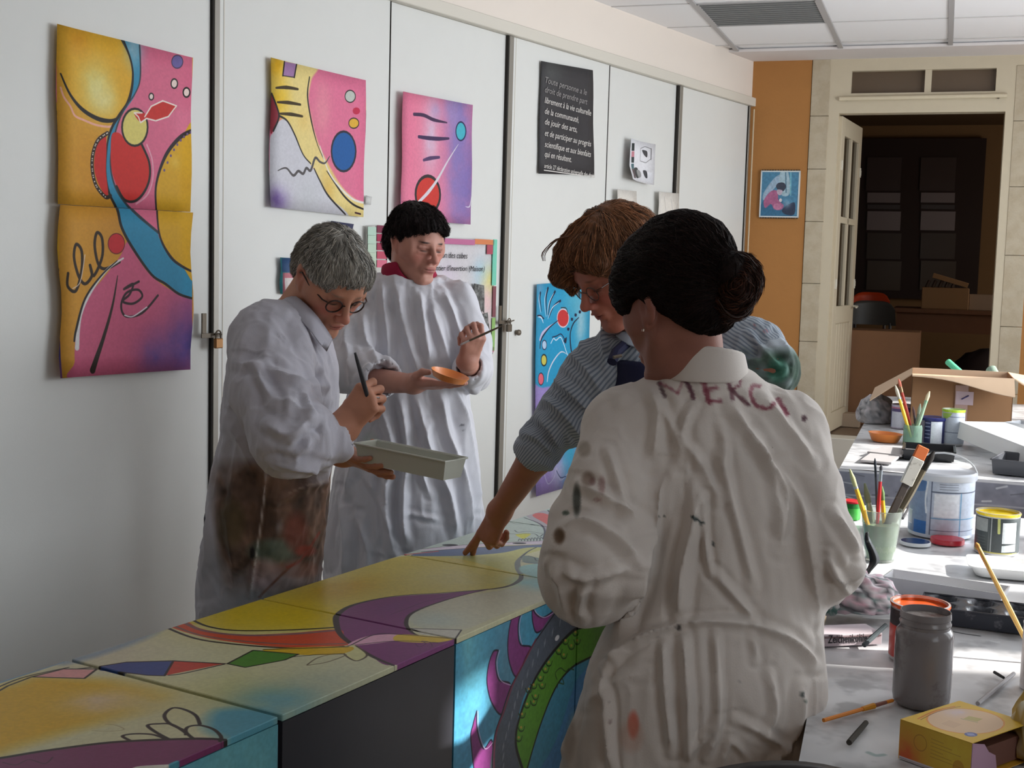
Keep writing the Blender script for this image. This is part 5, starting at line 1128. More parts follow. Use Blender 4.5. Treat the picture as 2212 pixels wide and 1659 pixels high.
hc = [('e', (0, .085, -.030), (.060, .052, .078), .012), ('e', (.080, -.006, -.012), (.020, .024, .036), .01), ('e', (-.080, -.006, -.012), (.020, .024, .036), .01), ('c', (-.09, .05, -.05), (.09, .05, -.05), .055, .055, .02), ('e', (.07, .055, -.02), (.028, .05, .036), .012), ('e', (-.07, .055, -.02), (.028, .05, .036), .012), ('p', (0, -.05, -.07), (0, .3, -1))]
V, Fq, nz = hair_mesh(H1, hp, hc, strand=(46, 12, 30), amp=.004, seed=13, fine=.003)
base = np.array((160, 156, 148.)); c = base * (.45 + .95 * nz)[:, None]; L = H1.loc(V); c = c * (1 - .22 * np.exp(-((L[:, 1] + .03) / .06) ** 2 - ((L[:, 2] - .06) / .05) ** 2))[:, None]
M_hairg = mat('grey_hair', vcol=True, rough=.6, bump=.5, bscale=260)
meshobj('hair', V, Fq, M_hairg, r1, c)
strands(r1, V, Fq, 3600, lambda p: n_(p - H1.w(.01, -.035, .16)) , .045, (172, 168, 160), 3, r=.0007, mask=lambda V: H1.loc(V)[:, 1] > -.12, material=M_hairg, flare=.004, lift=.002)
def lk1(g):
    th = g.uniform(-1.2, 1.2); r0 = g.uniform(.2, 1); a = (math.sin(th) * .075, .0 + .07 * r0, .06 + .055 * (1 - abs(th) * .6) - .02 * r0); b = (a[0] * 1.12, a[1] + .030, a[2] - .030 - .01 * r0)
    m_ = ((a[0] + b[0]) / 2 * 1.03, (a[1] + b[1]) / 2 + .006, (a[2] + b[2]) / 2 + .008)
    return [H1.w(*a), H1.w(*m_), H1.w(*b)]
def locks(Hd, fn, n, root, material, r, seed, name='fringe'):
    m = MB(); g = rnd(seed)
    for _ in range(n):
        p = fn(g); m.tube(smooth_pts3(p, 3), [r * (1 - .8 * i / (len(p) * 3)) for i in range((len(p) - 1) * 3 + 1)], 4, caps=False)
    o = m.build(name, material, root, 'all'); o['kind'] = 'stuff'; return o
def smooth_pts3(p, n=3):
    p = [np.asarray(q, float) for q in p]; o = []
    for i in range(len(p) - 1):
        a, b, c_, d = p[max(i - 1, 0)], p[i], p[i + 1], p[min(i + 2, len(p) - 1)]
        for k in range(n):
            t = k / n; o.append(.5 * (2 * b + (c_ - a) * t + (2 * a - 5 * b + 4 * c_ - d) * t * t + (3 * b - a - 3 * c_ + d) * t ** 3))
    o.append(p[-1]); return o
glasses(H1, r1, mat('tortoise_frame', (54, 34, 28), .3), .0205, .0019, .096)
# smock
S = SDF()
S.loft(lofts([(655, 586, 672, 2.98, .10), (690, 542, 700, 2.97, .185), (725, 516, 714, 2.97, .20), (780, 499, 724, 2.96, .20), (850, 489, 728, 2.96, .19), (950, 479, 722, 2.96, .175), (1050, 458, 710, 2.97, .18), (1150, 442, 700, 2.98, .19), (1250, 430, 694, 3.03, .18), (1350, 420, 692, 3.05, .18), (1520, 408, 696, 3.05, .18)]), .04)
S.chain([P(580, 735, 2.84), P(592, 850, 2.72), P(634, 942, 2.62)], [.088, .086, .084], .03); S.cone(P(634, 945, 2.62), P(704, 950, 2.66), .078, .052, .03); S.cone(P(700, 950, 2.66), P(724, 950, 2.67), .047, .049, .006)
S.chain([P(622, 735, 3.10), P(648, 850, 3.08), P(664, 935, 3.02)], [.08, .07, .062], .03); S.cone(P(664, 935, 3.02), P(722, 962, 2.89), .055, .042, .03)
S.cone(P(728, 946, 2.675), P(790, 930, 2.69), .036, .05, .004, 's'); S.plane(P(727, 950, 2.67) + 0, P(760, 946, 2.675) - P(700, 950, 2.665), .003) if False else None
S.ell(P(655, 655, 2.95), (.060, .07, .075), None, .02, 's')
V, Fq = S.mesh(.0042)
t5 = tr(420, 460, 1.975)
fl = [(t5(p), w, h) for p, w, h in [([(255, 640), (290, 720), (335, 800)], 9, .014), ([(300, 660), (430, 720), (550, 740)], 9, .012), ([(320, 800), (420, 820), (520, 870)], 10, .010), ([(310, 900), (400, 945), (500, 870)], 9, .014), ([(380, 1010), (450, 945), (505, 900)], 7, .010), ([(400, 1040), (470, 1005), (505, 950)], 7, .010), ([(170, 640), (260, 650), (300, 640)], 9, .010), ([(440, 470), (480, 580), (545, 700), (560, 800)], 9, .008),
      ([(250, 450), (210, 560), (190, 640)], 12, .008), ([(310, 1090), (280, 1300), (235, 1640)], 4, .006), ([(560, 1080), (545, 1300), (532, 1640)], 5, .006), ([(140, 880), (240, 1060), (280, 1130)], 9, .008), ([(600, 600), (610, 720), (625, 850)], 5, .006), ([(350, 1230), (450, 1180), (560, 1140)], 7, .007), ([(340, 1560), (430, 1480), (520, 1380)], 8, .006), ([(130, 1250), (170, 1450), (160, 1640)], 12, .008), ([(470, 760), (500, 870)], 6, .008), ([(330, 1070), (420, 1080), (560, 1100)], 8, .010), ([(90, 1000), (70, 1300), (40, 1600)], 12, .010)]]
V = folds(V, Fq, fl, .008, 11, 21, scale=1.2); px = pix(V); N = vnormals(V, Fq); fr = (N @ n_(V.mean(0) - CAM) < .25).astype(float)
c = np.tile(np.array((196, 195, 206.)), (len(V), 1)) * (1 + .05 * (fbm(V * 12, 60) - .5))[:, None]
y = px[:, 1]; x = px[:, 0]; xc = np.interp(y, [1000, 1100, 1250, 1300], [590, 585, 610, 590]); arm_ = np.array([P(580, 735, 2.84), P(592, 850, 2.72), P(634, 942, 2.62), P(724, 950, 2.67)]); sleeve = pdist(V, arm_) < .105
m = np.clip((y - 985) / 50, 0, 1) * np.clip((1300 - y) / 110, 0, 1) * np.clip((x - 440 - (y - 1000) * .12) / 40, 0, 1) * fr * (fbm(V * 14, 61) * 2.2 - .25); m[sleeve] = 0
m = np.clip(m * 1.5, 0, .95); brown = np.array((104, 80, 68.)) * (.3 + 1.4 * fbm(V * 30, 62))[:, None]; c = c * (1 - m[:, None]) + brown * m[:, None]
spots(px, c, [(590, 1190, 60, 30, (110, 140, 130), .6), (560, 1120, 40, 40, (80, 60, 50), .5), (500, 1130, 34, 60, (84, 74, 46), .6), (640, 1150, 30, 50, (140, 70, 60), .6), (660, 1190, 26, 14, (170, 70, 60), .6), (545, 1195, 6, 16, (30, 26, 30), .9), (640, 1230, 60, 20, (120, 66, 50), .4), (600, 1060, 60, 26, (130, 100, 84), .5), (655, 790, 14, 8, (200, 204, 150), .5), (570, 1240, 40, 40, (196, 170, 176), .6)], fr * (~sleeve))
strokes(px, c, [([(645, 1210), (610, 1240), (560, 1290)], 5, (120, 70, 50), .8), ([(690, 1150), (650, 1210), (620, 1225)], 5, (150, 60, 50), .7), ([(575, 1010), (565, 1120), (540, 1290)], 3, (230, 226, 226), .7), ([(625, 1065), (660, 1050), (700, 1040)], 3, (200, 180, 160), .6)], fr, V)
meshobj('smock', V, Fq, M_smock, r1, c)
# collar: folded band round the neck
def collar(root, pts, h, th, rgb, name='collar', material=None, flare=.4):
    p = smooth_pts3([np.asarray(q[0]) for q in pts], 4); o_ = smooth_pts3([np.asarray(q[1]) for q in pts], 4); m = MB(); n = len(p)
    prof = [(0, 0), (.5, .35), (1, .15)]
    for a, b in zip(p, o_):
        b = np.asarray(b); dn = b; dnn = n_(dn); L = np.linalg.norm(dn); up = Z
        m.v += [tuple(a), tuple(a + dn * .5 + Z * .002), tuple(a + dn), tuple(a + dn - dnn * 0 - np.array([0, 0, th])), tuple(a + dn * .5 - Z * th), tuple(a - Z * th)]
    for i in range(n - 1):
        for k in range(6): m.f.append((i * 6 + k, i * 6 + (k + 1) % 6, (i + 1) * 6 + (k + 1) % 6, (i + 1) * 6 + k))
    m.f.append(tuple(range(6))[::-1]); m.f.append(tuple((n - 1) * 6 + k for k in range(6)))
    return m.build(name, material or mat('collar_%s' % (rgb,), rgb, .9, bump=.2, bscale=300), root, 'all')
def Pd(x, y, d, x2, y2, d2): a = P(x, y, d); return (a, P(x2, y2, d2) - a)
collar(r1, [Pd(620, 632, 3.06, 590, 660, 3.10), Pd(612, 640, 2.98, 588, 662, 2.97), Pd(640, 640, 2.90, 622, 668, 2.86), Pd(680, 676, 2.86, 664, 704, 2.81), Pd(704, 708, 2.86, 690, 738, 2.82), Pd(718, 730, 2.88, 706, 756, 2.86)], .05, .004, (190, 189, 201))
legs(r1, (-.605, 3.03), (.85, -.5), (70, 72, 86), (60, 54, 50))
b = MB(); wt = wr1b + dd2 * -.006; b.lathe(wt, [(.028, -.008), (.031, -.006), (.031, .006), (.028, .008)], 24, dd2); b.obox(wt - Z * .0 + n_([-.1, -.9, .2]) * .031, n_(np.cross(dd2, [-.1, -.9, .2])) * .013, dd2 * .013, n_([-.1, -.9, .2]) * .004, .002); b.build('wristwatch', mat('watch_steel', (196, 196, 196), .3, metal=.8), r1, True)
b = MB(); rr = W1(.108, -.028, -.010); b.lathe(W1(.092, -.0095, -.012), [(.0098, -.0015), (.0108, 0), (.0098, .0015)], 20, n_([0.2, -.3, -.9])); b.build('ring', mat('ring_silver', (220, 220, 220), .2, metal=1.), r1, True)
brush('paint_brush', 'thin black-handled brush upright in the fist of the grey-haired woman', P(767, 762, 2.63), P(806, 900, 2.665), .0042, (40, 40, 44), (190, 190, 190), (210, 205, 200), tip=.12)
# tray
tw = thing('paint_tray', 'long white plastic trough held by the grey-haired woman', 'tray', P(860, 1015, 2.70))
a0, a1 = P(768, 958, 2.77), P(962, 997, 2.62); dl = n_(a1 - a0); wd = n_(np.cross(dl, Z)); wd = wd if wd[1] < 0 else -wd; up = np.cross(wd, dl); up = up if up[2] > 0 else -up
Lh = np.linalg.norm(a1 - a0) / 2; cc = (a0 + a1) / 2; hh = .021; m = MB(); M_tray = mat('milky_plastic', (216, 220, 208), .35, trans=.15)
ww = .035; cc = cc - wd * ww - up * hh
def trough(m, cc, dl, wd, up, L, w, h, tk=.0022, taper=.85):
    o = [cc + dl * i * L + wd * j * w + up * h for i, j in ((-1, -1), (1, -1), (1, 1), (-1, 1))]; b_ = [cc + dl * i * L * (1 - (1 - taper) * .35) + wd * j * w * taper - up * h for i, j in ((-1, -1), (1, -1), (1, 1), (-1, 1))]
    oi = [cc + dl * i * (L - tk * 1.5) + wd * j * (w - tk * 1.5) + up * h for i, j in ((-1, -1), (1, -1), (1, 1), (-1, 1))]; bi = [cc + dl * i * (L * (1 - (1 - taper) * .35) - tk) + wd * j * (w * taper - tk) - up * (h - tk) for i, j in ((-1, -1), (1, -1), (1, 1), (-1, 1))]
    m.add(o + b_ + oi + bi, [(4, 5, 6, 7)[::-1]] + [(i, (i + 1) % 4, 4 + (i + 1) % 4, 4 + i) for i in range(4)] + [(12, 13, 14, 15)] + [(8 + i, 12 + i, 12 + (i + 1) % 4, 8 + (i + 1) % 4) for i in range(4)] + [(i, 8 + i, 8 + (i + 1) % 4, (i + 1) % 4) for i in range(4)])
trough(m, cc, dl, wd, up, Lh, ww, hh); m.build('trough', M_tray, tw)
m = MB(); m.tube([cc + dl * i * (Lh + .002) + wd * j * (ww + .002) + up * hh for i, j in ((-1, -1), (1, -1), (1, 1), (-1, 1), (-1, -1))], .0025, 6); m.build('rim', M_tray, tw)

# ------------------------------------------------------------ 2: dark-haired woman in a white robe
H2 = Head(899, 528, 4.0, (.64, -.74, -.21), roll=.04, sc_=.97)
nk2 = P(880, 620, 4.04)
r2 = thing('person', 'person with short dark hair in a wide white robe over a crimson collar', 'person', [-.30, 4.02, 0])
hv, hf = H2.build(nk2, nr=.054)
S = SDF(); wr2 = P(893, 829, 3.68); dd = n_(P(985, 832, 3.60) - wr2)
hand(S, wr2, dd, n_([0.05, -.25, -.95]), -1, [(-2, 6, 4), (-2, 8, 4), (0, 8, 4), (0, 8, 6)], [(.035, .036, -.018), (.060, .044, -.030), (.084, .044, -.030)], 1.0, elbow=P(765, 818, 3.9), re=.041, rw=.027)
wr2b = P(1008, 782, 3.74); dd2 = n_(P(1022, 738, 3.70) - wr2b)
W2 = hand(S, wr2b, dd2, n_([.45, -.85, .1]), 1, [(55, 60, 30), (66, 75, 40), (76, 80, 45), (80, 85, 45)], [(.036, .036, -.020), (.066, .036, -.036), (.086, .020, -.042)], .98, elbow=P(1026, 812, 3.96), re=.038, rw=.026)
av, af = S.mesh(.0028)
uv_, uf_ = under_body(P(885, 640, 4.05), P(885, 1010, 4.05), [[P(812, 665, 4.03), P(785, 760, 3.97), P(768, 812, 3.92)], [P(988, 665, 4.03), P(1018, 760, 3.99), P(1024, 810, 3.96)]], (.2, -1))
V, Fq = join((hv, hf), (av, af), (uv_, uf_)); sk = (196, 142, 126)
c = np.tile(np.array(sk, float), (len(V), 1)) * (1 + .08 * (fbm(V * 40, 50) - .5))[:, None]; c[:len(hv)] = H2.colour(hv, sk, lip=(172, 92, 92), brow=(44, 30, 28), brow_a=1., blush=.35)
meshobj('body', V, Fq, M_skin, r2, c)
hp = [('e', (0, -.022, .050), (.080, .096, .085)), ('e', (0, .038, .076), (.062, .052, .042), .03), ('e', (0, -.08, .0), (.068, .045, .075), .03), ('e', (.062, .0, .035), (.019, .043, .043), .03), ('e', (-.062, .0, .035), (.019, .043, .043), .03), ('c', (.03, .07, .075), (-.03, .082, .068), .022, .019, .02)]
hc = [('e', (0, .096, -.030), (.064, .062, .094), .012), ('e', (.082, -.002, -.016), (.022, .022, .034), .01), ('e', (-.082, -.002, -.016), (.022, .022, .034), .01), ('c', (-.09, .055, -.06), (.09, .055, -.06), .06, .06, .02), ('e', (.075, .055, -.02), (.030, .048, .036), .012), ('e', (-.075, .055, -.02), (.030, .048, .036), .012), ('p', (0, -.05, -.082), (0, .3, -1))]
V, Fq, nz = hair_mesh(H2, hp, hc, strand=(44, 22, 30), amp=.005, seed=23, fine=.004)
c = np.array((30, 22, 24.)) * (.6 + .9 * nz)[:, None]; M_haird = mat('dark_hair', vcol=True, spec=.25, rough=.55, bump=.5, bscale=260); meshobj('hair', V, Fq, M_haird, r2, c)
strands(r2, V, Fq, 2600, lambda p: n_(p - H2.w(.02, -.03, .17)), .045, (30, 22, 22), 4, r=.0011, material=M_haird, flare=.006, lift=.003)
def lk2(g):
    th = g.uniform(-1.3, 1.3); a = (math.sin(th) * .080, .045 * math.cos(th) + .02, .085 + .01 * math.cos(th)); b = (a[0] * 1.12, a[1] + .032, a[2] - .026 - g.random() * .010); m_ = (a[0] * 1.06, a[1] + .022, a[2] - .006)
    return [H2.w(*a), H2.w(*m_), H2.w(*b)]
S = SDF()
S.loft(lofts([(597, 818, 948, 4.03, .085), (612, 800, 975, 4.03, .105), (635, 786, 1003, 4.03, .12), (680, 778, 1014, 4.03, .135), (760, 775, 1010, 4.02, .14), (850, 752, 1012, 4.01, .15), (950, 735, 1026, 4.0, .16), (1050, 718, 1040, 4.0, .175), (1150, 705, 1050, 4.0, .19), (1300, 690, 1064, 4.0, .20), (1420, 684, 1072, 4.0, .20)]), .04, cap=.006)
S.chain([P(812, 655, 4.0), P(785, 735, 3.96), P(762, 795, 3.90)], [.075, .078, .078], .04); S.cone(P(764, 800, 3.89), P(815, 812, 3.79), .068, .060, .02); S.cone(P(806, 812, 3.81), P(820, 816, 3.78), .058, .062, .004)
S.cone(P(822, 817, 3.775), P(850, 820, 3.70), .046, .075, .004, 's')
S.chain([P(985, 655, 4.02), P(1012, 740, 4.0), P(1022, 810, 3.96)], [.070, .062, .055], .03); S.cone(P(1022, 800, 3.95), P(1018, 800, 3.83), .058, .052, .02); S.cone(P(1030, 800, 3.90), P(1026, 842, 3.86), .042, .016, .02); S.cone(P(1014, 796, 3.82), P(1010, 760, 3.70), .036, .05, .004, 's')
S.ell(P(884, 585, 4.02), (.082, .07, .052), None, .01, 's')
V, Fq = S.mesh(.0052)
fl = [(t5(p), w, h) for p, w, h in [([(800, 290), (815, 450), (830, 640)], 7, .014), ([(870, 330), (900, 500), (960, 700)], 7, .010), ([(960, 320), (980, 480), (1000, 640)], 7, .012), ([(1060, 330), (1110, 450), (1150, 560), (1165, 650)], 7, .014), ([(1010, 400), (1060, 560), (1100, 700)], 7, .010), ([(720, 900), (700, 1000), (650, 1200)], 8, .014), ([(790, 800), (850, 1000), (820, 1200), (850, 1450)], 9, .020), ([(880, 790), (905, 1000), (890, 1250), (900, 1420)], 8, .018),
      ([(950, 790), (1000, 1000), (1080, 1200), (1110, 1380)], 8, .016), ([(1040, 760), (1080, 950), (1150, 1150), (1180, 1350)], 8, .016), ([(1110, 750), (1180, 1000), (1220, 1250)], 8, .014), ([(620, 1200), (650, 1400), (640, 1560)], 9, .014), ([(740, 1130), (800, 1250), (830, 1340)], 6, .010), ([(900, 1280), (1000, 1300), (1050, 1310)], 5, .006), ([(700, 720), (750, 650), (830, 660)], 6, .010), ([(660, 450), (650, 560), (680, 690)], 7, .012), ([(720, 420), (730, 550), (790, 640)], 6, .012), ([(560, 1200), (560, 1500)], 8, .014), ([(700, 1300), (740, 1440), (730, 1560)], 8, .014), ([(1000, 900), (960, 1050), (1000, 1200)], 6, .010)]]
V = folds(V, Fq, fl, .012, 8, 31, stretch=(1, 1, .22), scale=1.25); px = pix(V); N = vnormals(V, Fq); fr = (N @ n_(V.mean(0) - CAM) < .25).astype(float)
c = np.tile(np.array((214, 214, 222.)), (len(V), 1)) * (1 + .03 * (fbm(V * 12, 63) - .5))[:, None]
spots(px, c, [(998, 918, 5, 3, (90, 90, 100), .7), (1000, 930, 3, 2, (90, 90, 100), .6), (800, 960, 22, 30, (190, 206, 200), .5)], fr)
meshobj('robe', V, Fq, M_smock, r2, c)
# crimson collar under the robe
S = SDF(); S.cone(P(882, 590, 4.03), P(886, 640, 4.05), .086, .115, .02); S.ell(P(905, 566, 3.97), (.064, .060, .062), None, .012, 's'); S.cone(P(888, 560, 4.03), P(886, 600, 4.03), .056, .058, .01, 's'); S.plane(P(870, 577, 4.03), (.02, .25, 1)); V, Fq = S.mesh(.004); meshobj('polo_shirt', V, Fq, mat('crimson_cotton', (156, 24, 62), .85, bump=.2, bscale=300), r2)
legs(r2, (-.32, 4.04), (.2, -1), (60, 62, 80), (50, 44, 44))
b = MB(); b.lathe(wr2 - dd * .004, [(.0285, -.003), (.0305, 0), (.0285, .003)], 24, dd); b.build('bracelet', mat('dark_cord', (60, 30, 44), .7), r2, True)
b = MB(); b.lathe(wr2b - dd2 * .006, [(.0275, -.003), (.030, 0), (.0275, .003)], 24, dd2); b.build('bracelet', mat('dark_cord', (60, 30, 44), .7), r2, True)
brush('paint_brush', 'thin brush pointing right in the raised hand of the dark-haired woman', P(1086, 703, 3.66), P(994, 745, 3.68), .0028, (96, 86, 70), (210, 210, 214), (190, 190, 196), tip=.06)
M_orange = mat('orange_plastic', (236, 142, 70), .35, trans=.1)
ds = thing('paint_dish', 'small translucent orange dish on the palm of the dark-haired woman', 'dish', P(966, 815, 3.58))
dax = n_([.28, -.10, 1.0]); m = MB(); m.lathe(P(968, 822, 3.56), [(.0, 0), (.036, 0), (.044, .006), (.054, .022), (.056, .022), (.046, .004), (.037, .0025), (0, .0025)], 28, dax); m.build('dish_bowl', M_orange, ds, True)

# ------------------------------------------------------------ 3: woman with reddish hair, pointing
H3 = Head(1331, 580, 2.86, (-.74, -.36, -.57), roll=-.02, sc_=1.0)
nk3 = P(1400, 690, 2.94)
r3 = thing('person', 'person with reddish brown hair and a striped shirt, bending and pointing at the boxes', 'person', [.46, 2.98, 0])
hv, hf = H3.build(nk3, smile=1., mouth_open=.8, nr=.056)
S = SDF(); wr3 = P(1080, 1104, 3.13); tip = onz(1005, 1199, .752); dd = n_(P(1052, 1165, 3.15) - wr3)
W3 = hand(S, wr3, dd, n_([-.55, -.75, .35]), 1, [(4, 10, 6), (50, 70, 40), (66, 78, 45), (74, 80, 45)], [(.034, .038, -.022), (.062, .042, -.038), (.085, .032, -.040)], .96, elbow=P(1205, 915, 2.98), re=.043, rw=.028)
ib = W3(.088, .029, 0)
S.cone(ib, ib + (tip - ib) * .5, .0095, .0088, .004); S.cone(ib + (tip - ib) * .5, tip + Z * .006, .0088, .0072, .003)
wr3b = P(1610, 862, 2.86); hand(S, wr3b, n_([-.8, .1, -.6]), n_([.3, -.7, .4]), 1, [(30, 40, 25)] * 4, [(.035, .034, -.020), (.06, .03, -.03), (.08, .02, -.036)], .95, elbow=P(1672, 800, 2.84), re=.04, rw=.026)
av, af = S.mesh(.0026)
uv_, uf_ = under_body(P(1420, 712, 2.96), P(1500, 1060, 3.0), [[P(1345, 760, 2.93), P(1275, 830, 2.96), P(1212, 905, 2.98)], [P(1560, 735, 2.98), P(1620, 765, 2.92), P(1668, 798, 2.85)]], (-.5, -.85))
V, Fq = join((hv, hf), (av, af), (uv_, uf_)); sk = (166, 108, 84)
c = np.tile(np.array(sk, float), (len(V), 1)) * (1 + .08 * (fbm(V * 40, 50) - .5))[:, None]; c[:len(hv)] = H3.colour(hv, (178, 112, 92), lip=(150, 66, 66), brow=(96, 60, 40), brow_a=.6, blush=.5)
meshobj('body', V, Fq, M_skin, r3, c)
hp = [('e', (0, -.026, .050), (.092, .104, .092)), ('e', (0, .030, .084), (.076, .066, .046), .03), ('e', (0, -.08, .0), (.070, .05, .085), .03), ('e', (-.070, .0, .010), (.026, .055, .060), .03), ('e', (.072, .0, .010), (.026, .055, .060), .03),
      ('c', (.035, .075, .085), (.075, .085, .045), .024, .022, .03), ('c', (.075, .085, .045), (.082, .078, -.005), .022, .013, .03), ('c', (-.03, .078, .085), (-.070, .064, .050), .020, .016, .03)]
hc = [('e', (-.008, .100, -.040), (.060, .064, .086), .012), ('c', (-.10, .060, -.075), (.06, .060, -.075), .060, .060, .02), ('p', (0, -.05, -.075), (0, .3, -1))]
V, Fq, nz = hair_mesh(H3, hp, hc, strand=(14, 40, 40), amp=.006, seed=33, fine=.003)
c = np.array((132, 88, 60.)) * (.35 + 1.15 * nz)[:, None]; M_hairr = mat('auburn_hair', vcol=True, spec=.3, rough=.45, bump=.5, bscale=240); meshobj('hair', V, Fq, M_hairr, r3, c)
strands(r3, V, Fq, 3600, lambda p: n_(p - H3.w(-.03, -.02, .17)) + .5 * H3.F * max(0, 1 - 0) * .4, .075, (136, 94, 66), 5, r=.0009, material=M_hairr, flare=.004, lift=.003)
def lk3(g):
    q = g.random(); a = (-.04 + .09 * q, .03 + g.uniform(-.02, .03), .122 - .02 * abs(q - .5)); m_ = (a[0] + .025, a[1] + .045, a[2] - .012); b = (a[0] + .052, a[1] + .062 + g.uniform(-.01, .01), a[2] - .065 - g.random() * .05)
    return [H3.w(*a), H3.w(*m_), H3.w(*b)]
def lk3b(g): q = g.random(); return [H3.w(-.02 + .03 * q, .05, .118), H3.w(.0 + .03 * q, .085, .130 + .008 * g.random()), H3.w(.03 + .03 * q, .115, .118), H3.w(.05 + .02 * q, .118, .098)]
locks(H3, lk3b, 5, r3, mat('auburn_lock', (104, 64, 42), .4), .0014, 7, 'stray_hair')
glasses(H3, r3, mat('thin_silver_frame', (90, 86, 84), .2, metal=.8), .0195, .0010, .100)
S = SDF()
S.loft(lofts([(712, 1350, 1500, 2.98, .10), (745, 1322, 1570, 2.97, .13), (800, 1306, 1610, 2.98, .15), (900, 1318, 1618, 3.0, .15), (1000, 1330, 1620, 3.02, .15), (1120, 1330, 1640, 3.03, .16), (1250, 1330, 1650, 3.04, .16)]), .04)
S.chain([P(1345, 765, 2.94), P(1290, 820, 2.95), P(1225, 900, 2.97)], [.078, .074, .068], .04); S.cone(P(1225, 900, 2.97), P(1172, 955, 3.0), .066, .052, .03)
S.cone(P(1180, 948, 2.995), P(1160, 972, 3.01), .058, .056, .006); S.cone(P(1158, 975, 3.012), P(1120, 1030, 3.05), .040, .07, .004, 's')
S.chain([P(1560, 735, 2.99), P(1625, 762, 2.93), P(1668, 800, 2.86)], [.075, .068, .062], .04); S.cone(P(1668, 800, 2.86), P(1625, 850, 2.86), .06, .05, .02)
S.ell(P(1372, 672, 2.90), (.075, .07, .07), None, .015, 's')
V, Fq = S.mesh(.0045)
fl = [([(1282, 700), (1262, 740), (1250, 770)], 7, .008), ([(1200, 820), (1240, 850), (1290, 900)], 8, .016), ([(1170, 860), (1215, 890), (1260, 950)], 8, .014), ([(1160, 900), (1190, 930), (1215, 985)], 7, .012), ([(1225, 760), (1270, 800), (1300, 850)], 8, .010), ([(1310, 700), (1300, 740), (1312, 790)], 6, .008), ([(1620, 720), (1650, 760), (1690, 800)], 7, .012), ([(1590, 780), (1640, 780), (1690, 790)], 7, .012), ([(1610, 800), (1660, 815), (1700, 800)], 6, .010), ([(1130, 935), (1165, 950), (1205, 990)], 7, .012)]
V = folds(V, Fq, fl, .009, 11, 41, scale=1.2)
# stripe coordinate: distance round the limb / trunk axis
ax = [(P(1345, 765, 2.94), P(1225, 900, 2.97)), (P(1225, 900, 2.97), P(1160, 972, 3.01)), (P(1560, 735, 2.99), P(1668, 800, 2.86)), (P(1440, 700, 2.98), P(1480, 1250, 3.03))]
best = np.full(len(V), 1e9); st = np.zeros(len(V))
for i, (a, b) in enumerate(ax):
    ab = b - a; t = np.clip((V - a) @ ab / (ab @ ab), 0, 1); q = V - a - t[:, None] * ab; d_ = np.linalg.norm(q, axis=1) * (1 if i < 3 else .62); u_ = n_(np.cross(ab, [0, 1, 0.2])); w_ = np.cross(n_(ab), u_)
    s_ = np.arctan2(q @ w_, q @ u_) * (.062 if i < 3 else .13); s_ = np.where((t > .9) & (i == 2), -.0019, s_); m = d_ < best; st[m] = s_[m]; best[m] = d_[m]
px = pix(V); N = vnormals(V, Fq); fr = (N @ n_(V.mean(0) - CAM) < .3).astype(float)
c = np.tile(np.array((176, 186, 196.)), (len(V), 1)) * (1 + .05 * (fbm(V * 12, 64) - .5))[:, None]
m = np.clip((px[:, 1] - 745) / 25, 0, 1) * np.clip((px[:, 0] - 1590) / 20, 0, 1) * np.clip(fbm(V * 18, 65) * 2.4 - .35, 0, 1); g_ = np.array((70, 92, 80.)) * (.6 + .9 * fbm(V * 26, 66))[:, None]; c = c * (1 - m[:, None]) + g_ * m[:, None]
spots(px, c, [(1680, 800, 26, 30, (52, 120, 96), .7), (1640, 835, 30, 12, (40, 130, 104), .8), (1655, 715, 8, 5, (150, 60, 70), .5), (1630, 705, 4, 8, (150, 60, 70), .5)], fr)
M_stripe = mat('striped_shirt', vcol=True, rough=.85, bump=.2, bscale=350, stripes=('stripe', .0075, (126, 138, 154)))
meshobj('shirt', V, Fq, M_stripe, r3, c, {'stripe': st})
b = MB(); b.lathe(P(1164, 970, 3.008), [(.050, -.006), (.0525, .0), (.049, .012), (.046, .010), (.046, -.004)], 28, n_(P(1120, 1030, 3.05) - P(1180, 948, 2.995))); b.build('dark_cuff', mat('navy_knit', (26, 28, 44), .9), r3, True)
# navy bib apron
S = SDF(); S.loft(lofts([(775, 1318, 1440, 2.935, .125), (850, 1312, 1560, 2.94, .15), (1000, 1318, 1630, 2.97, .155), (1250, 1318, 1660, 3.0, .165)]), .02, cap=.006); V, Fq = S.mesh(.006); V = folds(V, Fq, [], .004, 9, 45)
meshobj('apron', V, Fq, mat('navy_apron', (28, 32, 66), .8, bump=.2, bscale=300), r3)
b = MB(); b.tube([P(1322, 782, 2.80), P(1330, 762, 2.82), P(1352, 742, 2.86), P(1385, 725, 2.92)], .012, 8); b.build('apron_strap', mat('navy_apron', (28, 32, 66), .8), r3, True)
b = MB(); b.tube([P(1325, 772, 2.775), P(1342, 768, 2.785)], .004, 6); b.build('buckle', M_steel, r3, True)
collar(r3, [Pd(1352, 712, 2.90, 1330, 722, 2.86), Pd(1375, 722, 2.88, 1358, 742, 2.84), Pd(1405, 730, 2.90, 1395, 752, 2.86)], .04, .004, (150, 160, 172))
legs(r3, (.50, 3.06), (-.5, -.85), (44, 48, 70), (60, 50, 44))

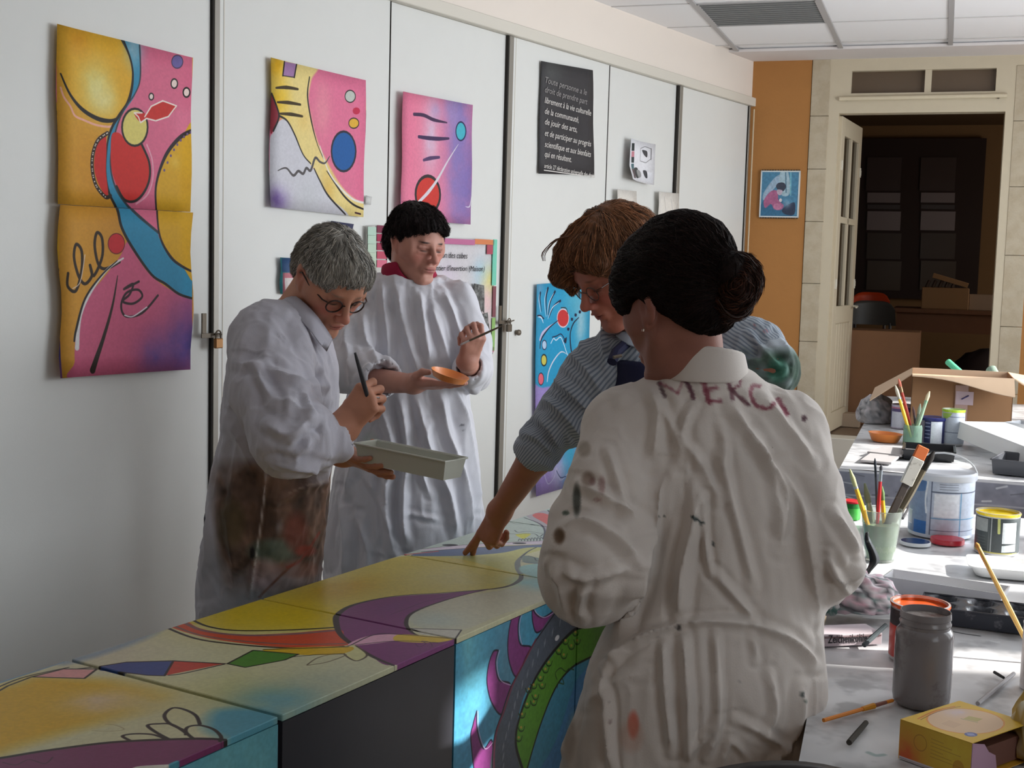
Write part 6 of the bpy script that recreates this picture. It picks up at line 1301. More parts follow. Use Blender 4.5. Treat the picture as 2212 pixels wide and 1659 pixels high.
# ------------------------------------------------------------ 4: woman seen from behind, MERCI on her smock
H4 = Head(1462, 668, 2.20, (-.52, .78, -.34), roll=.0, sc_=1.0)
nk4 = P(1510, 815, 2.235)
r4 = thing('person', 'person seen from behind with a dark hair bun and MERCI on the smock', 'person', [.33, 2.2, 0])
hv, hf = H4.build(nk4, nr=.043)
S = SDF(); hand(S, P(1290, 1230, 2.44), n_([.2, .9, .1]), n_([-.3, 0, .9]), 1, [(40, 50, 30)] * 4, [(.035, .034, -.020), (.06, .03, -.03), (.08, .02, -.036)], .95, elbow=P(1262, 1262, 2.16), re=.038, rw=.026)
hand(S, P(1740, 1270, 2.46), n_([-.2, .9, .1]), n_([.3, 0, .9]), -1, [(40, 50, 30)] * 4, [(.035, .034, -.020), (.06, .03, -.03), (.08, .02, -.036)], .95, elbow=P(1785, 1225, 2.16), re=.038, rw=.026)
av, af = S.mesh(.003)
uv_, uf_ = under_body(P(1525, 830, 2.26), P(1540, 1400, 2.24), [[P(1352, 930, 2.25), P(1300, 1090, 2.18), P(1270, 1240, 2.15)], [P(1700, 930, 2.25), P(1745, 1080, 2.18), P(1785, 1215, 2.15)]], (-.1, 1))
V, Fq = join((hv, hf), (av, af), (uv_, uf_)); sk = (188, 126, 108)
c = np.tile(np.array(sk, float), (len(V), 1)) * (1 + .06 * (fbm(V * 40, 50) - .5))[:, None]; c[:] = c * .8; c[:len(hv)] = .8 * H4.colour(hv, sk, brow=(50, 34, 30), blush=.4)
meshobj('body', V, Fq, M_skin, r4, c)
hp = [('e', (0, -.030, .062), (.092, .108, .102)), ('e', (0, .036, .085), (.072, .060, .062), .03), ('e', (0, -.075, .01), (.072, .052, .080), .03), ('e', (.064, .030, .045), (.026, .055, .050), .03), ('e', (-.064, .030, .045), (.026, .055, .050), .03), ('c', (0, -.10, .03), (0, -.15, .02), .045, .03, .02)]
hc = [('e', (0, .105, -.025), (.070, .060, .088), .012), ('e', (-.086, .008, -.012), (.026, .026, .036), .008), ('e', (.086, .008, -.012), (.026, .026, .036), .008), ('c', (-.10, .055, -.06), (.10, .055, -.06), .052, .052, .02), ('p', (0, -.05, -.088), (0, .35, -1))]
V, Fq, nz = hair_mesh(H4, hp, hc, strand=(40, 10, 34), amp=.0045, seed=43, fine=.0022)
HV4 = (V, Fq); c = np.array((22, 14, 13.)) * (.6 + .8 * nz)[:, None]; M_hairb = mat('brown_hair', vcol=True, spec=.15, rough=.5, bump=.5, bscale=240); meshobj('hair', V, Fq, M_hairb, r4, c)
Bn = P(1588, 618, 2.10); S = SDF(); S.ell(Bn, (.034, .034, .050), None, .02); S.cone(P(1545, 600, 2.14), Bn, .034, .03, .02); S.cone(P(1600, 590, 2.10), P(1560, 680, 2.12), .022, .014, .03); V, Fq = S.mesh(.003)
N = vnormals(V, Fq); q = (V - Bn) * np.array([60, 60, 16]) + 1.5 * fbm(V * 30, 71)[:, None]; nz = fbm(q, 72); V = V + N * (.010 * (nz - .5) * 2)[:, None]; c = np.array((48, 30, 24.)) * (.3 + 1.3 * nz)[:, None]; meshobj('hair_bun', V, Fq, M_hairb, r4, c)
strands(r4, HV4[0], HV4[1], 4200, lambda p: n_(Bn - p), .085, (30, 20, 18), 6, r=.0008, mask=lambda V: np.linalg.norm(V - Bn, axis=1) > .06, material=M_hairb, lift=.0015)
strands(r4, V, Fq, 900, lambda p: np.cross(p - Bn, [.15, -1, .1]) / .04 + np.array([0, 0, -.3]), .06, (58, 36, 27), 7, r=.0010, material=M_hairb, lift=.004, flare=.004, name='bun_strands', var=1.2)
def lk4(g):
    a0 = g.uniform(0, 2 * math.pi); rr = .030 + g.random() * .014; tilt = g.uniform(-.6, .6); pts = []
    for t in np.linspace(0, g.uniform(1.6, 3.4), 5): pts.append(Bn + np.array([rr * .9 * math.cos(a0 + t), -.8 * rr * math.sin(a0 * 2 + t * .7), rr * 1.35 * math.sin(a0 + t) + .01 * tilt]))
    return pts
locks(H4, lk4, 26, r4, mat('bun_lock', (52, 32, 25), .4), .0009, 8, 'bun_strands')
def lk4b(g):
    x_, y_ = g.choice([(1530, 520), (1520, 500), (1545, 545), (1500, 480), (1560, 560)]); l_ = g.uniform(20, 70); return [P(x_ - 14, y_ + 4, 2.2), P(x_ + l_ * .4, y_ - 4 + g.uniform(-10, 6), 2.18), P(x_ + l_, y_ + l_ * .35 + g.uniform(-12, 12), 2.16)]
locks(H4, lk4b, 16, r4, mat('bun_lock', (66, 42, 32), .35), .0006, 9, 'stray_hair')
b = MB(); e_ = H4.w(-.080, .004, -.034); b.tube([e_, e_ - Z * .004], .0022, 8); b.build('ear_stud', mat('stud', (210, 200, 190), .2, metal=1.), r4)
S = SDF()
S.loft(lofts([(776, 1462, 1584, 2.225, .064), (800, 1432, 1612, 2.23, .078), (830, 1376, 1668, 2.235, .095), (862, 1324, 1722, 2.24, .11), (908, 1298, 1752, 2.24, .12), (1000, 1310, 1782, 2.22, .125), (1100, 1345, 1788, 2.20, .125), (1200, 1368, 1786, 2.19, .12), (1300, 1340, 1784, 2.19, .125), (1400, 1292, 1780, 2.19, .14), (1500, 1252, 1776, 2.19, .15), (1600, 1218, 1770, 2.19, .155), (1760, 1180, 1768, 2.19, .16), (1950, 1150, 1775, 2.19, .165)]), .03)
S.ell(P(1530, 1480, 2.15), (.185, .10, .12), None, .06)
S.chain([P(1352, 935, 2.24), P(1322, 1060, 2.17), P(1290, 1200, 2.12)], [.082, .073, .084], .03); S.cone(P(1285, 1215, 2.12), P(1272, 1262, 2.14), .086, .070, .03); S.chain([P(1262, 1240, 2.16), P(1248, 1185, 2.28)], [.078, .045], .03); S.cone(P(1240, 1150, 2.14), P(1222, 1115, 2.16), .035, .026, .03)
S.cone(P(1210, 1190, 2.24), P(1208, 1150, 2.26), .036, .022, .02); S.ell(P(1210, 1158, 2.16), (.014, .03, .020), None, .006, 's')
S.chain([P(1694, 935, 2.24), P(1735, 1050, 2.18), P(1782, 1175, 2.13)], [.076, .058, .054], .03); S.cone(P(1784, 1180, 2.13), P(1798, 1225, 2.14), .054, .048, .03); S.cone(P(1794, 1228, 2.15), P(1740, 1290, 2.34), .050, .045, .03)
V, Fq = S.mesh(.0042)
t2 = tr(1150, 700, 1.7293)
fl = [(t2(p), w, h) for p, w, h in [([(430, 220), (470, 330), (450, 520)], 11, .010), ([(600, 300), (560, 420), (640, 540), (700, 660)], 9, .010), ([(628, 600), (600, 760), (570, 900), (550, 1090)], 12, .016), ([(642, 640), (645, 800), (665, 930)], 6, .010), ([(700, 480), (740, 650), (780, 800), (825, 980)], 9, .010), ([(740, 300), (850, 480), (940, 620), (935, 760)], 11, .011), ([(680, 930), (760, 1020), (830, 1105)], 8, .011),
      ([(500, 560), (430, 800), (380, 1020), (330, 1150)], 14, .014), ([(270, 1280), (350, 1205), (480, 1145), (620, 1112), (760, 1112), (880, 1140), (980, 1190), (1060, 1280)], 9, .012), ([(490, 1180), (500, 1400), (525, 1600)], 9, .011), ([(565, 1160), (580, 1400), (585, 1659)], 9, .013), ([(680, 1150), (692, 1350), (690, 1500), (650, 1620)], 8, .010), ([(820, 1160), (835, 1260)], 7, .008), ([(880, 1300), (900, 1450), (850, 1560)], 8, .009), ([(1000, 1350), (985, 1500), (900, 1640)], 10, .012), ([(760, 1480), (850, 1520), (950, 1590)], 8, .010), ([(590, 1610), (660, 1520), (700, 1480)], 7, .009), ([(700, 1659), (740, 1560), (800, 1620)], 7, .008),
      ([(280, 470), (320, 600), (345, 700)], 8, .010), ([(180, 600), (290, 660), (400, 740)], 10, .014), ([(120, 760), (200, 740), (300, 790), (400, 880)], 10, .013), ([(100, 920), (200, 950), (380, 905)], 10, .013), ([(200, 960), (175, 1060), (190, 1110)], 8, .010), ([(60, 900), (110, 1000), (120, 1080)], 9, .009), ([(1090, 900), (1180, 960), (1250, 890)], 9, .011), ([(1100, 860), (1150, 960), (1190, 1020)], 8, .010), ([(1120, 700), (1190, 800), (1230, 860)], 9, .010), ([(930, 540), (1010, 700), (1050, 900), (1070, 1100)], 12, .010), ([(830, 420), (900, 600), (930, 850)], 10, .008), ([(480, 300), (540, 430), (560, 520)], 9, .008), ([(860, 280), (960, 400), (1050, 520)], 10, .008), ([(270, 1280), (285, 1450), (300, 1659)], 7, .012), ([(150, 1400), (130, 1550), (120, 1650)], 10, .010), ([(200, 1420), (330, 1330), (430, 1300)], 10, .006), ([(700, 380), (720, 480), (700, 560)], 8, .006)]]
V = folds(V, Fq, fl, .006, 9, 51, scale=1.25, stretch=(1, 1, .4)); px = pix(V); N = vnormals(V, Fq); fr = (N @ n_(V.mean(0) - CAM) < .6).astype(float)
c = np.tile(np.array((222, 215, 209.)), (len(V), 1)) * (1 + .05 * (fbm(V * 10, 67) - .5))[:, None]
RD = (134, 58, 76)
strokes(px, c, [([(1424, 828), (1436, 856)], 9, (84, 62, 66), .9), ([(1426, 828), (1446, 838), (1464, 850)], 6, RD, .7), ([(1464, 850), (1476, 820)], 6, RD, .5), ([(1476, 816), (1490, 838), (1498, 860)], 10, (90, 46, 62), .9),
                ([(1518, 820), (1524, 842), (1532, 868)], 12, RD, .95), ([(1516, 818), (1540, 814), (1548, 820)], 13, RD, .95), ([(1526, 842), (1548, 838)], 9, RD, .9), ([(1532, 868), (1556, 866)], 8, RD, .85),
                ([(1566, 812), (1576, 834), (1582, 862)], 9, (110, 66, 78), .9), ([(1566, 813), (1584, 811), (1598, 820), (1596, 833), (1580, 841)], 7, (136, 76, 92), .95), ([(1582, 843), (1600, 860), (1616, 874)], 9, (96, 56, 66), .9),
                ([(1640, 834), (1626, 834), (1622, 852), (1634, 876), (1660, 882), (1672, 872)], 9, RD, .85), ([(1680, 862), (1692, 880), (1700, 894)], 10, RD, .95)], fr, V)
spots(px, c, [(1737, 904, 7, 8, (70, 40, 50), .9), (1672, 966, 4, 2, (80, 60, 60), .8), (1505, 1122, 8, 5, (44, 60, 62), .95), (1515, 1130, 7, 4, (44, 60, 62), .95), (1497, 1116, 5, 4, (44, 60, 62), .9), (1541, 1176, 4, 5, (40, 54, 58), .95), (1412, 1114, 3, 2, (60, 66, 60), .9), (1424, 1114, 3, 2, (60, 66, 60), .9), (1434, 1113, 3, 2, (60, 66, 60), .9),
              (1368, 1566, 14, 34, (214, 96, 74), .75), (1364, 1590, 30, 40, (200, 150, 130), .35), (1466, 1356, 5, 9, (60, 56, 56), .8), (1600, 1474, 3, 3, (60, 60, 64), .9), (1734, 1500, 5, 9, (50, 60, 60), .7), (1740, 1516, 5, 5, (60, 80, 70), .6), (1744, 1632, 14, 9, (226, 110, 130), .9), (1605, 1520, 3, 3, (60, 60, 64), .8),
              (1270, 1035, 16, 18, (120, 96, 80), .6), (1300, 1048, 9, 22, (150, 112, 108), .6), (1280, 1040, 8, 10, (130, 90, 90), .5), (1262, 970, 16, 20, (130, 116, 98), .5), (1246, 1080, 10, 40, (56, 60, 54), .8), (1208, 1158, 14, 20, (96, 70, 48), .9), (1222, 1108, 9, 6, (60, 76, 66), .8), (1290, 1080, 10, 5, (150, 100, 100), .5), (1318, 1560, 5, 4, (110, 80, 80), .5), (1250, 1480, 6, 20, (120, 90, 90), .5), (1230, 1590, 14, 60, (150, 136, 122), .6), (1317, 1520, 5, 3, (90, 80, 80), .6)], fr)
low_left = np.clip((px[:, 1] - 1400) / 200, 0, 1) * np.clip((1330 - px[:, 0]) / 60, 0, 1) * .35; c = c * (1 - low_left[:, None]) + np.array((150, 136, 118.)) * low_left[:, None]  # smock turns browner towards its lower left
meshobj('smock', V, Fq, M_smock, r4, c)
# stand-up collar
S = SDF(); S.cone(P(1516, 735, 2.20), P(1521, 814, 2.215), .068, .078, .01); S.cone(P(1516, 700, 2.195), P(1521, 808, 2.21), .058, .067, .004, 's'); S.plane(P(1530, 752, 2.16), (.03, .22, 1)); S.plane(P(1522, 818, 2.23), (0, 0, -1)); V, Fq = S.mesh(.003)
meshobj('collar', V, Fq, M_smock, r4, np.tile(np.array((224, 217, 211.)), (len(V), 1)))
legs(r4, (.34, 2.25), (-.1, 1), (52, 56, 76), (48, 44, 44))
# ============================================================ TABLES AND WHAT STANDS ON THEM
TZ, FZ = .75, .83
aN = math.radians(16.5); tN = np.array([math.sin(aN), math.cos(aN), 0]); rN = np.array([math.cos(aN), -math.sin(aN), 0]); EN = np.array([.505, 2.05, 0])
def nt(t, r, z=0.): return EN + tN * t + rN * r + np.array([0, 0, z])
def ft(t, r, z=0.): return np.array([1.13, 4.30, 0]) - nB * t + dB * r + np.array([0, 0, z])
# paint-smeared sheets: a flat canvas for each table top, mapped from above
def top_canvas(W, L, seed, name, extra=None, dn=420):
    c = Canvas(W * dn, L * dn, (204, 205, 208), seed=seed); g = rnd(seed)
    n1 = vnoise(c.h, c.w, 60, seed, 4); n2 = vnoise(c.h, c.w, 26, seed + 1, 4); c.a *= (.84 + .3 * n1)[..., None]
    k = np.clip((n2 - .56) * 6, 0, 1)[..., None] * .45; c.a = c.a * (1 - k) + np.array((120, 122, 126)) / 255. * k
    for i in range(46):
        x, y, a, l_ = g.uniform(0, c.w), g.uniform(0, c.h), g.uniform(-.4, .5), g.uniform(6, 34); rgb = g.choice([(60, 62, 66), (90, 90, 94), (236, 238, 240), (236, 238, 240), (80, 84, 86), (200, 204, 150), (170, 120, 110), (120, 150, 150)])
        c.line([(x, y), (x + l_ * .5, y + l_ * a + g.uniform(-3, 3)), (x + l_, y + l_ * a * 1.4)], g.uniform(1.5, 5), rgb, alpha=.75)
    if extra: extra(c)
    return c.image(name)
def tabletop(root, fn, t0, t1, r0, r1, z, im, key):
    m = MB(); G = 24; L_, W_2 = t1 - t0, r1 - r0
    for j in range(G + 1):
        for i in range(G + 1):
            t = t0 + L_ * j / G; r = r0 + W_2 * i / G; m.v.append(tuple(fn(t, r, z + .0028 + .0022 * math.sin(t * 9 + 3 * math.sin(r * 5)) * math.sin(r * 11))))
    for j in range(G):
        for i in range(G): m.f.append((j * (G + 1) + i, j * (G + 1) + i + 1, (j + 1) * (G + 1) + i + 1, (j + 1) * (G + 1) + i))
    o_ = fn(t0, r0); tt = n_(fn(t0 + 1, r0) - o_); rr = n_(fn(t0, r0 + 1) - o_)
    return m.build('plastic_sheet', mat('sheet_' + key, img=im, rough=.32, bump=.25, bscale=22), root, 'all', uvf=lambda V: np.stack([((V - o_) @ rr) / W_2, ((V - o_) @ tt) / L_], 1))
M_tw = mat('table_wood', (150, 120, 90), .5, noise=.1, nscale=8); M_tleg = mat('table_leg_grey', (90, 92, 96), .4, metal=.4)
def table(fn, t0, t1, r0, r1, z, lb, key, im, apron):
    o = thing('work_table', lb, 'table', fn((t0 + t1) / 2, (r0 + r1) / 2)); tt = fn(1, 0) - fn(0, 0); rr = fn(0, 1) - fn(0, 0)
    m = MB(); m.obox(fn((t0 + t1) / 2, (r0 + r1) / 2, z - .012), tt * (t1 - t0) / 2, rr * (r1 - r0) / 2, Z * .012, .003); m.build('tabletop', M_tw, o)
    tabletop(o, fn, t0, t1, r0, r1, z, im, key)
    for a in (t0 + .06, t1 - .06):
        for b_ in (r0 + .06, r1 - .06): m = MB(); m.obox(fn(a, b_, (z - .024) / 2), tt * .022, rr * .022, Z * (z - .024) / 2, .003); m.build('leg', M_tleg, o)
    for nm, (a0, a1, b0, b1) in {'a': (t0, t0 + .02, r0 + .02, r1 - .02), 'b': (t1 - .02, t1, r0 + .02, r1 - .02), 'c': (t0 + .02, t1 - .02, r0, r0 + .02), 'd': (t0 + .02, t1 - .02, r1 - .02, r1)}.items():
        m = MB(); m.obox(fn((a0 + a1) / 2, (b0 + b1) / 2, z - .024 - apron / 2), tt * (a1 - a0) / 2, rr * (b1 - b0) / 2, Z * apron / 2); m.build('apron_board', M_tw, o)
    return o
TN = table(nt, -.30, 2.10, 0, .86, TZ - .006, 'near work table under a paint-smeared plastic sheet, crowded with pots', 'near', top_canvas(.86, 2.40, 301, 'near_sheet'), .07)
TF = table(ft, 0, 2.75, 0, 1.0, FZ - .006, 'far work table with a draped grey plastic edge and a cardboard box', 'far', top_canvas(1.0, 2.75, 302, 'far_sheet'), .09)
# drape along the far table front
m = MB(); G = 40
cvd = Canvas(700, 110, (128, 132, 150), seed=310); cvd.a *= (.8 + .4 * vnoise(110, 700, 30, 311))[..., None]; g = rnd(4)
for i in range(40): x, y = g.uniform(0, 700), g.uniform(0, 110); cvd.line([(x, y), (x + g.uniform(4, 40), y + g.uniform(-8, 8))], g.uniform(1, 5), g.choice([(225, 228, 235), (90, 92, 104), (200, 205, 215)]), alpha=.7)
cvd.line([(0, 4), (700, 6)], 6, (216, 218, 224), alpha=.8); cvd.line([(0, 62), (700, 58)], 4, (178, 182, 194), alpha=.8)
for j in range(7):
    for i in range(G + 1):
        r = i / G * 1.02 - .01; m.v.append(tuple(ft(-.012 - .006 * math.sin(r * 22) * j / 6 - .004 * j / 6, r, FZ - .002 - j * .026)))
for j in range(6):
    for i in range(G): m.f.append((j * (G + 1) + i, (j + 1) * (G + 1) + i, (j + 1) * (G + 1) + i + 1, j * (G + 1) + i + 1))
o0 = ft(0, 0)
m.build('sheet_drape', mat('drape_plastic', img=cvd.image('drape_print'), rough=.3), TF, 'all', uvf=lambda V: np.stack([((V - o0) @ dB + .01) / 1.02, (V[:, 2] - FZ + .158) / .158], 1))

def scl(d): return d / F_            # metres per photo pixel at depth d
def at(x, y, z): p = onz(x, y, z); return p
def can(name, lb, cat, x, y, w, h, z, cols, rim=(190, 190, 192), content=None, group=None, label_=None, lid=None, grow=1.0, open_=True):
    """x,y: bottom centre in the photograph, w,h: pixel size"""
    b = at(x, y, z); k = scl(b[1]); r = w / 2 * k; H_ = h * k; b = b + n_([b[0], b[1], 0]) * r * .55
    t = thing(name, lb, cat, b, group); m = MB()
    m.lathe(b, [(r * .97, 0), (r, .002), (r, H_ * .97), (r * 1.03, H_ * .975), (r * 1.03, H_), (r * .95, H_ + .001), (r * .95, H_ * .985)] + ([(r * .94, H_ * .60), (0, H_ * .60)] if open_ else [(0, H_ * .985)]), 32)
    bodyo = m.build('can_body', mat('tin_%s' % (rim,), rim, .3, metal=.6), t, True)
    m = MB(); m.lathe(b, [(r * 1.004, H_ * .06), (r * 1.008, H_ * .065), (r * 1.008, H_ * .90), (r * 1.004, H_ * .905)], 32)
    # printed wrapper: canvas wraps round once, centre faces the viewer
    cvw = Canvas(400, 160, cols[0], seed=int(x))
    if label_: label_(cvw)
    cvw.grain(.05)
    fx = math.atan2(-b[1], -b[0])
    def uvf(V): a = (np.arctan2(V[:, 1] - b[1], V[:, 0] - b[0]) - fx + math.pi) % (2 * math.pi); return np.stack([a / (2 * math.pi), (V[:, 2] - b[2]) / H_], 1)
    # drop caps of the wrapper tube
    m.f = [f for f in m.f if len(f) == 4]; m.build('wrapper', mat('wrapper_%d_%d' % (x, y), img=cvw.image('wrapper_%d_%d' % (x, y)), rough=.35), t, 'all', uvf=uvf)
    if content: m = MB(); m.lathe(b, [(0, H_ * .72), (r * .5, H_ * .725), (r * .93, H_ * .72), (r * .94, H_ * .96), (r * 1.035, H_ * 1.004), (r * 1.036, H_ * .97), (r * 1.0, H_ * .93)], 28); m.build('paint', mat('paint_%s' % (content,), content, .25, spec=.7, noise=.08, nscale=30), t, True)
    if lid: m = MB(); m.lathe(b, [(r * 1.05, H_ * .90), (r * 1.07, H_ * .92), (r * 1.07, H_ * .99), (r * 1.0, H_ * 1.02), (r * .9, H_ * 1.0), (0, H_ * 1.0)], 32); m.build('lid', mat('lid_%s' % (lid,), lid, .3), t, True)
    return t, b, r, H_
def disc_lid(name, lb, x, y, w, z, top, side, hgt=.010, group=None):
    b = at(x, y, z); k = scl(b[1]); r = w / 2 * k; t = thing('pot_cover', lb, 'lid', b, group)
    m = MB(); m.lathe(b, [(r * .95, 0), (r, .001), (r, hgt * .7), (r * .98, hgt), (r * .86, hgt), (r * .82, hgt * .6), (r * .0, hgt * .6)], 32); m.build('lid_rim', mat('lidc_%s' % (side,), side, .25, spec=.7), t, True)
    m = MB(); m.lathe(b, [(0, hgt * .62), (r * .80, hgt * .62), (r * .84, hgt * 1.01), (r * .93, hgt * 1.02)], 32); m.build('lid_top', mat('lidc_%s' % (top,), top, .25, spec=.7), t, True); return t

# --- near table, front to back
# tea box
cb = [onz(1945, 1592, TZ), onz(2108, 1672, TZ)]          # bottom left and right corners of the near face are out of sight; use the top ones
topz = TZ + .062
A = onz(1945, 1554, topz); B_ = onz(2100, 1606, topz); C_ = onz(2226, 1562, topz); D_ = A + (C_ - B_)
t = thing('tea_box', 'yellow cardboard tea box with a torn side, at the front corner of the table', 'box', (A + C_) / 2 * [1, 1, 0] + [0, 0, TZ])
def prn(w, h, seed, side):
    c = Canvas(w, h, (226, 176, 48), seed=seed); c.blot(w * .1, h * .9, w * .2, (232, 96, 40), .95); c.blot(w * .8, h * .3, w * .35, (240, 208, 60), .8); c.ell(w * .30, h * .42, w * .09, h * .20, None, outl=(176, 120, 40), ow=3)
    for i in range(6): c.line([(w * .45, h * (.22 + .09 * i)), (w * (.62 + .12 * ((i * 7) % 3)), h * (.24 + .09 * i))], 2, (170, 112, 50), alpha=.7)
    c.ell(w * .84, h * .72, w * .08, h * .2, (196, 130, 40), alpha=.6); c.line([(0, h * .97), (w, h * .97)], h * .10, (214, 205, 214)); return c
def prt(w, h):
    c = Canvas(w, h, (230, 184, 50), seed=322); c.ell(w * .5, h * .5, w * .42, h * .42, (226, 190, 150), outl=(232, 150, 60), ow=8); c.blot(w * .25, h * .35, w * .14, (214, 196, 206), .8); c.line([(w * .1, h * .2), (w * .06, h * .5), (w * .12, h * .85)], 8, (216, 110, 50)); c.line([(w * .14, h * .15), (w * .1, h * .5), (w * .16, h * .85)], 4, (120, 60, 50))
    for i in range(9): c.line([(w * (.38 + .02 * i), h * .62), (w * (.40 + .02 * i), h * .78)], 2, (186, 140, 110), alpha=.8)
    c.fill([(w * .42, h * .34), (w * .58, h * .30), (w * .60, h * .42), (w * .44, h * .46)], (196, 180, 110), sm=False); c.line([(w * .42, h * .48), (w * .62, h * .44)], 3, (90, 140, 80)); c.ell(w * .82, h * .80, w * .07, h * .07, (94, 106, 168)); c.line([(w * .76, h * .80), (w * .88, h * .80)], 3, (200, 205, 225)); c.ell(w * .82, h * .80, w * .04, h * .04, (150, 160, 205)); return c
ex_, ey_ = B_ - A, C_ - B_; Hh = topz - TZ
def quad(mb, a, b, c, d, th): n = n_(np.cross(b - a, d - a)) * th; return mb.add([a, b, c, d, a - n, b - n, c - n, d - n], [(0, 1, 2, 3), (7, 6, 5, 4), (0, 4, 5, 1), (1, 5, 6, 2), (2, 6, 7, 3), (3, 7, 4, 0)])
lx, ly = np.linalg.norm(ex_), np.linalg.norm(ey_)
m = MB(); quad(m, A - Z * Hh, B_ - Z * Hh, B_, A, .0012); m.build('front_panel', mat('tea_front', img=prn(420, 170, 321, 0).image('tea_front'), rough=.4), t, uvf=lambda V: np.stack([((V - A) @ n_(ex_)) / lx, (V[:, 2] - TZ) / Hh], 1))
m = MB(); quad(m, A + Z * .0006, B_ + Z * .0006, C_ + Z * .0006, D_ + Z * .0006, .0012); Ei = np.linalg.inv(np.array([ex_[:2], ey_[:2]]).T)
m.build('top_panel', mat('tea_top', img=prt(420, 400).image('tea_top'), rough=.4), t, uvf=lambda V: ((V - A)[:, :2] @ Ei.T))
m = MB(); quad(m, A - Z * (Hh - .0012), D_ - Z * (Hh - .0012), C_ - Z * (Hh - .0012), B_ - Z * (Hh - .0012), .0012); quad(m, D_ - Z * Hh, A - Z * Hh, A, D_, .0012); quad(m, C_ - Z * Hh, D_ - Z * Hh, D_, C_, .0012); m.build('carton', mat('tea_side', (214, 160, 50), .6), t)
m = MB(); pts = [B_ - Z * Hh, B_ + ey_ * .45 - Z * Hh, B_ + ey_ * .40 - Z * Hh * .5, B_ + ey_ * .28 - Z * Hh * .35, B_ + ey_ * .2 - Z * Hh * .12, B_]; n9 = n_(np.cross(ey_, Z)) * .0012; m.prism(pts, n9); m.build('torn_side', mat('tea_lilac', (176, 140, 160), .6), t)
m = MB(); m.obox((A + B_ + ey_ * .8) / 2 + ey_ * .2 - Z * Hh * .62, ex_ * .42, ey_ * .38, Z * Hh * .30); m.build('inner_pack', mat('tea_inner', (110, 72, 60), .8), t)
# crumpled paper corner at the right edge
def crumple(name, lb, cat, c, r3, rgb_f, seed, amp=.25, n=18, parent=None, group=None, rough=.8, spikes=1.):
    rg = np.random.RandomState(seed); V = []; Fq = []
    nu, nv = n * 2, n
    for j in range(nv + 1):
        for i in range(nu):
            th = 2 * math.pi * i / nu; ph = math.pi * j / nv; V.append((math.cos(th) * math.sin(ph), math.sin(th) * math.sin(ph), math.cos(ph)))
    V = np.array(V); d = 1 + amp * 2 * (1 - np.abs(2 * fbm(V * 2.6 + seed, seed, 4) - 1) * 1.6 - .5) * spikes
    Vw = V * d[:, None] * np.array(r3); lowz = -r3[2] * .55; Vw[:, 2] = np.maximum(Vw[:, 2], lowz) - lowz; Vw = Vw + np.array(c)
    for j in range(nv):
        for i in range(nu): Fq.append((j * nu + i, (j + 1) * nu + i, (j + 1) * nu + (i + 1) % nu, j * nu + (i + 1) % nu))
    t = thing(name, lb, cat, c, group); meshobj('crumpled_' + cat, Vw, np.array(Fq), mat('crumple_v', vcol=True, rough=rough), t, rgb_f(V, Vw)); return t
def mixn(cols, seed, f=3.):
    def fn(V, W_0):
        n = fbm(V * f, seed, 3); n = (n - n.min()) / (n.max() - n.min() + 1e-9); x = n * (len(cols) - 1); i = np.clip(x.astype(int), 0, len(cols) - 2); q = np.clip((x - i) * 2 - .5, 0, 1)[:, None]; C = np.array(cols, float); return C[i] * (1 - q) + C[i + 1] * q
    return fn
crumple('crumpled_carton', 'crumpled cream and yellow carton at the right end of the tea box', 'carton', onz(2226, 1640, TZ) + [.02, 0, 0], (.045, .045, .07), mixn([(226, 220, 150), (240, 236, 214), (200, 170, 90), (226, 220, 200)], 7), 7)
# grey jar
b = onz(1988, 1530, TZ); k = scl(b[1]); r = 63 * k; b = b + n_([b[0], b[1], 0]) * r * .6; H_ = 212 * k
t = thing('paint_jar', 'large screw-neck jar full of grey paint water beside the tea box', 'jar', b)
m = MB(); m.lathe(b, [(r * .86, 0), (r * .97, .006), (r, .016), (r, H_ * .74), (r * .97, H_ * .79), (r * .86, H_ * .83), (r * .86, H_ * .86), (r * .895, H_ * .87), (r * .895, H_ * .885), (r * .86, H_ * .90), (r * .86, H_ * .925), (r * .89, H_ * .935), (r * .88, H_ * .97), (r * .87, H_), (r * .83, H_), (r * .83, H_ * .86), (0, H_ * .86)], 40); m.build('jar_body', mat('murky_glass', (126, 122, 124), .22, noise=.07, nscale=9, stain=((92, 84, 84), 16, .52, .7), spec=.6), t, True)
m = MB(); m.lathe(b, [(r * .835, H_ * .93), (r * .80, H_ * .885), (r * .5, H_ * .87), (0, H_ * .865)], 32); m.build('paint_surface', mat('dirty_paint', (110, 76, 64), .3, rgb2=(206, 200, 196), nscale=26), t, True)
m = MB(); g = rnd(8)
for i in range(5): a = g.uniform(0, 6.28); m.obox(b + np.array([math.cos(a), math.sin(a), 0]) * r * .4 + Z * H_ * .885, (.012, .002, .001), (-.003, .008, 0), (0, 0, .0015), .0005)
m.build('dried_flakes', mat('flake', (214, 208, 204), .6), t)['kind'] = 'stuff'
# orange paint tin behind the jar
def lab_or(c): c.a[:] = np.array((60, 58, 62)) / 255.; c.fill([(0, 60), (400, 60), (400, 160), (0, 160)], (206, 66, 54), sm=False); c.fill([(190, 10), (400, 10), (400, 160), (190, 160)], (196, 190, 186), sm=False); c.blot(160, 40, 16, (40, 38, 40), .9); c.blot(230, 60, 20, (210, 170, 60), .6)
t, b_, r_, h_ = can('paint_tin', 'open tin of orange paint behind the grey jar', 'tin', 1981, 1432, 126, 128, TZ, [(206, 66, 54)], content=(206, 84, 26), label_=lab_or)
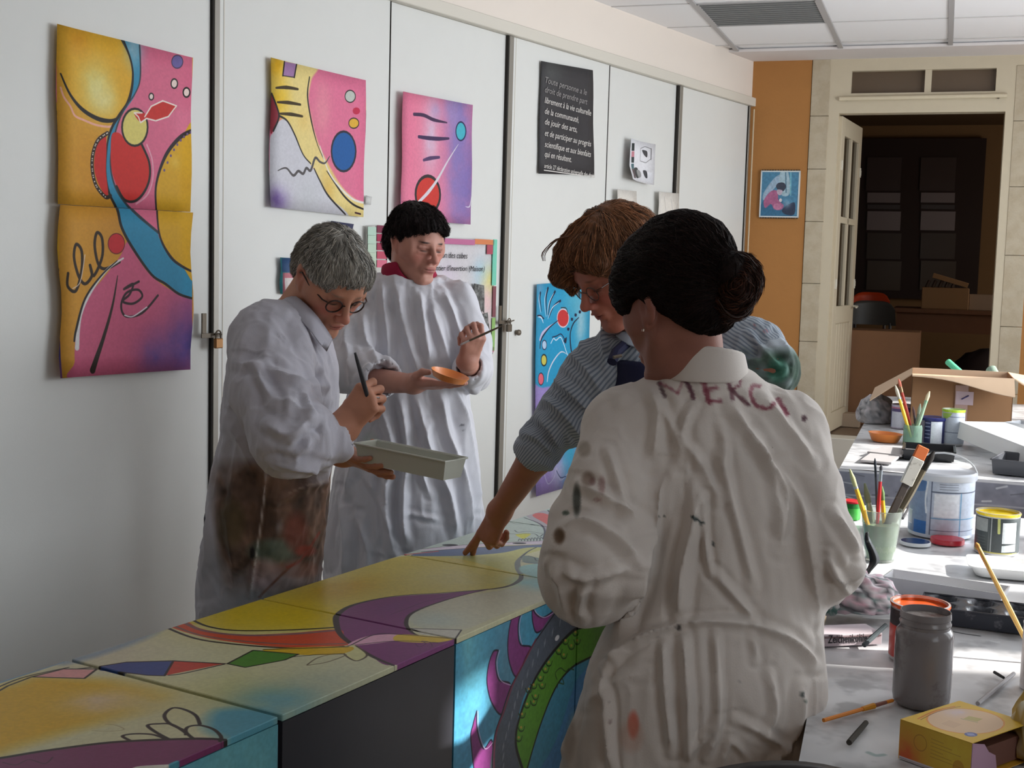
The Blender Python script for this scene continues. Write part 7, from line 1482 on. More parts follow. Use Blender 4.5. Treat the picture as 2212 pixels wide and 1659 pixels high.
# pencil, charcoal, small things
def stick(name, lb, cat, p, q, r, rgb, parts=None, rough=.5, n=8):
    t = thing(name, lb, cat, (p + q) / 2 - Z * r)
    m = MB(); m.tube([p, p + (q - p) * .5, q], [r, r, r * .9], n); m.build('shaft', mat('shaft_%s' % (rgb,), rgb, rough, noise=.1, nscale=60), t, True)
    if parts:
        for (f0, f1, rr0, rr1, c2, nm) in parts: m = MB(); m.tube([p + (q - p) * f0, p + (q - p) * f1], [r * rr0, r * rr1], n); m.build(nm, mat('shaft_%s' % (c2,), c2, rough), t, True)
    return t
stick('paint_brush', 'slim orange-handled brush lying on the sheet left of the grey jar', 'brush', onz(1779, 1556, TZ + .005), onz(1928, 1513, TZ + .005), .0035, (232, 140, 40), [(.55, .72, 1.25, 1.5, (222, 150, 30), 'grip'), (.72, .92, 1.1, .9, (150, 96, 84), 'ferrule'), (.92, 1.02, .8, .4, (90, 60, 60), 'bristles')])
stick('charcoal_stick', 'short dark charcoal stick below the orange-handled brush', 'charcoal', onz(1834, 1604, TZ + .006), onz(1871, 1561, TZ + .006), .0048, (66, 62, 56), rough=.9)
stick('charcoal_stick', 'charcoal stick leaning on the charcoal box by the orange tin', 'charcoal', onz(1866, 1394, TZ + .006), onz(1914, 1350, TZ + .035), .005, (74, 84, 88), rough=.9)
stick('knife_or_shadow', 'pale blurred knife lying beyond the tea box', 'palette knife', onz(2112, 1520, TZ + .004), onz(2190, 1455, TZ + .004), .004, (164, 160, 162), [(.75, 1.0, .7, .3, (190, 188, 190), 'blade')])  # grey bar modelled for a brush's cast shadow
stick('charcoal_scrap', 'tiny black charcoal scrap touching the grey shadow bar', 'charcoal', onz(2148, 1452, TZ + .004), onz(2168, 1464, TZ + .004), .003, (40, 40, 42), rough=.9)
# charcoal box with its lettering
a0 = onz(1778, 1398, TZ); a1 = onz(1905, 1392, TZ); ex2 = a1 - a0; ud = n_(np.cross(Z, ex2)); hb = 26 * scl(a0[1])
t = thing('charcoal_box', 'flat pale charcoal box with its name in dark letters under the pink rag', 'box', (a0 + a1) / 2 + ud * .03); c0 = (a0 + a1) / 2 + ud * .035 + Z * hb / 2
m = MB(); m.obox(c0, ex2 / 2, ud * .034, Z * hb / 2, .001); m.build('carton', mat('charcoal_carton', (196, 184, 190), .6, noise=.05, nscale=20), t)
text('Zeichenkohle', .024, a0 + n_(ex2) * .010 - ud * .0003 + Z * hb * .32, n_(ex2), Z, M_ink, t, 'lettering', width=float(np.linalg.norm(ex2)) * .66, ext=.0004)
m = MB(); m.obox(c0 - ud * .0352 + Z * hb * .30, ex2 * .48, ud * .0003, Z * .0012); m.build('printed_band', mat('band_d', (120, 96, 100), .6), t)
crumple('crumpled_rag', 'paint-stained rag, pink and white, crumpled on the charcoal box', 'rag', onz(1862, 1352, TZ) + [0, .06, .02], (.085, .055, .05), mixn([(70, 72, 76), (216, 210, 214), (120, 150, 146), (226, 190, 204), (236, 232, 236), (80, 84, 88), (226, 214, 220), (90, 80, 86)], 12, 7), 12, amp=.22, n=22)
crumple('crumpled_rag', 'smaller grey and teal rag at the edge of the sleeve', 'rag', onz(1790, 1352, TZ) + [0, .045, .02], (.03, .04, .035), mixn([(60, 62, 64), (190, 190, 190), (90, 130, 124), (220, 220, 220), (60, 60, 62)], 15, 8), 15, amp=.25, n=18)
# black moulded tray with cups (bun tin)
a0 = onz(1985, 1345, TZ); e1 = onz(2250, 1378, TZ) - a0; L1 = np.linalg.norm(e1); e1 = n_(e1); e2 = n_(np.cross(Z, e1))
t = thing('cup_tray', 'black moulded tray with round cups at the right, smeared with grey paint', 'tray', a0 + e1 * L1 / 2 + e2 * .06)
M_bt = mat('black_tray', (52, 56, 66), .3, stain=((150, 152, 160), 22, .55, .75), spec=.6)
Wt = .125; hz_ = .036; m = MB(); G1, G2 = 44, 20
for j in range(G2 + 1):
    for i in range(G1 + 1):
        u, v = i / G1, j / G2; zz_ = hz_
        for cu in (.25, .75):
            for cw in (.18, .50, .82):
                dx = (u - cw) * L1; dy = (v - cu) * Wt; rr = math.hypot(dx, dy); zz_ = min(zz_, hz_ - .030 * max(0, min(1, (.029 - rr) / .010)))
        m.v.append(tuple(a0 + e1 * u * L1 + e2 * v * Wt + Z * zz_))
for j in range(G2):
    for i in range(G1): m.f.append((j * (G1 + 1) + i, j * (G1 + 1) + i + 1, (j + 1) * (G1 + 1) + i + 1, (j + 1) * (G1 + 1) + i))
m.build('cup_sheet', M_bt, t, 'all')
m = MB(); 
for q0, q1 in ((a0, a0 + e1 * L1), (a0 + e1 * L1, a0 + e1 * L1 + e2 * Wt), (a0 + e1 * L1 + e2 * Wt, a0 + e2 * Wt), (a0 + e2 * Wt, a0)):
    q = n_(q1 - q0); o_ = np.cross(q, Z); m.add([q0 + Z * hz_, q1 + Z * hz_, q1 - o_ * .008 + Z * .0, q0 - o_ * .008 + Z * .0], [(0, 3, 2, 1)])
m.tube([a0 + Z * hz_, a0 + e1 * L1 + Z * hz_, a0 + e1 * L1 + e2 * Wt + Z * hz_, a0 + e2 * Wt + Z * hz_, a0 + Z * hz_], .003, 6); m.build('skirt', M_bt, t)
# orange smear pot and white cup at the right edge
t, *_ = can('plastic_cup', 'tall white plastic cup cut by the right edge of the picture', 'cup', 2236, 1492, 66, 150, TZ, [(222, 216, 216)], rim=(226, 222, 222), open_=True)
# long clear trough and white food tray
a0 = onz(1905, 1262, TZ + .02); a1 = onz(2165, 1302, TZ + .02); m = MB(); dl_ = n_(a1 - a0); wd_ = n_(np.cross(Z, dl_)); cc_ = (a0 + a1) / 2 + wd_ * .045
t = thing('paint_tray', 'long clear plastic trough lying on the table behind the orange tin', 'tray', cc_ - Z * .02); trough(m, cc_, dl_, wd_, Z, np.linalg.norm(a1 - a0) / 2, .045, .0195, .002, .8); m.build('trough', mat('clearish_plastic', (226, 226, 230), .25, trans=.35), t)
m = MB(); m.obox(cc_ + dl_ * .03 - Z * .0145, dl_ * .07, wd_ * .024, Z * .0015, .001); m.build('green_paint', mat('dried_green', (170, 182, 140), .4), t)
def rrect(mb, c, e1, e2, L, W, z0, z1, r=.02, n=6, inset=0.):
    pts = []
    for sx, sy, a0 in ((1, 1, 0), (-1, 1, 90), (-1, -1, 180), (1, -1, 270)):
        for i in range(n + 1): a = math.radians(a0 + 90 * i / n); pts.append(c + e1 * (sx * (L - r) + r * math.cos(a)) + e2 * (sy * (W - r) + r * math.sin(a)))
    return pts
a0 = onz(2095, 1262, TZ); m = MB(); c_ = onz(2185, 1248, TZ) + tN * .04; N1 = len(rrect(m, c_, rN, tN, .10, .075, 0, 0))
rings = [(.085, .062, 0), (.092, .068, .012), (.098, .073, .022), (.104, .078, .024), (.104, .078, .027), (.096, .071, .027), (.088, .063, .016), (.08, .056, .014)]
for L_, W_1, z_ in rings: m.v += [tuple(p + Z * z_) for p in rrect(m, c_, rN, tN, L_, W_1, 0, 0, .028)]
for q in range(len(rings) - 1):
    for i in range(N1): m.f.append((q * N1 + i, q * N1 + (i + 1) % N1, (q + 1) * N1 + (i + 1) % N1, (q + 1) * N1 + i))
m.f.append(tuple(range(N1))[::-1]); m.f.append(tuple((len(rings) - 1) * N1 + i for i in range(N1)))
t = thing('plastic_container', 'bright white rounded food container in the sun below the yellow tin', 'container', c_); m.build('shallow_bowl', mat('bright_white_plastic', (240, 242, 242), .3), t, 25)
brush('paint_brush', 'long thin pale wooden brush leaning at the right edge below the yellow tin', P(2244, 1440, 2.42), P(2108, 1172, 2.46), .0042, (206, 166, 90), (210, 180, 110), (200, 150, 80), tip=.04)
# yellow paint tin
def lab_y(c):
    c.a[:] = np.array((62, 70, 72)) / 255.; c.fill([(120, 20), (172, 20), (172, 70), (120, 70)], (150, 156, 156), sm=False); c.fill([(215, 30), (262, 30), (262, 110), (215, 110)], (232, 240, 242), sm=False); c.line([(183, 0), (183, 160)], 3, (170, 176, 176)); c.line([(176, 0), (176, 160)], 1.5, (110, 116, 118)); c.line([(203, 0), (205, 70)], 8, (200, 206, 120)); c.fill([(215, 118), (262, 112), (262, 140), (215, 144)], (226, 236, 238), sm=False)
    for i in range(5): c.line([(126, 88 + i * 11), (165, 88 + i * 11)], 2, (88, 96, 98))
    c.fill([(100, 60), (112, 60), (112, 160), (100, 160)], (190, 130, 90), sm=False); c.line([(100, 146), (270, 150)], 6, (200, 190, 90))
can('paint_tin', 'open tin of bright yellow paint with a dark label', 'tin', 2151, 1198, 92, 92, TZ, [(62, 70, 72)], content=(236, 206, 20), label_=lab_y)
# bucket
def lab_b(c):
    c.a[:] = np.array((196, 206, 224)) / 255.; c.fill([(105, 18), (165, 14), (172, 60), (172, 150), (105, 150)], (130, 150, 182), sm=False); c.fill([(120, 12), (160, 6), (168, 40), (120, 44)], (84, 124, 178)); c.fill([(140, 118), (172, 118), (172, 150), (140, 150)], (40, 110, 190), sm=False); c.fill([(116, 96), (134, 96), (134, 132), (116, 132)], (214, 220, 230), sm=False)
    for i in range(6): c.line([(118 + i * 3, 98), (118 + i * 3, 130)], 1.2, (110, 116, 130))
    c.fill([(186, 46), (236, 46), (236, 104), (186, 104)], (236, 240, 248), sm=False); c.line([(180, 42), (300, 42)], 2.5, (70, 80, 104)); c.line([(180, 108), (300, 108)], 2, (80, 150, 200)); c.line([(180, 10), (180, 152)], 2, (80, 90, 120)); c.line([(240, 44), (240, 150)], 2, (80, 150, 200)); c.line([(180, 138), (300, 138)], 1.5, (90, 100, 130))
    c.line([(172, 12), (168, 60), (171, 96)], 4, (236, 240, 246))
    for i in range(3): c.line([(196, 22 + i * 6), (232, 22 + i * 6)], 1.6, (90, 98, 120), alpha=.7)
t, b, r, H_ = can('paint_bucket', 'grey-white paint bucket with a wire handle and a blue printed label', 'bucket', 2029, 1160, 136, 140, TZ, [(196, 206, 224)], rim=(206, 210, 220), label_=lab_b, content=None, lid=(214, 218, 226), open_=False)
m = MB(); side = n_(np.cross(Z, n_([b[0], b[1], 0]))); pts = [b - side * r * 1.05 * math.cos(a) + Z * (H_ * .95 + .062 * math.sin(a)) + n_([b[0], b[1], 0]) * .01 * math.sin(a) for a in np.linspace(0, math.pi, 15)]; m.tube(pts, .0028, 8); m.build('handle', mat('white_wire', (232, 234, 236), .4), t, True)
disc_lid('paint_lid', 'dark blue lid with a white rim lying in front of the bucket', 1977, 1176, 66, TZ, (28, 50, 92), (226, 230, 234))
disc_lid('paint_lid', 'glossy red lid lying in front of the bucket', 2046, 1173, 72, TZ, (170, 30, 46), (200, 44, 60), .014)
# clear cup with brushes
b = onz(1899, 1214, TZ); k = scl(b[1]); b = b + n_([b[0], b[1], 0]) * .03; H_ = 112 * k; r0, r1 = 31 * k, 44 * k
t = thing('brush_cup', 'cloudy plastic cup of brushes in front of the bucket', 'cup', b)
m = MB(); m.lathe(b, [(r0, 0), (r0 + (r1 - r0) * .5, H_ * .5), (r1, H_), (r1 * 1.04, H_ + .002), (r1 * .96, H_), (r0 + (r1 - r0) * .45, H_ * .5), (r0 * .9, .004), (0, .004)], 32); m.build('cup_wall', mat('cloudy_plastic', (226, 234, 228), .15, trans=.85, ior=1.08), t, True)
m = MB(); m.lathe(b, [(r0 * .88, .006), (r0 * 1.05, H_ * .25), (r1 * .86, H_ * .72), (0, H_ * .72)], 24); m.build('paint_water', mat('green_water', (206, 218, 200), .3, trans=.5, rgb2=(168, 190, 150), nscale=20), t, True)
kk = scl(3.15)
def inbrush(lb, x0, y0, x1, y1, d0, d1, **kw): return brush('paint_brush', lb, P(x0, y0, d0), P(x1, y1, d1), **kw)
gB = b[1]
inbrush('yellow-handled brush with pale bristles leaning left in the cloudy cup', 1885, 1165, 1836, 1014, gB - .01, gB - .02, r=.0055, handle=(224, 170, 40), ferr=(190, 190, 190), hair_=(190, 192, 140), tip=.24)
inbrush('red-handled thin brush standing in the cloudy cup', 1893, 1165, 1904, 1004, gB, gB + .0, r=.0042, handle=(186, 40, 46), ferr=(170, 180, 190), hair_=(90, 90, 96), tip=.07)
inbrush('thin dark brush behind the red-handled one in the cloudy cup', 1898, 1165, 1890, 990, gB + .02, gB + .03, r=.003, handle=(60, 66, 78), ferr=(60, 66, 76), hair_=(50, 56, 66), tip=.1)
inbrush('grey-green clogged brush in the cloudy cup, left of the red one', 1892, 1170, 1868, 1044, gB + .02, gB + .03, r=.007, handle=(130, 140, 120), ferr=(150, 156, 140), hair_=(120, 128, 104), tip=.4)
inbrush('short yellow and green brush in the cloudy cup, right of the red one', 1912, 1160, 1905, 1050, gB + .0, gB + .01, r=.005, handle=(226, 190, 40), ferr=(110, 150, 80), hair_=(110, 140, 90), tip=.26)
# large flat brush
t = thing('flat_brush', 'wide flat brush with orange bristle tip rising from the cloudy cup', 'brush', P(1918, 1110, gB))
a, b2 = P(1912, 1140, gB), P(1995, 966, gB + .02); L = b2 - a; u = n_(L); sd_ = n_(np.cross(u, [0, 1, 0])); th_ = np.cross(u, sd_)
m = MB(); m.obox(a + L * .27, u * np.linalg.norm(L) * .27, sd_ * .010, th_ * .004, .003); m.build('handle', mat('dark_wood', (62, 54, 50), .5, stain=((150, 130, 110), 60, .6, .7)), t)
m = MB(); m.obox(a + L * .70, u * np.linalg.norm(L) * .16, sd_ * .0165, th_ * .006, .002); m.build('ferrule', mat('flat_ferrule', (206, 204, 196), .3, metal=.5, stain=((120, 112, 100), 40, .55, .7)), t)
m = MB(); m.obox(a + L * .93, u * np.linalg.norm(L) * .075, sd_ * .0160, th_ * .005, .002); m.build('bristles', mat('orange_bristle', (196, 102, 52), .8), t)
inbrush('dark wooden brush crossing behind the wide flat brush', 1925, 1140, 2018, 975, gB + .03, gB + .05, r=.008, handle=(92, 84, 66), ferr=(50, 48, 44), hair_=(34, 32, 32), tip=.16)
# bent black scraper beside the sleeve
t = thing('black_scraper', 'bent black rubber scraper leaning beside the white sleeve', 'scraper', P(1868, 1262, 2.95))
pts = [P(1852, 1266, 2.93), P(1872, 1238, 2.95), P(1888, 1216, 2.97), P(1886, 1196, 2.98), P(1874, 1168, 2.99), P(1872, 1150, 2.99)]; m = MB()
for i, p in enumerate(smooth_pts3(pts, 4)):
    w_ = np.interp(i, [0, 8, 14, 20], [.008, .0125, .008, .004]); m.v += [tuple(p + np.array([w_, 0, w_ * .4])), tuple(p + np.array([0, .004, 0])), tuple(p - np.array([w_, 0, w_ * .4])), tuple(p - np.array([0, .004, 0]))]
n_p = len(m.v) // 4
for i in range(n_p - 1):
    for q in range(4): m.f.append((i * 4 + q, i * 4 + (q + 1) % 4, (i + 1) * 4 + (q + 1) % 4, (i + 1) * 4 + q))
m.f += [(0, 1, 2, 3)[::-1], tuple((n_p - 1) * 4 + q for q in range(4))]; m.build('blade', mat('black_rubber', (36, 36, 38), .35, stain=((120, 124, 120), 40, .55, .7)), t, 'all')
# red and green pots at the sleeve
can('paint_pot', 'small green pot with a red lid at the edge of the sleeve', 'pot', 1838, 1122, 40, 40, TZ, [(60, 170, 60)], rim=(60, 160, 60), lid=(196, 30, 44), open_=False, label_=lambda c: c.fill([(0, 0), (400, 0), (400, 60), (0, 60)], (20, 120, 40), sm=False))
stick('knife_or_shadow', 'small steel palette knife lying behind the cloudy cup', 'palette knife', onz(1950, 1120, TZ + .004), onz(1966, 1092, TZ + .012), .004, (60, 60, 62), [(.5, 1, .8, .4, (150, 150, 150), 'blade')])
# --- far table
def lab_nv(c): c.a[:] = np.array((40, 44, 92)) / 255.; c.fill([(188, 20), (250, 20), (250, 160), (188, 160)], (224, 230, 240), sm=False); c.fill([(110, 10), (150, 10), (150, 160), (110, 160)], (150, 140, 160), sm=False); [c.line([(158, 30 + i * 22), (182, 30 + i * 22)], 5, (150, 156, 196)) for i in range(5)]
def lab_wh(c): c.a[:] = np.array((206, 208, 220)) / 255.; c.fill([(0, 0), (400, 0), (400, 46), (0, 46)], (84, 70, 120), sm=False); c.fill([(110, 0), (200, 0), (200, 26), (110, 26)], (196, 110, 136), sm=False); c.fill([(95, 46), (125, 46), (125, 160), (95, 160)], (84, 84, 130), sm=False)
def lab_gr(c): c.a[:] = np.array((172, 182, 196)) / 255.; c.line([(150, 30), (280, 32)], 3, (90, 96, 120)); c.line([(150, 100), (280, 102)], 3, (90, 96, 120)); c.fill([(120, 0), (190, 0), (180, 30), (140, 40)], (150, 190, 70))
can('paint_tin', 'paint tin with a violet and pink band, far left on the far table', 'tin', 1947, 926, 46, 52, FZ, [(206, 208, 220)], label_=lab_wh, open_=False, rim=(200, 190, 204))
can('paint_tin', 'grey tin with a lime green rim beside the cardboard box', 'tin', 2056, 962, 48, 78, FZ, [(172, 182, 196)], label_=lab_gr, content=(170, 210, 40))
can('paint_tin', 'navy paint tin with a navy lid on the far table', 'tin', 2014, 960, 52, 58, FZ, [(40, 44, 92)], label_=lab_nv, lid=(44, 48, 110), open_=False)
b = onz(1970, 962, FZ); k = scl(b[1]); b = b + n_([b[0], b[1], 0]) * .02; r = 20 * k; H_ = 44 * k; t = thing('glass_jar', 'greenish glass jar of brushes on the far table', 'jar', b)
m = MB(); m.lathe(b, [(r, 0), (r, H_ * .85), (r * .92, H_), (r * .86, H_), (r * .93, H_ * .8), (r * .93, .004), (0, .004)], 28); m.build('jar_wall', mat('green_glass', (176, 206, 190), .1, trans=.75, ior=1.1), t, True)
yb = b[1]
inbrush('yellow-handled brush with pale bristles in the greenish jar', 1968, 945, 1934, 832, yb, yb + .02, r=.006, handle=(230, 186, 40), ferr=(190, 186, 170), hair_=(206, 200, 180), tip=.22)
inbrush('red-handled brush with a reddish tip in the greenish jar', 1972, 940, 1941, 818, yb + .03, yb + .04, r=.0055, handle=(176, 60, 44), ferr=(150, 120, 90), hair_=(206, 120, 100), tip=.14)
inbrush('pale green brush leaning right in the greenish jar', 1974, 945, 2008, 845, yb, yb + .01, r=.0065, handle=(150, 176, 150), ferr=(150, 190, 160), hair_=(214, 204, 170), tip=.2)
inbrush('short grey-green brush between the others in the greenish jar', 1976, 945, 1988, 872, yb + .03, yb + .04, r=.006, handle=(110, 130, 116), ferr=(160, 176, 160), hair_=(150, 168, 150), tip=.3)
inbrush('dark brush at the right in the greenish jar', 1982, 945, 1972, 878, yb + .045, yb + .06, r=.005, handle=(80, 76, 80), ferr=(100, 90, 90), hair_=(120, 96, 96), tip=.3)
b = onz(1911, 957, FZ); k = scl(b[1]); b = b + n_([b[0], b[1], 0]) * .05; r = 37 * k; t = thing('paint_dish', 'round orange plastic dish on the far table', 'dish', b); m = MB(); m.lathe(b, [(r * .72, 0), (r * .76, .002), (r * .97, .032), (r * 1.0, .034), (r * .95, .033), (r * .72, .006), (0, .005)], 32, n_([.04, 0, 1])); m.build('dish_bowl', M_orange, t, True)
crumple('plastic_bag', 'crumpled clear plastic bag at the far left of the far table', 'bag', onz(1908, 920, FZ) + [0, .12, 0], (.075, .06, .075), mixn([(90, 92, 94), (196, 194, 196), (150, 152, 156), (214, 210, 214), (120, 120, 124)], 22, 3), 22, amp=.22, rough=.3)
# black trays
def opentray(name, lb, x0, y0, x1, y1, z, depth, h, material, wallh=None, lift=0., cat='tray'):
    a = onz(x0, y0, z); b = onz(x1, y1, z); dl = n_(b - a); wd = n_(np.cross(Z, dl)); c = (a + b) / 2 + wd * depth / 2 + Z * (h / 2 + .001 + lift); t = thing(name, lb, cat, c - Z * (h / 2)); m = MB(); trough(m, c, dl, wd, Z, np.linalg.norm(b - a) / 2, depth / 2, h / 2, .003, .9); m.build('trough', material, t); m = MB(); o = [c + dl * i * (np.linalg.norm(b - a) / 2 + .002) + wd * j * (depth / 2 + .002) + Z * h / 2 for i, j in ((-1, -1), (1, -1), (1, 1), (-1, 1), (-1, -1))]; m.tube(o, .003, 6); m.build('rim', material, t); return t
M_bk = mat('black_plastic', (30, 32, 36), .3)
opentray('roller_tray', 'shallow black tray in front of the navy tin', 1950, 992, 2062, 1000, FZ, .20, .035, M_bk)
opentray('roller_tray', 'dark grey tray below the white foam tray at the right edge', 2140, 1024, 2290, 1040, FZ, .22, .05, mat('dark_grey_plastic', (84, 86, 92), .4))
opentray('roller_tray', 'grey paint tray with a black inside, right of the cardboard box', 2168, 962, 2300, 980, FZ, .12, .09, mat('grey_plastic', (176, 178, 182), .4), lift=0)
# long white foam tray resting on the trays
a = P(2068, 936, 4.95); b = P(2260, 1014, 4.22); dl = n_(b - a); wd = n_(np.cross(Z, dl)); up_ = n_(np.cross(dl, wd)); c = (a + b) / 2 + wd * .09 + Z * .018
t = thing('foam_tray', 'long white foam tray tilted across the dark trays in full sun', 'tray', c - Z * .05); m = MB(); trough(m, c, dl, wd, -up_, np.linalg.norm(b - a) / 2, .10, .032, .008, .92); m.build('trough', mat('white_foam', (236, 238, 238), .6), t)
crumple('foil_scrap', 'crumpled silvery foil behind the white foam tray', 'foil', onz(2150, 956, FZ) + [0, .02, .0], (.09, .035, .04), mixn([(120, 116, 116), (220, 220, 224), (90, 86, 84), (236, 236, 240)], 31, 5), 31, amp=.25, rough=.25)
# thin boards left front
for i, (x0, y0, x1, y1, lb) in enumerate(((1872, 984, 1945, 992, 'upper thin grey board at the front left of the far table'), (1858, 1000, 1925, 1006, 'lower thin grey board at the front left of the far table'))):
    a = onz(x0, y0, FZ); b = onz(x1, y1, FZ); dl = n_(b - a); wd = n_(np.cross(Z, dl)); t = thing('thin_board', lb, 'board', (a + b) / 2 + Z * (0 + .0)); m = MB(); m.obox((a + b) / 2 + wd * .10 + Z * (.007 + .004 * (1 - i)), (b - a) / 2, wd * .095, Z * .004, .001); m.build('board_sheet', mat('grey_board_%d' % i, (172, 168, 168), .7, noise=.08, nscale=12), t)
# cardboard box
M_card = mat('cardboard', (150, 112, 78), .8, noise=.05, nscale=6); M_cardi = mat('cardboard_inside', (204, 176, 148), .8)
fb = onz(1964, 930, FZ); bw_, bd_, bh_ = .405, .36, .245; bx = n_(dB * 1 + nB * -.02); by = n_(np.cross(Z, bx))
t = thing('cardboard_box', 'open brown cardboard box with bent flaps on the far table', 'box', fb + bx * bw_ / 2 + by * bd_ / 2)
def pan(nm, a, b, c, d, mt): m = MB(); quad(m, *[np.asarray(q, float) for q in (a, b, c, d)], .004); return m.build(nm, mt, t)
h_ = Z * bh_; f0, f1, k0, k1 = fb, fb + bx * bw_, fb + by * bd_, fb + bx * bw_ + by * bd_
pan('side_panel', f0, f1, f1 + h_, f0 + h_, M_card); pan('side_panel', f1, k1, k1 + h_, f1 + h_, M_card); pan('side_panel', k1, k0, k0 + h_, k1 + h_, M_cardi); pan('side_panel', k0, f0, f0 + h_, k0 + h_, M_card); pan('bottom_panel', f0 + Z * .004, k0 + Z * .004, k1 + Z * .004, f1 + Z * .004, M_card)
m = MB(); G = 10
for i in range(G + 1):
    u = i / G; base_ = f0 + h_ + bx * bw_ * u; m.v.append(tuple(base_)); m.v.append(tuple(base_ - by * (.09 + .02 * u) + Z * (-.002 - .055 * u + .01 * math.sin(u * 5)))); m.v.append(tuple(base_ - Z * .004)); m.v.append(tuple(base_ - by * (.09 + .02 * u) + Z * (-.006 - .055 * u + .01 * math.sin(u * 5))))
for i in range(G):
    a_ = i * 4; m.f += [(a_, a_ + 1, a_ + 5, a_ + 4), (a_ + 2, a_ + 6, a_ + 7, a_ + 3), (a_ + 1, a_ + 3, a_ + 7, a_ + 5)]
m.build('flap', M_cardi, t, 'all')
pan('flap', f0 + h_, k0 + h_, k0 + h_ - bx * .16 - Z * .10, f0 + h_ - bx * .17 - Z * .125, M_cardi)
pan('flap', k1 + h_, f1 + h_, f1 + h_ + bx * .13 - Z * .08, k1 + h_ + bx * .14 - Z * .02, M_cardi)
pan('flap', k0 + h_, k1 + h_, k1 + h_ + by * .13 - Z * .08, k0 + h_ + by * .13 - Z * .08, M_cardi)
m = MB(); m.obox(f0 + bx * bw_ * .50 - by * .0055 + Z * bh_ * .42, bx * .026, by * .0006, Z * bh_ * .42); m.build('tape_strip', mat('clear_tape', (176, 146, 136), .2), t)
m = MB(); m.obox(f0 + bx * bw_ * .53 - by * .0065 + Z * bh_ * .62, bx * .035, by * .0006, Z * .028); m.build('paper_label', mat('box_label', (190, 170, 176), .5), t)
m = MB(); m.tube([f0 + bx * bw_ * .50 - by * .008 + Z * bh_ * .60, f0 + bx * bw_ * .53 - by * .008 + Z * bh_ * .63, f0 + bx * bw_ * .57 - by * .008 + Z * bh_ * .67], .003, 6); m.build('pen_mark', mat('blue_pen', (70, 66, 110), .6), t)
for (x0, y0, x1, y1, r_, lb, rgb) in ((2046, 780, 2086, 815, .016, 'mint green paint roller sticking out of the cardboard box', (96, 190, 150)), (2140, 796, 2158, 830, .026, 'grey-green fat paint roller inside the cardboard box', (140, 160, 146))):
    a = P(x0, y0, 6.30); b = P(x1, y1, 6.22); t = thing('paint_roller', lb, 'roller', b - Z * .1); m = MB(); m.tube([a, a + (b - a) * .04, b, b + (b - a) * .6], [r_ * .8, r_, r_, r_], 16); m.build('roller_sleeve', mat('roller_%s' % (rgb,), rgb, .9, bump=.4, bscale=200), t, 60); m = MB(); e = b + (b - a) * .6; m.tube([e, e + n_(b - a) * .06, e + n_(b - a) * .06 - Z * .05], .004, 6); m.build('roller_rod', M_steel, t)
# chair near the camera (only the top of its back shows)
t = thing('chair', 'black chair of which only the top of the back shows at the bottom edge', 'chair', [.40, 1.30, 0]); cN = np.array([.44, 1.42, 0]); M_ch = mat('black_chair', (40, 38, 38), .4)
m = MB(); topc = P(1700, 1665, 1.36)
for j in range(5):
    for i in range(13):
        u = (i - 6) / 6; z_ = topc[2] + .012 - .012 * u * u * 3 - j * .06; m.v.append((topc[0] + u * .125, topc[1] + .02 * u * u, z_))
for j in range(4):
    for i in range(12): m.f.append((j * 13 + i, j * 13 + i + 1, (j + 1) * 13 + i + 1, (j + 1) * 13 + i))
nn = len(m.v); m.v += [(x, y - .02, z) for x, y, z in m.v]; m.f += [tuple(i + nn for i in f[::-1]) for f in m.f]; m.f += [(i, i + 1, nn + i + 1, nn + i)[::-1] for i in range(12)]
m.build('backrest', M_ch, t, 'all'); sx_, sy_, sz_ = topc
m = MB(); m.obox((sx_, sy_ - .20, .45), (.19, 0, 0), (0, .19, 0), (0, 0, .015), .01); m.build('seat', M_ch, t)
for i in (-1, 1):
    for j in (-1, 1): m = MB(); m.tube([(sx_ + i * .17, sy_ - .20 + j * .17, .44), (sx_ + i * .19, sy_ - .20 + j * .19, 0.0)], .011, 8); m.build('leg', M_tleg, t, True)
    m = MB(); m.tube([(sx_ + i * .12, sy_ - .015, .44), (sx_ + i * .115, sy_ - .01, sz_ - .22)], .010, 8); m.build('back_post', M_tleg, t, True)

# ============================================================ THROUGH THE DOOR
def rb(mb, s0, s1, v0, v1, z0, z1, bev=0.): return rect_uv(mb, s0, s1, v0, v1, z0, z1, bev)
def sv(x, y, v): w_ = onpl(x, y, RM(0, v), nB) - C0; return float(np.dot(w_, dB)), float(w_[2])
M_dw = mat('dark_wood_frame', (38, 24, 22), .5)
vW = -3.34; wt = thing('window_5', 'dark framed double window of the room beyond', None, RM(1.0, vW, 1.2), kind='structure')
def wpanel(nm, x0, y0, x1, y1, mt, v=vW, dv=.03):
    s0, z1 = sv(x0, y0, v); s1, z0 = sv(x1, y1, v); m = MB(); rb(m, min(s0, s1), max(s0, s1), v - dv, v, min(z0, z1), max(z0, z1)); return m.build(nm, mt, wt)
wpanel('casement', 1846, 300, 2110, 650, M_dw)
for xx in ((1874, 1944), (1990, 2062)):
    for y0, y1, rgb in ((340, 412, (64, 54, 54)), (416, 438, (120, 112, 116)), (442, 452, (70, 66, 68)), (456, 498, (124, 116, 120)), (503, 560, (66, 58, 54)), (563, 628, (74, 66, 60))):
        wpanel('window_pane', xx[0], y0, xx[1], y1, mat('bpane_%s' % (rgb,), rgb, .3), vW + .012, .012)  # paler bands carry the dim reflections in the glass as flat colour
tb = thing('side_table', 'brown wooden table in the dark room beyond the door', 'table', RM(1.25, -2.1, ST)); s0, zt = sv(1838, 662, -1.8); s1, _ = sv(2200, 672, -1.8)
M_bt2 = mat('brown_table', (112, 76, 52), .6, noise=.1, nscale=10)
m = MB(); rb(m, s0 + .3, s1 + .2, -2.5, -1.8, zt - .03, zt, .003); m.build('tabletop', M_bt2, tb)
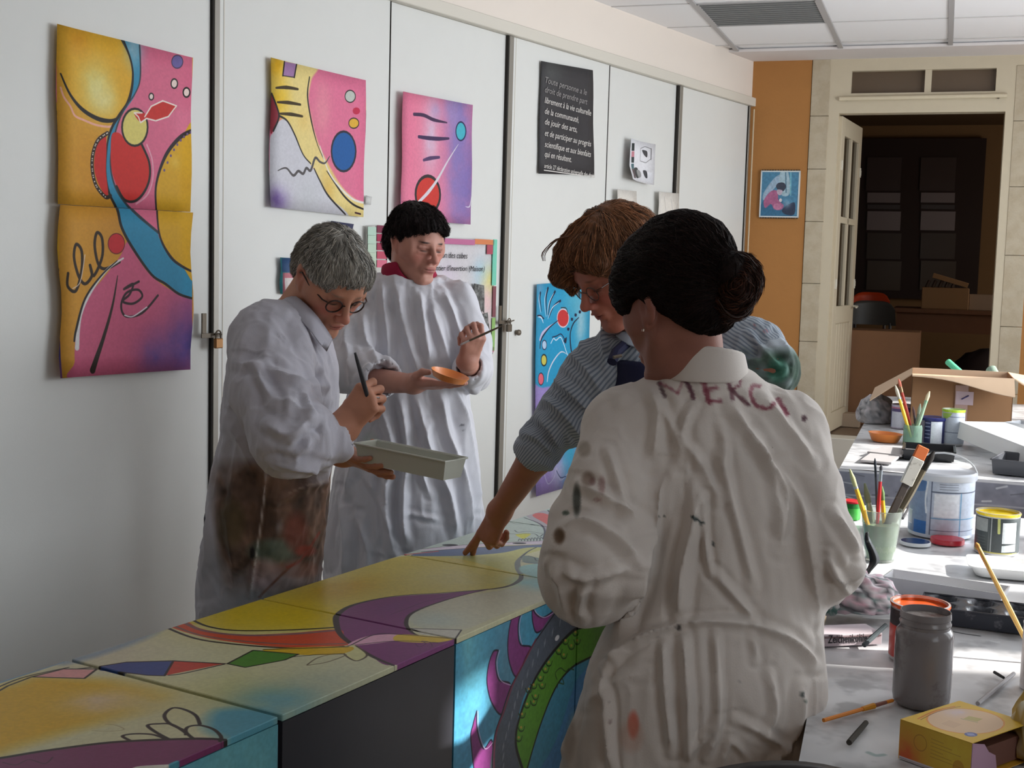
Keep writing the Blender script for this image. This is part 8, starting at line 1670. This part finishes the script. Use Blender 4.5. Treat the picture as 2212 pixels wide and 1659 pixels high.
m = MB(); rb(m, s0 + .33, s1 + .15, -1.86, -1.83, zt - .17, zt - .03); m.build('apron_board', M_bt2, tb)
for a in (s0 + .36, s1 + .12):
    for v in (-1.88, -2.44): m = MB(); rb(m, a - .03, a + .03, v - .03, v + .03, ST, zt - .03); m.build('leg', M_bt2, tb)
def bbox_(nm, lb, cat, x0, y0, x1, y1, v, dv, mt, zb=None, part='carton'):
    a, z1 = sv(x0, y0, v); b, z0 = sv(x1, y1, v); z0 = zb if zb is not None else z0; t = thing(nm, lb, cat, RM((a + b) / 2, v - dv / 2, z0)); m = MB(); rb(m, a, b, v - dv, v, z0, z1, .004); m.build(part, mt, t); return t, a, b, z0, z1
M_c2 = mat('dull_carton', (150, 118, 84), .8)
t, a, b, z0, z1 = bbox_('carton_box', 'carton standing on the brown table beyond the door', 'box', 1992, 620, 2092, 662, -1.92, .3, M_c2, zt)
m = MB(); m.obox(RM((a + b) / 2 + .03, -2.05, z1 + .055), n_(dB - Z * .28) * .13, nB * .12, n_(Z + dB * .28) * .018, .002); m.build('tilted_lid', M_c2, t)
m = MB()
for i in range(5): m.tube([RM(a + .03 + i * .045, -1.93, z1), RM(a + .05 + i * .045, -1.95, z1 + .05)], .012, 6)
m.build('stuffing', mat('dark_lump', (60, 46, 38), .8), t)['kind'] = 'stuff'
bbox_('paper_stack', 'stack of pale papers right of the carton beyond the door', 'papers', 2094, 636, 2150, 662, -1.95, .25, mat('pale_paper', (160, 140, 120), .7), zt, 'sheets')
# orange and grey chairs
for (x0, y0, x1, y1, v, rgb, lb) in ((1838, 630, 1922, 700, -1.78, (206, 70, 30), 'orange plastic chair behind the grey one beyond the door'), (1830, 648, 1935, 704, -1.45, (72, 70, 66), 'dark grey chair in front of the orange one beyond the door')):
    a, z1 = sv(x0, y0, v); b, z0 = sv(x1, y1, v); t = thing('stacking_chair', lb, 'chair', RM((a + b) / 2, v, ST)); m = MB(); G = 12
    for j in range(7):
        for i in range(G + 1):
            u = i / G * 2 - 1; q = j / 6; m.v.append(tuple(RM((a + b) / 2 + u * (b - a) / 2 * (1 - .06 * (1 - q)), v - .05 * (1 - u * u), z1 - (z1 - z0) * q - .03 * abs(u) ** 5 * (1 - q) * 2)))
    for j in range(6):
        for i in range(G): m.f.append((j * (G + 1) + i, j * (G + 1) + i + 1, (j + 1) * (G + 1) + i + 1, (j + 1) * (G + 1) + i))
    nn = len(m.v); off = nB * .012; m.v += [tuple(np.array(p) - off) for p in m.v]; m.f += [tuple(i + nn for i in f[::-1]) for f in m.f]; m.f += [(i, i + 1, nn + i + 1, nn + i)[::-1] for i in range(G)]
    m.build('backrest', mat('chair_%s' % (rgb,), rgb, .4), t, 'all'); zs_ = ST + .44; m = MB(); rb(m, a + .02, b - .02, v - .05, v + .24, zs_ - .012, zs_ + .012, .008); m.build('seat', mat('chair_%s' % (rgb,), rgb, .4), t)
    for i in (a + .04, b - .04):
        for vv in (v - .03, v + .22): m = MB(); m.tube([RM(i, vv, zs_), RM(i, vv, ST)], .011, 8); m.build('leg', M_tleg, t, True)
        m = MB(); m.tube([RM(i, v - .03, zs_), RM(i, v - .02, z0 + .02)], .011, 8); m.build('back_post', M_tleg, t, True)
bbox_('storage_chest', 'brown chest with a pale top edge just inside the door beyond', 'chest', 1830, 712, 1978, 900, -.75, .35, mat('brown_chest', (126, 88, 58), .7, noise=.05), ST + .0, 'chest_body')
crumple('dark_bag', 'large dark bag under the brown table beyond the door', 'bag', RM(1.50, -2.0, ST), (.26, .22, .30), mixn([(34, 26, 28), (44, 34, 36), (28, 22, 24)], 41, 2), 41, amp=.08)
t, a, b, z0, z1 = bbox_('floor_plate', 'small pale plate lying on the floor inside the door', 'plate', 1805, 892, 1858, 896, -.55, .12, mat('pale_paper', (160, 140, 120), .7), ST, 'plate_sheet')
